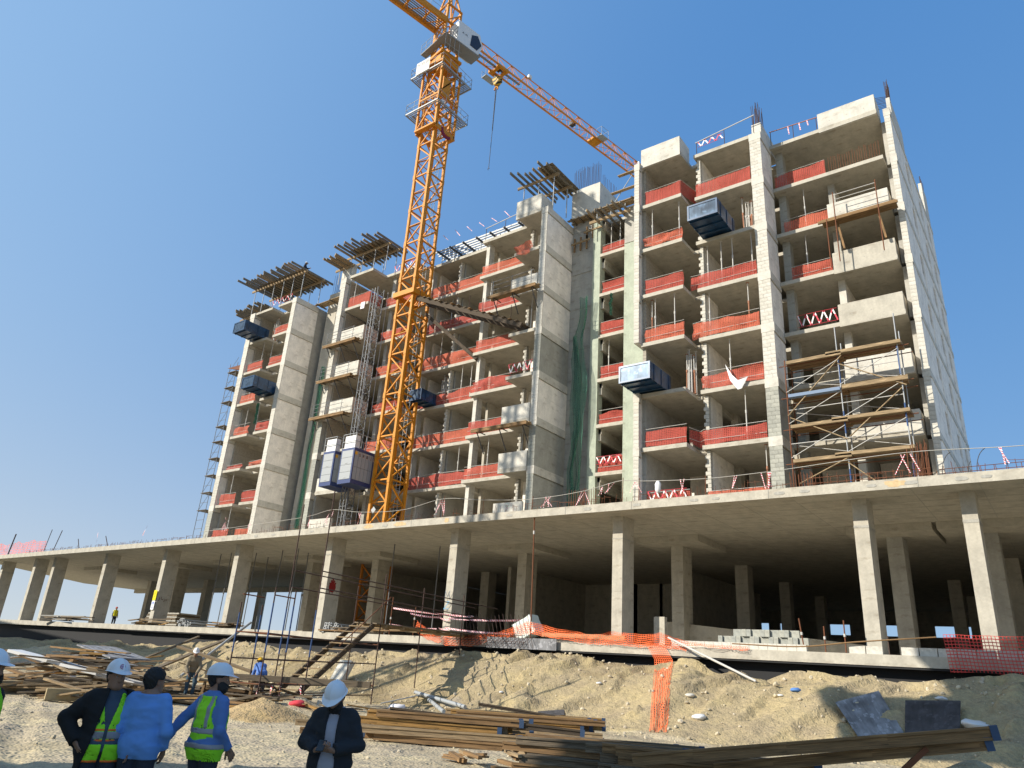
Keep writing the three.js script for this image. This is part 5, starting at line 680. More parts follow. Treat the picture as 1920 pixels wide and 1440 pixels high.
{ // leaning and lying timber on the slab
  const planksOn = (n, cx, cz, w, d, y, lb, grp, ms, len = [1.5, 3.2]) => { for (let i = 0; i < n; i++) { const a = rr(-0.35, 0.35), l = rr(...len), x = cx + rr(-w, w), z = cz + rr(-d, d), yy = y + 0.04 + i * 0.035; single('plank', lb, 'plank', [beam([x - Math.cos(a) * l / 2, yy, z - Math.sin(a) * l / 2], [x + Math.cos(a) * l / 2, yy + rr(-.08, .12), z + Math.sin(a) * l / 2], rr(0.12, 0.3), rr(0.04, 0.09))], ms[i % ms.length], grp); } };
  planksOn(12, -52.6, -34.2, 1.2, 0.4, 3.4, 'weathered board in the heap beside the second lit column', 'boards heaped by the left columns', [mats.woodGrey, mats.woodDark, mats.wood]);
  planksOn(14, -63.5, -34.3, 3.0, 0.6, 3.4, 'pale board lying on the slab edge among steel offcuts', 'boards on the left slab edge', [mats.woodPale, mats.woodGrey, mats.woodYel], [2, 4]);
  planksOn(12, -78, -33.6, 3.0, 0.6, 3.5, 'grey board in the tidy stack at the far left slab edge', 'grey boards at the far left', [mats.woodGrey, mats.concGrey, mats.woodGrey], [4, 6.5]);
  planksOn(8, -37, -33.9, 2.5, 0.5, 3.45, 'board on the landing where the stair scaffold meets the slab', 'boards on the landing', [mats.woodGrey, mats.wood], [2, 4]);
}
{ const b = thing('timber_bearer', 'two long pale beams lying behind the orange barrier mesh', 'beam', [-21, 3.4, -34.2]); part(b, 'beam', beam([-23.3, 3.75, -34.0], [-18.3, 3.72, -34.0], 0.2, 0.22), mats.woodPale); part(b, 'beam', beam([-23, 3.5, -34.3], [-18.4, 3.5, -34.3], 0.2, 0.2), mats.concPale); }
single('wrapped_bundle', 'pale wrapped bundle standing on the slab behind the bent steel bars', 'bundle', [(() => { const g = new THREE.BoxGeometry(1.3, 1.0, 0.9, 4, 4, 4), p = g.attributes.position; for (let i = 0; i < p.count; i++) { const f = 0.85 + fbm(p.getX(i) * 3, p.getY(i) * 3 + p.getZ(i), 6, 2) * 0.3; p.setXYZ(i, p.getX(i) * f, p.getY(i) * f, p.getZ(i) * f); } g.computeVertexNormals(); g.rotateZ(0.5); g.translate(-24.3, 4.05, -34.1); return g; })()], M(0.66, 0.72, 0.66));
{ const r = thing('bent_bar_mat', 'leaning mat of rusty bent bars at the slab edge', 'rebar', [-26, 3.2, -32.9]); for (let i = 0; i < 20; i++) { const x = -29.0 + i * 0.27; part(r, 'bar', tube([x + 0.9, 3.0, -32.75], [x, 4.75 + rr(-.15, .15), -33.3], 0.014, 4), mats.rustDk); part(r, 'bar', tube([x - 0.1, 3.0, -32.75], [x + 0.65, 3.55, -32.95], 0.013, 4), mats.rustDk); } for (const t of [0.35, 0.75]) part(r, 'cross_bar', tube([-29.0, 3.0 + t * 0.9, -32.85], [-23.6, 3.0 + t * 0.8, -32.85], 0.014, 4), mats.rustDk); }
single('plywood_sheet', 'grey weathered plywood sheet hung against the slab edge below the bent bars', 'plywood', [(() => { const g = box(-26.2, -21.7, 2.95, 3.5, -32.98, -33.02); g.rotateZ(0); return uvBox(g, 2); })()], mats.plyGrey);
{ const t = thing('round_post', 'tall thin rusty pole propping the podium soffit behind the orange mesh', 'pole', [-23.65, 3.4, -33.4]); part(t, 'tube', tube([-23.62, 3.4, -33.4], [-23.77, 9.92, -33.4], 0.035, 6), mats.rust); part(t, 'sleeve', tube([-23.75, 9.0, -33.4], [-23.755, 9.2, -33.4], 0.055, 6), mats.prop); }
for (const [x, h, l] of [[-9.65, 1.35, -0.15], [-8.8, 1.05, 0], [-8.0, 1.3, 0]]) { const t = thing('short_post', 'short rusty guard post standing on the slab between blocks and column', 'post', [x, 3.4, -33.7], 'short guard posts on the slab'); part(t, 'tube', tube([x, 3.4, -33.7], [x + l, 3.4 + h, -33.7], 0.028, 6), mats.rust); part(t, 'coupler', tube([x + l * 0.5, 3.4 + h * 0.5, -33.7], [x + l * 0.5, 3.52 + h * 0.5, -33.7], 0.05, 6), mats.prop); }
single('guard_tube', 'long tan guard tube resting along the white block row', 'tube', [new THREE.TubeGeometry(new THREE.CatmullRomCurve3([V(-12.6, 3.6, -33.2), V(-9.7, 3.58, -33.2), V(-7.6, 3.82, -33.2), V(-4.6, 4.1, -33.2)]), 24, 0.03, 6)], mats.wood);
for (const [p, q, lb] of [[[-6.3, 3.4, -33.25], [-6.3, 4.1, -33.25], 'thin dark bar standing at the foot of the right lit column']]) single('guard_bar', lb, 'bar', [tube(p, q, 0.02, 5)], mats.rustDk);
// barrier tapes between posts at the stair landing
for (const [a, b] of [[[-33.8, 4.95, -33.1], [-28.4, 4.62, -34.3]], [[-32.2, 4.65, -33.0], [-30.9, 4.55, -34.3]], [[-30.2, 4.5, -34.2], [-25.2, 4.5, -34.6]], [[-30.4, 3.95, -34.2], [-25.6, 3.75, -34.4]], [[-34, 4.0, -33.1], [-30.8, 3.85, -33.9]], [[-31.1, 4.55, -34.4], [-30.3, 4.45, -34.4]], [[-31.1, 3.95, -34.4], [-30.3, 3.9, -34.4]]]) tapeStrip(a, b, 0.1, 0.06, 14, 'red and white striped tape stretched across the column with chalk marks', 'striped tapes at the chalked column');
for (const [x, h] of [[-33.9, 2.2], [-31.9, 1.6]]) { const t = thing('landing_post', h > 2 ? 'taller rusty post holding striped tape on the stair landing' : 'shorter rusty post holding striped tape on the stair landing', 'post', [x, 3.4, -33.1]); part(t, 'tube', tube([x, 3.4, -33.1], [x, 3.4 + h, -33.1], 0.028, 6), mats.rust); part(t, 'coupler', tube([x, 4.3, -33.1], [x, 4.42, -33.1], 0.05, 6), mats.prop); }
// orange barrier mesh along the slab edge
function meshCloth(rows, uvs = 0.2) { // rows: list of polylines of equal length
  const R = rows.length, N = rows[0].length, pos = [], uv = [], idx = []; let len = 0;
  for (let i = 0; i < N; i++) { if (i) len += V(...rows[0][i]).distanceTo(V(...rows[0][i - 1])); let h = 0; for (let j = 0; j < R; j++) { pos.push(...rows[j][i]); if (j) h += V(...rows[j][i]).distanceTo(V(...rows[j - 1][i])); uv.push(len / uvs, h / uvs); } }
  for (let i = 0; i < N - 1; i++) for (let j = 0; j < R - 1; j++) { const a = i * R + j; idx.push(a, a + 1, a + R, a + 1, a + R + 1, a + R); }
  const g = new THREE.BufferGeometry(); g.setAttribute('position', new THREE.Float32BufferAttribute(pos, 3)); g.setAttribute('uv', new THREE.Float32BufferAttribute(uv, 2)); g.setIndex(idx); g.computeVertexNormals(); return g;
}
{ const top = [[-31.6, 4.3], [-30.6, 3.75], [-29.2, 3.5], [-27.5, 3.5], [-25.5, 3.75], [-23.6, 4.35], [-21.5, 4.0], [-19.8, 3.8], [-18.3, 3.95], [-17.0, 3.85], [-15.9, 3.95], [-14.5, 3.6], [-11.8, 3.5]]; const N = 150, rows = [[], [], [], [], []]; const px = (t) => { const s = t * (top.length - 1), i = Math.min(top.length - 2, Math.floor(s)), f = s - i; return [top[i][0] + (top[i + 1][0] - top[i][0]) * f, top[i][1] + (top[i + 1][1] - top[i][1]) * f]; }; for (let i = 0; i <= N; i++) { const [x, y] = px(i / N), h = 0.62 * (0.55 + 0.6 * fbm(x * 0.5, 2, 61, 3)) * (x > -14.6 ? 0.3 : 1); for (let j = 0; j < 5; j++) { const t = j / 4; rows[j].push([x + (fbm(x, t * 2, 66, 2) - 0.5) * 0.3, y - h * t + (fbm(x * 2, t, 64, 2) - 0.5) * 0.12, -33.05 + (fbm(x * 2.2, t * 3, 69, 3) - 0.45) * 0.45]); } } single('barrier_mesh', 'orange plastic barrier mesh drooping along the slab edge', 'barrier mesh', [meshCloth(rows)], mats.barrier); }
{ const N = 60, rows = []; for (let j = 0; j <= 12; j++) { const r = []; for (let i = 0; i <= N; i++) { const t = i / N, u = j / 12; const z = -33.05 + (t < 0.16 ? 0.0 : (t - 0.16) / 0.84 * 6.1), xc = -16.3 + t * 3.15 - (t < 0.16 ? 0 : 0), x = xc + (u - 0.5) * (0.95 - 0.25 * t) ; const gy = groundY(x, z), y = t < 0.16 ? 3.5 - t / 0.16 * (3.5 - 2.75) : Math.min(2.75, gy + 0.06 + 0.05 * Math.sin(u * 14 + t * 5)); r.push([x, Math.max(y, gy + 0.03), z]); } rows.push(r); } single('barrier_mesh', 'strip of orange barrier mesh hanging down the sand slope', 'barrier mesh', [meshCloth(rows)], mats.barrier); }
{ const N = 60, rows = [[], [], [], [], [], []]; for (let i = 0; i <= N; i++) { const x = -4.35 + i * 0.11; for (let j = 0; j < 6; j++) { const t = j / 5; rows[j].push([x + t * 0.1, 4.2 - t * 1.3 + (fbm(x * 1.2, t, 71, 2) - 0.5) * 0.14, -32.95 + (fbm(x * 1.5, t * 2, 75, 3) - 0.45) * 0.3]); } } single('barrier_mesh', 'dark red barrier mesh draped over the right end of the slab edge', 'barrier mesh', [meshCloth(rows, 0.24)], mats.barrierRed); }
// ---------- stair scaffold in front of the slab ----------
{
  const s = thing('stair_scaffold', 'rusty and blue tube scaffold with timber stairs leading up to the slab', 'scaffold', [-26.5, 0, -22]);
  const A = V(-24.9, 0, -18.0), D = V(-27.4, 0, -26.3), dir = D.clone().sub(A).normalize(), nrm = V(dir.z, 0, -dir.x); if (nrm.x > 0) nrm.negate(); // second row lies to the left
  const at = (t, w, y) => A.clone().addScaledVector(dir, t).addScaledVector(nrm, w).setY(y), LEN = A.distanceTo(D);
  const ts = [0, 1.3, 2.9, 8.4], tops = [4.3, 4.3, 8.8, 5.9];
  ts.forEach((t, i) => { for (const w of [0, 1.5]) { const p = at(t, w, 0), y0 = groundY(p.x, p.z) - 0.05, y1 = tops[i] - (w ? 0.6 : 0); part(s, 'standard', tube([p.x, y0, p.z], [p.x, y1, p.z], 0.03, 6), mats.rustDk); if (i < 3) part(s, 'blue_sleeve', tube([p.x, y0 + 1.9, p.z], [p.x, Math.min(y1 - 0.4, 3.7), p.z], 0.033, 6), mats.scafBlue); } });
  for (const y of [0.35, 0.75, 1.7, 2.6]) for (const w of [0, 1.5]) part(s, 'ledger', tube(at(0, w, y + rr(-.05, .05)), at(8.4, w, y + rr(-.05, .05)), 0.026, 6), mats.rustDk);
  for (const y of [4.0]) for (const w of [0, 1.5]) part(s, 'ledger', tube(at(0, w, y), at(1.3, w, y), 0.026, 6), mats.rust);
  for (const y of [4.6, 5.3]) for (const w of [0, 1.4]) part(s, 'guard_rail', tube(at(2.9, w, y), at(17.2, w - 2.6, y - 0.15), 0.026, 6), mats.rustDk);
  for (const t of ts) for (const y of [0.8, 2.6]) part(s, 'transom', tube(at(t, 0, y), at(t, 1.5, y), 0.024, 6), mats.rust);
  for (const w of [0.25, 1.25]) part(s, 'stringer', beam(at(2.6, w, 0.3), at(8.2, w, 3.5), 0.08, 0.24), mats.woodDark);
  for (let i = 0; i < 11; i++) { const q = (i + 0.6) / 11.4; part(s, 'tread', beam(at(2.6 + 5.6 * q, 0.2, 0.4 + 3.2 * q), at(2.6 + 5.6 * q, 1.3, 0.4 + 3.2 * q), 0.26, 0.045), mats.woodPale); }
  for (let j = 0; j < 4; j++) part(s, 'landing_plank', beam(at(8.0, 0.1 + j * 0.34, 3.55), at(16.8, 0.1 + j * 0.34 - 2.6, 3.62), 0.3, 0.05), mats.woodGrey);
  for (let i = 0; i < 7; i++) part(s, 'landing_bearer', beam(at(8.6 + i * 1.2, -0.25 - i * 0.3, 3.46), at(8.6 + i * 1.2, 1.5 - i * 0.3, 3.46), 0.1, 0.12), mats.woodPale);
  for (const [t, w] of [[11.3, -0.7], [14.5, -1.6]]) { const p = at(t, w, 0); part(s, 'standard', tube([p.x, groundY(p.x, p.z), p.z], [p.x, 5.6, p.z], 0.03, 6), mats.rustDk); }
  part(s, 'hand_rail', tube(at(5.2, 0.1, 2.4), at(9.3, 0.1, 4.9), 0.025, 6), mats.rust);
  for (const [t, w] of [[0, 0], [1.3, 0], [1.3, 0.4], [2.9, 0.2]]) { const p = at(t, w, 0.5); tapeStrip([p.x, 0.75, p.z], [p.x + rr(-.3, .3), 0.1, p.z + 0.1], 0.09, 0, 6, 'red and white tape tied low on the stair scaffold', 'tapes on the stair scaffold'); }
}
// ---------- pipes and boards leaning on the slope ----------
const gp = (x, z, h) => V(x, groundY(x, z) + h, z);
single('pale_pipe', 'long pale pipe leaning from the orange mesh down to the sand', 'pipe', [tube([-15.5, 3.75, -32.9], gp(-11.1, -31.7, 0.08), 0.05, 8)], mats.prop);
single('pale_pipe', 'long grey pipe leaning against the slab left of the stair scaffold', 'pipe', [tube([-47.9, 3.85, -33.0], gp(-46.2, -27.5, 0.1), 0.09, 8)], mats.galv);
single('grey_pipe', 'thick grey pipe with a yellow band lying on the slope', 'pipe', [tube(gp(-26.6, -28.2, 0.22), gp(-22.4, -27.0, 0.14), 0.09, 10)], mats.panel);
single('grey_pipe', 'grey pipe lying straight down the slope below the banded pipe', 'pipe', [tube(gp(-25.2, -27.7, 0.16), gp(-21.5, -24.6, 0.12), 0.085, 10)], mats.panel);
single('steel_tube', 'pair of thin steel tubes propped against the banded pipe', 'tube', [tube(gp(-26.2, -25.6, 0.1), gp(-26.0, -27.9, 0.25), 0.03, 6)], mats.prop);
single('dark_brick', 'single dark block lying on the sand slope', 'block', [(() => { const g = box(-0.55, 0.55, -0.12, 0.12, -0.22, 0.22); g.rotateX(-0.5); g.rotateY(0.45); g.rotateZ(0.15); const p = gp(-18.3, -27.7, 0.12); g.translate(p.x, p.y, p.z); return g; })()], mats.plyDark);
function sheetOn(corners, name, label, m, lift = 0.05) { const n = 8, pos = [], uv = [], idx = []; for (let j = 0; j <= n; j++) for (let i = 0; i <= n; i++) { const u = i / n, v = j / n, x = (corners[0][0] * (1 - u) + corners[1][0] * u) * (1 - v) + (corners[3][0] * (1 - u) + corners[2][0] * u) * v, z = (corners[0][1] * (1 - u) + corners[1][1] * u) * (1 - v) + (corners[3][1] * (1 - u) + corners[2][1] * u) * v; pos.push(x, 0, z); uv.push(u * 1.2, v * 1.2); } /* rigid plane fitted above the sand */ let best = -9; const c = corners.map(([x, z]) => groundY(x, z)); const yy = (u, v) => (c[0] * (1 - u) + c[1] * u) * (1 - v) + (c[3] * (1 - u) + c[2] * u) * v; for (let j = 0; j <= n; j++) for (let i = 0; i <= n; i++) { const k = (j * (n + 1) + i) * 3; best = Math.max(best, groundY(pos[k], pos[k + 2]) - yy(i / n, j / n)); } for (let j = 0; j <= n; j++) for (let i = 0; i <= n; i++) pos[(j * (n + 1) + i) * 3 + 1] = yy(i / n, j / n) + best * 0.75 + lift; for (let j = 0; j < n; j++) for (let i = 0; i < n; i++) { const a = j * (n + 1) + i; idx.push(a, a + n + 1, a + 1, a + 1, a + n + 1, a + n + 2); } const g = new THREE.BufferGeometry(); g.setAttribute('position', new THREE.Float32BufferAttribute(pos, 3)); g.setAttribute('uv', new THREE.Float32BufferAttribute(uv, 2)); g.setIndex(idx); g.computeVertexNormals(); const b = g.clone(); b.translate(0, -0.02, 0); return single(name, label, 'sheet', [g, b], m); }
sheetOn([[-7.66, -30.0], [-6.4, -31.1], [-5.2, -28.5], [-6.3, -27.5]], 'plywood_sheet', 'large scuffed grey plywood sheet lying on the slope', mats.plyGrey);
sheetOn([[-5.42, -30.3], [-3.75, -30.4], [-3.7, -28.9], [-5.2, -28.2]], 'plywood_sheet', 'dark stained plywood sheet overlapping the grey sheet on the slope', mats.plyDark, 0.1);
// crumpled rags and litter
function rag(x, z, s, m, label) { const g = new THREE.SphereGeometry(s, 10, 7), p = g.attributes.position; for (let i = 0; i < p.count; i++) { const f = 0.5 + fbm(p.getX(i) * 5 / s * 0.3 + x, p.getZ(i) * 5 / s * 0.3 + p.getY(i) * 7, 5, 3) * 1.1; p.setXYZ(i, p.getX(i) * f, p.getY(i) * f * 0.4, p.getZ(i) * f); } g.computeVertexNormals(); const q = gp(x, z, s * 0.1); g.translate(q.x, q.y, q.z); return single('litter', label, 'litter', [g], m); }
rag(-3.35, -29.4, 0.42, mats.white, 'white crumpled plastic beside the dark plywood sheet'); rag(-4.4, -30.9, 0.2, mats.white, 'small white rag above the dark plywood sheet'); rag(-12.2, -28.6, 0.28, mats.white, 'white rag on the slope right of the orange mesh strip'); rag(-9.4, -31.2, 0.25, M(0.10, 0.22, 0.5), 'blue plastic scrap near the top of the slope'); rag(-9.9, -30.9, 0.14, mats.white, 'tiny white scrap beside the blue plastic'); rag(-19.6, -26.8, 0.22, mats.tapeW, 'white and pink scrap below the dark block'); rag(-21.9, -28.9, 0.13, mats.white, 'white scrap in a gully of the slope'); rag(-17.6, -30.3, 0.13, mats.white, 'white scrap under the orange mesh'); rag(-24.8, -25.2, 0.4, mats.tapeW, 'heap of crumpled barrier tape at the foot of the grey pipe'); rag(-23.6, -18.9, 0.32, mats.tapeR, 'red crumpled tape at the foot of the stair scaffold'); rag(-26.5, -17.7, 0.3, mats.tapeR, 'red crumpled tape left of the stair scaffold'); rag(-2.6, -12.9, 0.35, mats.panel, 'grey crumpled plastic under the propped timber beams'); rag(-13.2, -30.0, 0.18, mats.blockA, 'pale rubble lump on the slope');
single('paper_sack', 'white cement sack standing on the sand behind the scaffold', 'sack', [(() => { const p = gp(-31.8, -28.0, 0.5); const g = new THREE.BoxGeometry(0.9, 1.1, 0.3, 3, 3, 2); g.rotateX(-0.5); g.translate(p.x, p.y, p.z); return g; })()], mats.blockA);
// loose clods and pebbles on slope and ground
{ const g = new THREE.IcosahedronGeometry(1, 0), n = 5200, im = new THREE.InstancedMesh(g, M(0.54, 0.46, 0.33, { roughness: 1 }), n), m = new THREE.Matrix4(), c = new THREE.Color(); for (let i = 0; i < n; i++) { const sl = i < 3600, x = sl ? rr(-50, -1) : rr(-34, -5), z = sl ? -33 + Math.pow(rnd(), 1.5) * 7.5 : rr(-27, -5), s = Math.pow(rnd(), 7) * (sl ? 0.11 : 0.06) + 0.010; m.compose(V(x, groundY(x, z) + s * 0.3, z), new THREE.Quaternion().setFromEuler(new THREE.Euler(rnd() * 6, rnd() * 6, rnd() * 6)), V(s, s * rr(0.5, 0.9), s * rr(0.6, 1.2))); im.setMatrixAt(i, m); const q = rr(0.75, 1.15); im.setColorAt(i, c.setRGB(q, q, q * rr(0.92, 1.05))); } im.name = 'sand_clods'; im.castShadow = im.receiveShadow = true; im.userData = { label: 'loose sand clods and pebbles scattered over the slope and ground', category: 'pebbles', kind: 'stuff' }; scene.add(im); }

// props and stacked panels in the dark of the podium
for (const [x, z] of [[-61.5, -38], [-60.2, -40], [-59.3, -37.6], [-58, -40.5], [-56.8, -38.4], [-52.6, -38], [-51.2, -39.6], [-50, -37.6], [-48.8, -40], [-47.4, -38.6], [-45.2, -37.4], [-39.6, -38.2], [-36.8, -40], [-34.5, -38.6]]) { const t = thing('podium_prop', 'slim prop standing under the podium soffit among the left columns', 'prop', [x, 3.4, z], 'props under the podium'); part(t, 'tube', tube([x, 3.4, z], [x + rr(-.06, .06), 9.925, z], 0.045, 6), mats.steel); part(t, 'collar', tube([x, 6.4, z], [x, 6.6, z], 0.07, 6), mats.steel); }
for (let i = 0; i < 9; i++) single('stacked_panel', 'grey formwork panel in the flat stack behind the yellow-sign column', 'panel', [uvBox(box(-74.8 + rr(-.15, .15), -69.2 + rr(-.15, .15), 3.42 + i * 0.17, 3.55 + i * 0.17, -39.5 + rr(-.1, .1), -42 + rr(-.1, .1)), 2)], i % 2 ? mats.woodGrey : mats.concGrey, 'stacked formwork panels');
// ---------- timber on the ground ----------
function hbeam(a, b, h, m, label, group, caps = true) { // formwork beam: two flanges and a web, blue end caps
  a = arr(a); b = arr(b); const o = thing('formwork_beam', label, 'timber beam', [(a.x + b.x) / 2, Math.min(a.y, b.y), (a.z + b.z) / 2], group);
  const up = (p, d) => p.clone().add(V(0, d, 0)); part(o, 'flange', beam(up(a, h / 2 - 0.02), up(b, h / 2 - 0.02), 0.085, 0.042), m); part(o, 'flange', beam(up(a, -h / 2 + 0.02), up(b, -h / 2 + 0.02), 0.085, 0.042), m); part(o, 'web', beam(a, b, 0.035, h - 0.078), m);
  if (caps) { const d = b.clone().sub(a).normalize(); part(o, 'end_cap', beam(b.clone().addScaledVector(d, -0.09), b.clone().addScaledVector(d, 0.025), 0.1, h + 0.02), M(0.035, 0.07, 0.14, { roughness: 0.6 })); }
}
function beamPile(c, dir, rows, lay, len, h, y0, ms, label, group, spread = 0.17) {
  const d = V(dir[0], 0, dir[1]).normalize(), n = V(-d.z, 0, d.x); for (let j = 0; j < lay; j++) for (let i = 0; i < rows - (j >> 1); i++) { const l = len * rr(0.8, 1.08), sh = rr(-0.35, 0.35), p = V(c[0], 0, c[1]).addScaledVector(n, (i - rows / 2) * spread + rr(-.03, .03)).addScaledVector(d, sh), y = y0 + groundY(p.x, p.z) + h / 2 + j * (h + 0.012) + 0.02; const t = rr(-.02, .02), dd = d.clone().applyAxisAngle(UP, rr(-.05, .05)); const a = p.clone().addScaledVector(dd, -l / 2).setY(y - t), b = p.clone().addScaledVector(dd, l / 2).setY(y + t); hbeam(a, b, h, ms[Math.floor(rnd() * ms.length)], label, group, rnd() < 0.75); }
}
const orangeW = [mats.woodYel, mats.woodYel, mats.wood, mats.woodPale];
beamPile([-13.6, -15.5], [0.84, -0.54], 7, 4, 3.9, 0.16, 0.02, orangeW, 'orange formwork beam with blue end cap in the sunlit stack behind the man with a phone', 'orange beams in the sunlit stack', 0.2);
beamPile([-13.9, -19.6], [0.86, -0.51], 6, 4, 4.3, 0.15, 0.05, orangeW, 'pale orange formwork beam in the stack at the foot of the slope', 'pale orange beams at the slope foot', 0.2);
beamPile([-16.2, -14.2], [0.8, -0.6], 4, 2, 1.3, 0.15, 0.02, orangeW, 'short orange beam with blue caps lying left of the man with a phone', 'short orange beams');
beamPile([-8.3, -14.6], [0.9, -0.43], 6, 4, 3.6, 0.15, 0.02, [mats.woodGrey, mats.wood, mats.woodGrey], 'weathered formwork beam in the tall stack at the slope foot', 'weathered beams in the tall stack', 0.22);
beamPile([-5.9, -14.2], [0.93, -0.36], 4, 4, 4.0, 0.16, 0.0, [mats.wood, mats.woodGrey], 'brown formwork beam lying in front of the tall weathered stack', 'brown beams before the dark stack', 0.22);
for (const [a, b, h, lb] of [[[-7.0, 0.52, -13.3], [-1.4, 1.47, -14.9], 0.2, 'upper of two long propped beams with blue caps beside the plywood sheets'], [[-5.7, 0.50, -13.9], [-1.5, 1.30, -14.9], 0.18, 'lower of two long propped beams with blue caps beside the plywood sheets']]) hbeam(a, b, h, mats.wood, lb);
hbeam([-4.6, 0.55, -12.2], [0.9, 0.85, -13.0], 0.2, mats.woodYel, 'long yellow beam lying below the propped beams', undefined, false);
single('raking_plank', 'short reddish plank supporting the propped beams', 'plank', [beam([-3.0, 0.55, -14.5], [-2.4, 1.15, -14.7], 0.12, 0.08)], mats.rust);
hbeam([-15.4, 0.85, -19.2], [-12.3, 0.55, -21.0], 0.1, mats.woodDark, 'dark steel-edged beam lying on top of the pale stack', undefined, false);
hbeam([-14.6, 0.75, -14.6], [-10.4, 0.55, -17.2], 0.14, mats.woodDark, 'dark beam lying across the sunlit orange stack', undefined, true);
// loose boards
function boards(n, cx, cz, rx, rz, hmax, ang, ms, label, group, len = [1.0, 3.0], wd = [0.1, 0.3]) { for (let i = 0; i < n; i++) { const u = rr(-1, 1), v = rr(-1, 1), x = cx + u * rx, z = cz + v * rz, hh = hmax * (1 - u * u) * (1 - v * v) * rr(0.1, 1), l = rr(...len), a = ang + rr(-.45, .45), dx = Math.cos(a) * l / 2, dz = Math.sin(a) * l / 2, y0 = Math.max(groundY(x - dx, z - dz), 0), y1 = Math.max(groundY(x + dx, z + dz), 0), t = rr(-.16, .16) * l * (rnd() < 0.3 ? 1.6 : 0.6); single('board', label, 'board', [beam([x - dx, y0 + hh + 0.05 - Math.min(0, t), z - dz], [x + dx, y1 + hh + 0.05 + Math.max(0, t), z + dz], rr(...wd), rr(0.03, 0.09))], ms[Math.floor(rnd() * ms.length)], group); } }
const mixW = [mats.woodPale, mats.woodPale, mats.wood, mats.woodYel, mats.woodGrey, mats.woodGrey];
boards(110, -30.4, -14.4, 4.2, 2.2, 1.35, -0.62, mixW, 'rough board in the big scrap timber heap behind the men', 'boards in the scrap heap', [0.9, 3.2], [0.1, 0.3]);
boards(64, -27.6, -18.4, 3.4, 1.9, 0.7, -0.66, mixW, 'rough board strewn around the two labourers', 'boards around the labourers', [0.8, 2.8]);
boards(40, -42, -20, 6.5, 3.5, 1.1, -0.5, [mats.woodGrey, mats.woodPale, mats.plyGrey, mats.woodGrey, mats.wood], 'grey board in the loose debris heap below the left columns', 'dark boards in the shaded heap', [1.5, 4]);
boards(22, -20.5, -20.5, 3.0, 2.2, 0.25, -0.6, mixW, 'small offcut scattered near the sand heap', 'offcuts near the sand heap', [0.3, 1.0], [0.06, 0.15]);
boards(12, -10.3, -13.6, 0.9, 0.8, 0.35, 0.3, [mats.wood, mats.woodPale], 'short offcut lying between the sunlit and shaded stacks', 'offcuts between the stacks', [0.4, 0.9], [0.08, 0.14]);
for (const [a, b, w, t, m, lb] of [[[-33, 1.7, -15.6], [-29.2, 1.35, -15.2], 1.5, 0.05, mats.plyGrey, 'brown plywood panel lying on top of the scrap timber heap'], [[-29.5, 1.9, -17.2], [-26.8, 1.15, -19.0], 0.4, 0.09, mats.woodPale, 'broad pale plank tilted beside the labourer in brown'], [[-27.8, 0.95, -17.6], [-22.6, 1.0, -21.4], 0.3, 0.22, mats.woodGrey, 'long grey beam propped level behind the labourers'], [[-33, 1.35, -12.6], [-28.2, 0.55, -15.2], 0.7, 0.1, mats.white, 'long white board lying left of the scrap heap'], [[-49, 2.6, -32], [-44, 0.4, -24], 0.3, 0.1, mats.woodGrey, 'long grey plank leaning on the shaded slope'], [[-53, 2.7, -32.3], [-50, 0.4, -25.5], 0.2, 0.1, mats.woodGrey, 'thin grey plank leaning on the shaded slope']]) single('big_board', lb, 'board', [beam(a, b, w, t)], m);
for (const [a, b, lb] of [[[-31.2, 0.2, -11.4], [-31.6, 0.2, -13.9], 'longest brown concrete kerb lying below the white board'], [[-27.3, 0.2, -11.7], [-27.0, 0.2, -12.6], 'shorter brown concrete kerb, first of the pair'], [[-26.95, 0.2, -12.7], [-26.6, 0.2, -13.7], 'shorter brown concrete kerb touching its twin']]) single('concrete_kerb', lb, 'kerb', [uvBox(beam(a, b, 0.3, 0.36), 2)], conc(0.42, 0.34, 0.20));
for (let i = 0; i < 16; i++) { const x = rr(-26.2, -20.8), z = -19.6 - (x + 26) * 0.35 + rr(-.4, .4); placeMesh('rubble_block', 'dusty rubble block on the ground near the stair scaffold', 'block', brickGeo, [mats.blockB, mats.blockT, mats.concPale][i % 3], x, groundY(x, z) - 0.02, z, rr(0, 3), 'rubble blocks by the scaffold', rr(-.2, .2)); }
{ const t = thing('work_trestle', 'pale timber sawing bench of two trestles under a plank', 'bench', [-26.3, 0, -17.6]); part(t, 'bench_plank', beam([-27.2, 0.78, -17.0], [-25.4, 0.78, -18.3], 0.25, 0.06), mats.woodPale); for (const [x, z] of [[-27.0, -17.1], [-25.6, -18.2]]) for (const s of [-0.25, 0.25]) part(t, 'leg', beam([x + s, groundY(x, z), z + s], [x, 0.76, z], 0.08, 0.08), mats.wood); }
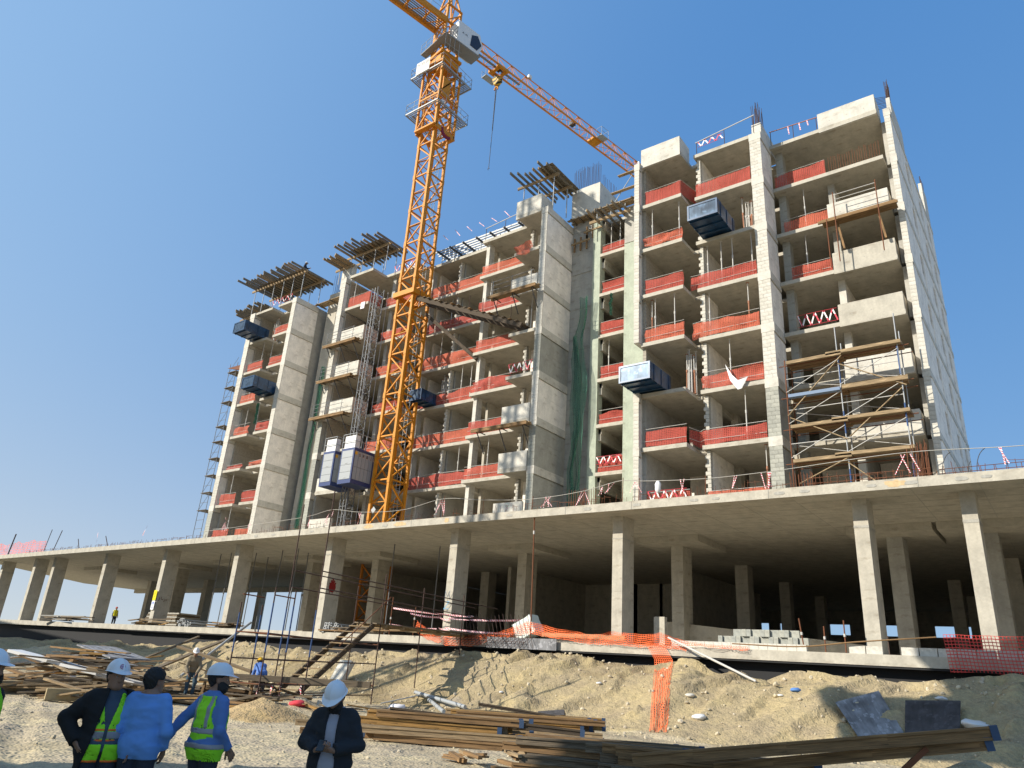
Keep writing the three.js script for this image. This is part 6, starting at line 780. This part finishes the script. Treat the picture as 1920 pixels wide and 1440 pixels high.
// ---------- unseen blocks added outside the picture, shaped to throw shade in front and at the left ----------
function shadeBlock(pts, h, label) { const s = new THREE.Shape(pts.map(([x, z]) => new THREE.Vector2(x, z))); const g = strip(new THREE.ExtrudeGeometry(s, { depth: h, bevelEnabled: false })); g.rotateX(Math.PI / 2); g.translate(0, h, 0); const c = pts[0]; const o = thing('shade_block', label, 'building', [c[0], 0, c[1]]); part(o, 'wall', uvBox(g, 3), mats.conc); for (let k = 1; k < h / 3.2; k++) for (let i = 0; i < pts.length; i++) { const a = pts[i], b = pts[(i + 1) % pts.length], L2 = Math.hypot(b[0] - a[0], b[1] - a[1]), n = Math.floor(L2 / 4); const nx = (b[1] - a[1]) / L2, nz = -(b[0] - a[0]) / L2; for (let j = 0; j < n; j++) { const t = (j + 0.5) / n, x = a[0] + (b[0] - a[0]) * t, z = a[1] + (b[1] - a[1]) * t, w = new THREE.BoxGeometry(1.6, 1.5, 0.1); w.rotateY(-Math.atan2(b[1] - a[1], b[0] - a[0])); w.translate(x, k * 3.2 - 1.4, z); part(o, 'window', w, mats.glass); } } return o; }
{ const o = shadeBlock([[-24, 8], [-10, 14], [-18, 34], [-33, 27]], 25, 'plain concrete block added behind the photographer, shading the men'); part(o, 'shade_canopy', [cb(-31.0, -16, 25, 25.5, 8.2, 2.4), cb(-26, -16, 25.002, 25.5, 12, 8.2), cb(-26.5, -14, 25.001, 25.5, 2.4, -2.4)], mats.conc); }  // overhanging canopy added only to drop shade on the slope and slab end
shadeBlock([[-112, -8], [-70, -4], [-71.4, 10], [-113, 6]], 21, 'plain concrete block added left of the site, shading the left slope');
{ const c = thing('second_tower_crane', 'second yellow lattice crane mast left of the site, casting lattice shadows on balconies', 'crane', [-48.6, 0, -2.7]); for (let i = 0; i < 18; i++) part(c, 'mast_section', mastSection(-49.5, -47.7, -1.8, -3.6, i * 3.3, 3.3, 0.22), mats.yellow); }
// ---------- people ----------
function surface(f, lo, hi, c) { // naive surface nets over a distance field
  const n = [0, 1, 2].map(i => Math.max(2, Math.ceil((hi[i] - lo[i]) / c) + 1)), [nx, ny, nz] = n, v = new Float32Array(nx * ny * nz).fill(9), B = 4;
  for (let k = 0; k < nz; k += B) for (let j = 0; j < ny; j += B) for (let i = 0; i < nx; i += B) {
    const d = f(lo[0] + (i + 1.5) * c, lo[1] + (j + 1.5) * c, lo[2] + (k + 1.5) * c), far = Math.abs(d) > c * B * 1.6 + 0.03;
    for (let kk = k; kk < Math.min(k + B, nz); kk++) for (let jj = j; jj < Math.min(j + B, ny); jj++) for (let ii = i; ii < Math.min(i + B, nx); ii++) v[(kk * ny + jj) * nx + ii] = far ? d : f(lo[0] + ii * c, lo[1] + jj * c, lo[2] + kk * c);
  }
  const id = new Int32Array(nx * ny * nz).fill(-1), pos = [], idx = [], at = (i, j, k) => (k * ny + j) * nx + i;
  for (let k = 0; k < nz - 1; k++) for (let j = 0; j < ny - 1; j++) for (let i = 0; i < nx - 1; i++) {
    let m = 0; const q = []; for (let t = 0; t < 8; t++) { const w = v[at(i + (t & 1), j + (t >> 1 & 1), k + (t >> 2))]; q.push(w); if (w < 0) m |= 1 << t; } if (m === 0 || m === 255) continue;
    let x = 0, y = 0, z = 0, s = 0; for (let a = 0; a < 8; a++) for (const b of [1, 2, 4]) if (!(a & b)) { const e = a | b; if ((q[a] < 0) !== (q[e] < 0)) { const t = q[a] / (q[a] - q[e]); x += (a & 1) + (b === 1 ? t : 0); y += (a >> 1 & 1) + (b === 2 ? t : 0); z += (a >> 2) + (b === 4 ? t : 0); s++; } }
    id[at(i, j, k)] = pos.length / 3; pos.push(lo[0] + (i + x / s) * c, lo[1] + (j + y / s) * c, lo[2] + (k + z / s) * c);
  }
  const quad = (a, b, d, e, flip) => { if (a < 0 || b < 0 || d < 0 || e < 0) return; if (flip) idx.push(a, d, b, a, e, d); else idx.push(a, b, d, a, d, e); };
  for (let k = 1; k < nz - 1; k++) for (let j = 1; j < ny - 1; j++) for (let i = 1; i < nx - 1; i++) { const w = v[at(i, j, k)] < 0; if (w !== (v[at(i + 1, j, k)] < 0)) quad(id[at(i, j - 1, k - 1)], id[at(i, j, k - 1)], id[at(i, j, k)], id[at(i, j - 1, k)], !w); if (w !== (v[at(i, j + 1, k)] < 0)) quad(id[at(i - 1, j, k - 1)], id[at(i - 1, j, k)], id[at(i, j, k)], id[at(i, j, k - 1)], !w); if (w !== (v[at(i, j, k + 1)] < 0)) quad(id[at(i - 1, j - 1, k)], id[at(i, j - 1, k)], id[at(i, j, k)], id[at(i - 1, j, k)], !w); }
  const g = new THREE.BufferGeometry(); g.setAttribute('position', new THREE.Float32BufferAttribute(pos, 3)); g.setIndex(idx); g.computeVertexNormals(); g.setAttribute('uv', new THREE.Float32BufferAttribute(new Float32Array(pos.length / 3 * 2), 2)); return g;
}
const smin = (a, b, k) => { const h = Math.max(k - Math.abs(a - b), 0) / k; return Math.min(a, b) - h * h * k * 0.25; };
const cone = (x, y, z, a, b, ra, rb) => { const bx = b[0] - a[0], by = b[1] - a[1], bz = b[2] - a[2], px = x - a[0], py = y - a[1], pz = z - a[2], t = Math.max(0, Math.min(1, (px * bx + py * by + pz * bz) / (bx * bx + by * by + bz * bz + 1e-9))); return Math.hypot(px - bx * t, py - by * t, pz - bz * t) - (ra + (rb - ra) * t); };
const ell = (x, y, z, c, r) => { const a = (x - c[0]) / r[0], b = (y - c[1]) / r[1], d = (z - c[2]) / r[2], l = Math.hypot(a, b, d); return (l - 1) * Math.min(r[0], r[1], r[2]) * (l < 1 ? 1 : 0.9); };
const mix3 = (a, b, t) => [a[0] + (b[0] - a[0]) * t, a[1] + (b[1] - a[1]) * t, a[2] + (b[2] - a[2]) * t];
const skinM = M(0.27, 0.15, 0.095, { roughness: 0.65 }), skinDk = M(0.27, 0.15, 0.095, { roughness: 0.65 }), hairM = M(0.010, 0.008, 0.007, { roughness: 0.7 });
// local frame: +z is where the chest faces, +x the person's left
function person(o) {
  const J = { pel: [0, 0.95, 0], waist: [0, 1.08, 0.005], chest: [0, 1.30, 0], neck: [0, 1.46, -0.01], head: [0, 1.615, 0.02], ...o.j };
  const lean = o.lean ?? 0; const SH = (o.sh ?? 0.175) - 0.02, up = (p) => { const a = lean, y = p[1] - 0.95, z = p[2]; return [p[0], 0.95 + y * Math.cos(a) - z * Math.sin(a), y * Math.sin(a) + z * Math.cos(a)]; };
  const pel = J.pel, waist = up(J.waist), chest = up(J.chest), neck = up(J.neck), head = o.headAt ?? up(J.head);
  const sL = up([SH, 1.385, -0.01]), sR = up([-SH, 1.385, -0.01]);
  const arm = { L: { e: o.eL ?? up([0.215, 1.12, -0.03]), w: o.wL ?? up([0.25, 0.88, 0.05]) }, R: { e: o.eR ?? up([-0.215, 1.12, -0.03]), w: o.wR ?? up([-0.25, 0.88, 0.05]) } };
  const leg = { L: { h: [0.085, 0.93, 0], k: o.kL ?? [0.1, 0.5, 0.03], a: o.aL ?? [0.11, 0.08, -0.02] }, R: { h: [-0.085, 0.93, 0], k: o.kR ?? [-0.1, 0.5, 0.03], a: o.aR ?? [-0.11, 0.08, -0.02] } };
  const fat = o.fat ?? 0;
  const nb = up([0, 1.435, -0.015]);
  const torso = (x, y, z) => { let d = 9; for (const s of [-1, 1]) { d = smin(d, cone(x, y, z, [chest[0] + s * 0.072, chest[1] - 0.01, chest[2] + 0.005], [pel[0] + s * 0.062, pel[1] + 0.03, pel[2]], 0.092 + fat * 0.3, 0.098 + fat * 0.4), 0.05); } d = smin(d, cone(x, y, z, nb, sL, 0.056, 0.050), 0.045); d = smin(d, cone(x, y, z, nb, sR, 0.056, 0.050), 0.045); d = smin(d, cone(x, y, z, waist, chest, 0.105 + fat, 0.100 + fat * 0.4), 0.05); return d; };
  const neckF = (x, y, z) => cone(x, y, z, neck, mix3(neck, head, 0.6), 0.062, 0.055);
  const armF = (x, y, z, s) => { const S = s === 'L' ? sL : sR, a = arm[s]; return smin(cone(x, y, z, S, a.e, 0.050, 0.040), cone(x, y, z, a.e, mix3(a.e, a.w, 0.97), 0.040, 0.028), 0.025); };
  const arms = (x, y, z) => Math.min(armF(x, y, z, 'L'), armF(x, y, z, 'R'));
  const legsF = (x, y, z) => { let d = 9; for (const s of ['L', 'R']) { const l = leg[s]; d = Math.min(d, smin(cone(x, y, z, l.h, l.k, 0.092 + fat * 0.2, 0.06), cone(x, y, z, l.k, l.a, 0.058, 0.042), 0.04)); } return smin(d, cone(x, y, z, [-0.06, 0.95, 0], [0.06, 0.95, 0], 0.11 + fat * 0.3, 0.11 + fat * 0.3), 0.05); };
  const feet = (x, y, z) => { let d = 9; for (const s of ['L', 'R']) { const a = leg[s].a; d = Math.min(d, cone(x, y, z, [a[0], a[1] - 0.035, a[2] - 0.03], [a[0] + (s === 'L' ? 0.02 : -0.02), a[1] - 0.045, a[2] + 0.16], 0.045, 0.036)); } return d; };
  // ---- head ----
  const hy = o.headYaw ?? 0, hp = o.headPitch ?? 0, hr = o.headRoll ?? 0, HM = new THREE.Matrix4().compose(V(...head), new THREE.Quaternion().setFromEuler(new THREE.Euler(hp, hy, hr, 'YXZ')), V(1, 1, 1));
  const skull = (x, y, z) => smin(ell(x, y, z, [0, 0.035, -0.012], [0.077, 0.092, 0.098]), ell(x, y, z, [0, -0.045, 0.022], [0.060, 0.080, 0.070]), 0.05);
  const jaw = (x, y, z) => smin(ell(x, y, z, [0, -0.055, 0.022], [0.062, 0.074, 0.072]), cone(x, y, z, [-0.03, -0.10, 0.055], [0.03, -0.10, 0.055], 0.026, 0.026), 0.04);
  const headF = (x, y, z) => { let d = smin(skull(x, y, z), jaw(x, y, z), 0.02); d = smin(d, cone(x, y, z, [0, 0.012, 0.088], [0, -0.034, 0.106], 0.010, 0.016), 0.016); d = smin(d, cone(x, y, z, [-0.045, 0.028, 0.078], [0.045, 0.028, 0.078], 0.011, 0.011), 0.02); for (const s of [-1, 1]) { d = Math.max(d, -ell(x, y, z, [s * 0.032, 0.004, 0.103], [0.017, 0.011, 0.016])); d = smin(d, ell(x, y, z, [s * 0.078, -0.008, -0.004], [0.010, 0.030, 0.020]), 0.008); } d = smin(d, cone(x, y, z, [-0.02, -0.066, 0.088], [0.02, -0.066, 0.088], 0.008, 0.008), 0.008); d = Math.max(d, -cone(x, y, z, [-0.022, -0.0665, 0.098], [0.022, -0.0665, 0.098], 0.003, 0.003)); return smin(d, cone(x, y, z, [0, -0.08, -0.02], [0, -0.17, -0.035], 0.056, 0.058), 0.03); };
  const fine = o.far ? 2.2 : 1; const headG = surface(headF, [-0.1, -0.19, -0.13], [0.1, 0.145, 0.14], 0.0052 * fine); headG.applyMatrix4(HM);
  // ---- hands ----
  const handG = []; for (const s of ['L', 'R']) { const H = o['hand' + s] ?? {}; const w = V(...arm[s].w), d = V(...(H.dir ?? [w.x - arm[s].e[0], w.y - arm[s].e[1], w.z - arm[s].e[2]])).normalize(); let n = V(...(H.palm ?? [s === 'L' ? -1 : 1, 0, 0.2])); n.addScaledVector(d, -n.dot(d)).normalize(); const t = V().crossVectors(d, n).multiplyScalar(s === 'L' ? 1 : -1); /* t points to the thumb side */ if (H.flip) t.negate(); const P = (a, b, c) => { const q = w.clone().addScaledVector(d, a).addScaledVector(t, b).addScaledVector(n, c); return [q.x, q.y, q.z]; }; const curl = H.curl ?? 0.35, bones = []; const kn = [[0.030, 0.095, 0.072], [0.010, 0.100, 0.080], [-0.011, 0.095, 0.074], [-0.030, 0.086, 0.058]]; for (const [b, a, l] of kn) { bones.push([P(0.005, b * 0.55, 0), P(a, b, 0), 0.017, 0.011]); let ang = curl * 0.7, pa = a, pc = 0; for (const [f, r] of [[0.46, 0.0095], [0.30, 0.0088], [0.24, 0.0078]]) { const na = pa + Math.cos(ang) * l * f, nc = pc + Math.sin(ang) * l * f; bones.push([P(pa, b * (1 + 0.1), pc), P(na, b * 1.12, nc), r, r * 0.93]); pa = na; pc = nc; ang += curl; } } bones.push([P(0.012, 0.022, 0.004), P(0.045, 0.046, 0.012), 0.017, 0.012], [P(0.045, 0.046, 0.012), P(0.075, 0.058, 0.02 + curl * 0.014), 0.011, 0.010], [P(0.075, 0.058, 0.02 + curl * 0.014), P(0.098, 0.06, 0.026 + curl * 0.026), 0.0098, 0.0085]); bones.push([P(-0.03, 0, 0), P(0.02, 0, 0), 0.027, 0.024]); const all = bones.flatMap(b => [b[0], b[1]]), lo = [0, 1, 2].map(i => Math.min(...all.map(p => p[i])) - 0.035), hi = [0, 1, 2].map(i => Math.max(...all.map(p => p[i])) + 0.035); handG.push(surface((x, y, z) => { let q = 9; for (let i = 0; i < bones.length; i++) { const b = bones[i], e = cone(x, y, z, b[0], b[1], b[2], b[3]); q = smin(q, e, 0.008); } return q; }, lo, hi, 0.0042 * fine)); }
  // ---- body (skin), one continuous mesh ----
  const ext = [head, sL, sR, arm.L.e, arm.L.w, arm.R.e, arm.R.w, leg.L.k, leg.R.k, leg.L.a, leg.R.a, pel], lo = [0, 1, 2].map(i => Math.min(...ext.map(p => p[i])) - 0.2), hi = [0, 1, 2].map(i => Math.max(...ext.map(p => p[i])) + 0.2); lo[1] = -0.03; const cs = 0.014 * fine;
  const body = surface((x, y, z) => smin(smin(smin(torso(x, y, z), neckF(x, y, z), 0.05), arms(x, y, z), 0.03), legsF(x, y, z), 0.04) + 0.004, lo, [hi[0], Math.min(hi[1], neck[1] + 0.1), hi[2]], cs * 1.2);
  const root = thing('person', o.label, 'person', [o.at[0], o.at[1] ?? 0, o.at[2]], o.group); root.rotation.y = o.yaw;
  const add = (p, name, g, m, label) => { const q = new THREE.Mesh(g, m); q.name = name; q.castShadow = q.receiveShadow = true; if (label) q.userData.label = label; p.add(q); return q; };
  add(root, 'body', mergeGeometries([strip(body), strip(headG), ...handG.map(strip)]), o.skin ?? skinM);
  const inHead = (g) => { g.applyMatrix4(HM); return g; };
  for (const s of [-1, 1]) { const g = new THREE.SphereGeometry(0.010, 8, 6); g.translate(s * 0.032, 0.003, 0.087); add(root, 'eye', inHead(g), M(0.35, 0.33, 0.30, { roughness: 0.3 })); const q = new THREE.SphereGeometry(0.0055, 8, 6); q.translate(s * 0.032, 0.003, 0.093); add(root, 'iris', inHead(q), hairM); const br = tube([s * 0.018, 0.026, 0.094], [s * 0.05, 0.028, 0.080], 0.0045, 5); add(root, 'eyebrow', inHead(br), hairM); }
  const nz = (x, y, z, f) => vnoise(x * f + 7, y * f + z * f, 3);
  if (o.hair !== false) add(root, 'hair', inHead(surface((x, y, z) => Math.max(skull(x, y, z) - 0.013 - nz(x, y, z, 60) * 0.008, (-0.012 + z * 1.05 - y) * 0.7, Math.min(Math.abs(x) - 0.068, 0.022 - y, z + 0.035)), [-0.115, -0.12, -0.14], [0.115, 0.16, 0.12], 0.006 * fine)), hairM);
  if (o.beard) add(root, 'beard', inHead(surface((x, y, z) => Math.max(jaw(x, y, z) - 0.012 - nz(x, y, z, 90) * 0.006, y + 0.022 + Math.max(0, z - 0.05) * 0.55 - Math.abs(x) * 0.12, -(z - 0.002 + 0.15 * (y + 0.1)), -(cone(x, y, z, [-0.018, -0.067, 0.10], [0.018, -0.067, 0.10], 0.011, 0.011))), [-0.1, -0.18, -0.03], [0.1, 0.02, 0.13], 0.0055 * fine)), o.beardM ?? hairM);
  // ---- clothes ----
  const fold = (x, y, z) => (fbm(x * 9 + z * 5, y * 15 + z * 4 + x * 3, 17, 3) - 0.47) * 0.034;
  const near = (p, a, b) => { const bx = b[0] - a[0], by = b[1] - a[1], bz = b[2] - a[2]; return ((p[0] - a[0]) * bx + (p[1] - a[1]) * by + (p[2] - a[2]) * bz) / Math.hypot(bx, by, bz); };
  const sleeveCut = (x, y, z, s, f) => { const a = arm[s]; return near([x, y, z], a.e, a.w) - V(...a.e).distanceTo(V(...a.w)) * f; };
  const neckCut = (x, y, z, h = 0.015) => near([x, y, z], chest, neck) - V(...chest).distanceTo(V(...neck)) - h;
  const top = (t, sleeves, hem, opt = {}) => surface((x, y, z) => { const wv = fold(x, y, z); let d = torso(x, y, z) - t + wv; if (hem < 0.93) d = smin(d, legsF(x, y, z) - t * 0.9 + wv, 0.08); d = Math.max(d, hem - y); d = smin(d, neckF(x, y, z) - t * 0.6, 0.04); d = Math.max(d, neckCut(x, y, z, opt.collar ?? 0.015)); if (sleeves) for (const s of ['L', 'R']) d = smin(d, Math.max(armF(x, y, z, s) - t * 0.9 + wv, sleeveCut(x, y, z, s, sleeves)), 0.035); if (opt.open) { const w = opt.open(y, x); d = Math.max(d, Math.min(z - 0.01, w - Math.abs(x - (opt.ox ?? 0)))); } if (opt.cut) d = Math.max(d, opt.cut(x, y, z)); return d; }, [lo[0], Math.max(0, hem - 0.05), lo[2]], [hi[0], hi[1] - 0.1, hi[2]], opt.c ?? cs * 0.85);
  o.wear(root, { top, torso, add, surface, fold, lo, hi, cs, arm, neckF, chest, neck, legsF, neckCut });
  add(root, 'trousers', surface((x, y, z) => Math.max(legsF(x, y, z) - 0.016 + fold(x, y, z), y - 1.04, 0.075 - y), [lo[0], 0.02, lo[2]], [hi[0], 1.1, hi[2]], cs), o.trousers ?? M(0.02, 0.025, 0.04));
  add(root, 'shoes', surface(feet, [lo[0], -0.04, lo[2]], [hi[0], 0.16, hi[2]], 0.009 * fine), M(0.025, 0.02, 0.017, { roughness: 0.6 }));
  // ---- hard hat ----
  if (o.helmet) {
    const pos = [], idx = [], uv = [], nu = 40, nv = 18, ridge = (a, v) => { const x = Math.sin(a) * Math.sin(v); return Math.abs(x) < 0.17 ? 0.006 * Math.cos(x / 0.17 * 1.57) * Math.min(1, v * 3) : 0; };
    for (let j = 0; j <= nv + 3; j++) for (let i = 0; i <= nu; i++) { const a = i / nu * 6.28318, v = Math.min(1, j / nv) * 1.5708, br = Math.max(0, j - nv) / 3; const R = 1 + ridge(a, v) * 8, f = Math.max(0, Math.cos(a)), peak = Math.pow(f, 3) * 0.055 + 0.012; let x = Math.sin(a) * Math.sin(v) * 0.112 * R, y = Math.cos(v) * 0.128 * R, z = Math.cos(a) * Math.sin(v) * 0.138 * R; x += Math.sin(a) * br * peak; z += Math.cos(a) * br * peak; y -= br * peak * (0.22 + 0.25 * f); pos.push(x, y, z); uv.push(i / nu, j / nv); }
    for (let j = 0; j < nv + 3; j++) for (let i = 0; i < nu; i++) { const a = j * (nu + 1) + i; idx.push(a, a + nu + 1, a + 1, a + 1, a + nu + 1, a + nu + 2); }
    const g = new THREE.BufferGeometry(); g.setAttribute('position', new THREE.Float32BufferAttribute(pos, 3)); g.setAttribute('uv', new THREE.Float32BufferAttribute(uv, 2)); g.setIndex(idx); g.computeVertexNormals(); g.rotateX(o.hatTilt ?? -0.06); g.translate(0, 0.052, -0.006); const hat = add(root, 'hard_hat', inHead(g), o.helmet);
    if (o.emblem) { const t = new THREE.CircleGeometry(0.03, 24); const p = t.attributes.position; for (let i = 0; i < p.count; i++) p.setZ(i, 0.0015 - (p.getX(i) ** 2 + p.getY(i) ** 2) * 4); t.rotateX(-0.42); t.rotateY(o.emblem); const dsk = V(Math.sin(o.emblem) * 0.105, 0.052 + 0.055, Math.cos(o.emblem) * 0.126 - 0.004); t.translate(dsk.x, dsk.y, dsk.z); add(hat, 'emblem', inHead(t), new THREE.MeshStandardMaterial({ side: THREE.DoubleSide, transparent: true, roughness: 0.5, map: canvasTex(96, 96, (q) => { q.strokeStyle = '#9a3a4a'; q.lineWidth = 8; q.beginPath(); q.arc(48, 48, 40, 0, 7); q.stroke(); q.fillStyle = '#b9a3b8'; q.beginPath(); q.arc(48, 48, 34, 0, 7); q.fill(); q.fillStyle = '#8a5c78'; q.fillRect(22, 44, 52, 8); q.fillRect(30, 58, 36, 5); }) }), 'round red-ringed emblem'); }
  }
  return root;
}
const whiteHat = M(0.74, 0.77, 0.80, { roughness: 0.32 }), vestG = M(0.30, 0.80, 0.02, { roughness: 0.85 }), bandG = M(0.28, 0.28, 0.30, { roughness: 0.5 }), vestO = M(0.85, 0.16, 0.02, { roughness: 0.8 }), jacketB = M(0.010, 0.010, 0.011, { roughness: 0.9 }), jacketN = M(0.016, 0.019, 0.024, { roughness: 0.9 });
// reflective vest pieces share the torso field
function vest(root, k, t, opt = {}) { const f = (y0, y1, e, extra) => k.surface((x, y, z) => { const tt = y < 0.98 ? smin(k.torso(x, y, z), k.legsF(x, y, z), 0.08) : k.torso(x, y, z); let d = tt - t - e + k.fold(x, y, z) * 0.8; d = Math.max(d, -(tt - t + 0.012), y0 - y, y - y1, Math.abs(x) - (y > 1.16 ? 0.175 : 0.3) + Math.max(0, y - 1.22) * 0.2); d = Math.max(d, k.neckCut(x, y, z, -0.005)); if (opt.front) d = Math.max(d, Math.min(z, 0.012 + Math.max(0, y - 1.12) * 0.24 - Math.abs(x))); const ah = Math.hypot((Math.abs(x) - 0.20) / 0.06, (y - 1.29) / 0.14); d = Math.max(d, (1 - ah) * 0.06); if (extra) d = Math.max(d, extra(x, y, z)); return d; }, [k.lo[0], y0 - 0.03, k.lo[2]], [k.hi[0], Math.min(1.6, y1 + 0.03), k.hi[2]], 0.010); const v = k.add(root, 'safety_vest', f(0.80, 1.6, 0, null), vestG); for (const [a, b, m, n] of opt.bands ?? [[0.925, 0.985, bandG, 'reflective_band'], [1.07, 1.13, bandG, 'reflective_band']]) k.add(v, n, f(a, b, 0.004, null), m); if (opt.straps) for (const sd of [-1, 1]) k.add(v, 'reflective_strap', f(1.125, 1.6, 0.004, (x) => Math.abs(x * sd - 0.1) - 0.024), bandG); return v; }
// the four men in the foreground and the one at the picture's left edge stand in shade from the added block
person({ label: 'man in open black jacket over green vest, white hard hat, half turned towards camera', at: [-8.39, -0.05, -4.26], yaw: 1.25, headYaw: 0.25, headPitch: 0.05, fat: 0.03, beard: false, skin: skinDk, helmet: whiteHat, emblem: -0.15, eR: [-0.36, 1.19, -0.10], wR: [-0.24, 0.98, 0.05], wL: [0.24, 0.95, 0.12], handR: { palm: [1, 0, 0], curl: 0.7 }, sh: 0.185,
  wear: (r, k) => { k.add(r, 'shirt', k.top(0.014, 0, 0.9, { collar: 0.04 }), M(0.05, 0.075, 0.11)); vest(r, k, 0.026, { front: true, bands: [[1.02, 1.095, bandG, 'reflective_band'], [0.995, 1.02, vestO, 'orange_trim'], [1.095, 1.12, vestO, 'orange_trim'], [0.802, 0.825, vestO, 'orange_trim']] }); k.add(r, 'jacket', k.top(0.044, 0.98, 0.72, { collar: 0.035, open: (y) => 0.085 + Math.max(0, 1.5 - y) * 0.17, ox: 0.05 }), jacketB); } });
person({ label: 'bareheaded man in plain light blue sweater seen from behind', at: [-8.12, -0.03, -4.54], yaw: 3.85, headYaw: -0.55, fat: 0.0, skin: skinM, sh: 0.18, j: { head: [0, 1.565, 0.02], neck: [0, 1.42, -0.01] }, eL: [0.25, 1.10, -0.05], eR: [-0.25, 1.09, -0.04], wL: [0.22, 0.87, 0.08], wR: [-0.20, 0.89, 0.14],
  wear: (r, k) => { k.add(r, 'sweater', k.top(0.022, 0.8, 0.82, { collar: 0.03 }), M(0.13, 0.30, 0.66, { roughness: 0.95 })); } });
person({ label: 'man in blue shirt and green vest with white hard hat, back turned, open hand behind', at: [-7.93, -0.03, -5.18], yaw: 3.25, headYaw: -0.75, headPitch: 0.02, fat: 0.03, beard: true, skin: skinDk, helmet: whiteHat, sh: 0.18, eL: [0.27, 1.17, -0.17], wL: [0.30, 0.96, -0.34], handL: { dir: [0.15, -0.8, -0.55], palm: [0.6, 0.2, -0.8], curl: 0.3 }, wR: [-0.2, 0.92, 0.15],
  wear: (r, k) => { k.add(r, 'shirt', k.top(0.018, 0.96, 0.80, { collar: 0.045 }), M(0.10, 0.20, 0.46, { roughness: 0.95 })); vest(r, k, 0.032, { straps: true }); } });
const phoneMan = person({ label: 'man in dark suit jacket and grey shirt with white hard hat, looking down at phone', at: [-6.55, -0.08, -5.76], yaw: 0.62, headYaw: -0.15, headPitch: 0.62, headAt: [-0.01, 1.585, 0.075], fat: 0.02, beard: true, skin: skinM, helmet: whiteHat, hatTilt: -0.1, sh: 0.19, eR: [-0.27, 1.15, 0.04], wR: [-0.085, 1.10, 0.26], eL: [0.28, 1.14, 0.02], wL: [0.07, 1.10, 0.245], handR: { dir: [0.85, 0.25, 0.35], palm: [0.25, 0.9, -0.5], curl: 0.75 }, handL: { dir: [-0.85, 0.15, 0.3], palm: [-0.2, 0.75, -0.65], curl: 0.8 },
  wear: (r, k) => { k.add(r, 'shirt', k.top(0.014, 0, 0.86, { collar: 0.04 }), M(0.36, 0.37, 0.43)); k.add(r, 'suit_jacket', k.top(0.038, 0.97, 0.72, { collar: 0.03, open: (y) => (y > 1.42 ? 0.03 : 0.055) + Math.max(0, y < 1.2 ? (1.2 - y) * 0.12 : 0) }), jacketN); } });
single('mobile_phone', 'small black mobile phone held by the man in the suit jacket', 'phone', [(() => { const g = new THREE.BoxGeometry(0.075, 0.15, 0.01); g.rotateX(-0.95); g.translate(-0.03, 1.145, 0.325); g.rotateY(0.62); g.translate(-6.55, -0.08, -5.76); return g; })()], M(0.01, 0.01, 0.012, { roughness: 0.25 }));
person({ label: 'bearded man in green vest over black shirt with white hard hat, standing apart', at: [-8.32, -0.02, -3.02], yaw: -0.95 + 3.14159 - 0.2, headYaw: 0.1, fat: 0.02, beard: true, skin: skinDk, helmet: whiteHat, emblem: -0.95,
  wear: (r, k) => { k.add(r, 'shirt', k.top(0.018, 0.96, 0.8, { collar: 0.03 }), M(0.02, 0.02, 0.022)); vest(r, k, 0.03, { front: true }); } });
// labourers further back
person({ far: true, label: 'labourer in brown shirt and jeans with white head cover, stooping over a plank', at: [-27.3, 0.2, -16.7], yaw: 0.95, lean: 0.45, headPitch: 0.3, eL: [0.24, 1.02, 0.22], wL: [0.16, 0.80, 0.34], eR: [-0.24, 1.02, 0.22], wR: [-0.14, 0.80, 0.34], kL: [0.14, 0.5, 0.06], kR: [-0.12, 0.5, -0.02], helmet: M(0.75, 0.72, 0.68), skin: skinDk, trousers: M(0.05, 0.09, 0.12), wear: (r, k) => k.add(r, 'shirt', k.top(0.03, 0.96, 0.84), M(0.22, 0.18, 0.12)) });
person({ far: true, label: 'labourer in blue shirt and yellow hard hat bending at the scaffold foot', at: [-26.1, 0.18, -18.9], yaw: -1.9, lean: 0.85, headPitch: 0.2, eL: [0.22, 0.86, 0.38], wL: [0.16, 0.66, 0.48], eR: [-0.22, 0.86, 0.38], wR: [-0.16, 0.66, 0.48], kL: [0.12, 0.5, 0.05], kR: [-0.12, 0.5, 0], helmet: M(0.75, 0.42, 0.02), skin: skinDk, trousers: M(0.10, 0.09, 0.08), wear: (r, k) => k.add(r, 'shirt', k.top(0.03, 0.96, 0.86), M(0.10, 0.20, 0.50)) });
person({ far: true, label: 'worker in yellow vest and orange hard hat on the slab among the left columns', at: [-76.5, 3.4, -37.2], yaw: 1.4, helmet: M(0.5, 0.1, 0.08), skin: skinDk, wear: (r, k) => { k.add(r, 'shirt', k.top(0.02, 0.96, 0.84), M(0.15, 0.16, 0.18)); k.add(r, 'safety_vest', k.top(0.034, 0, 0.9), M(0.72, 0.68, 0.03)); } });
person({ far: true, label: 'worker in dark clothes and white hard hat standing on the left formwork deck', at: [-53.6, L(7) + 2.88, -35.6], yaw: 2.4, lean: 0.15, eL: [0.28, 1.2, 0.25], wL: [0.2, 1.25, 0.45], helmet: whiteHat, skin: skinDk, wear: (r, k) => k.add(r, 'shirt', k.top(0.03, 0.96, 0.84), M(0.02, 0.025, 0.04)) });
renderer.render(scene, camera);
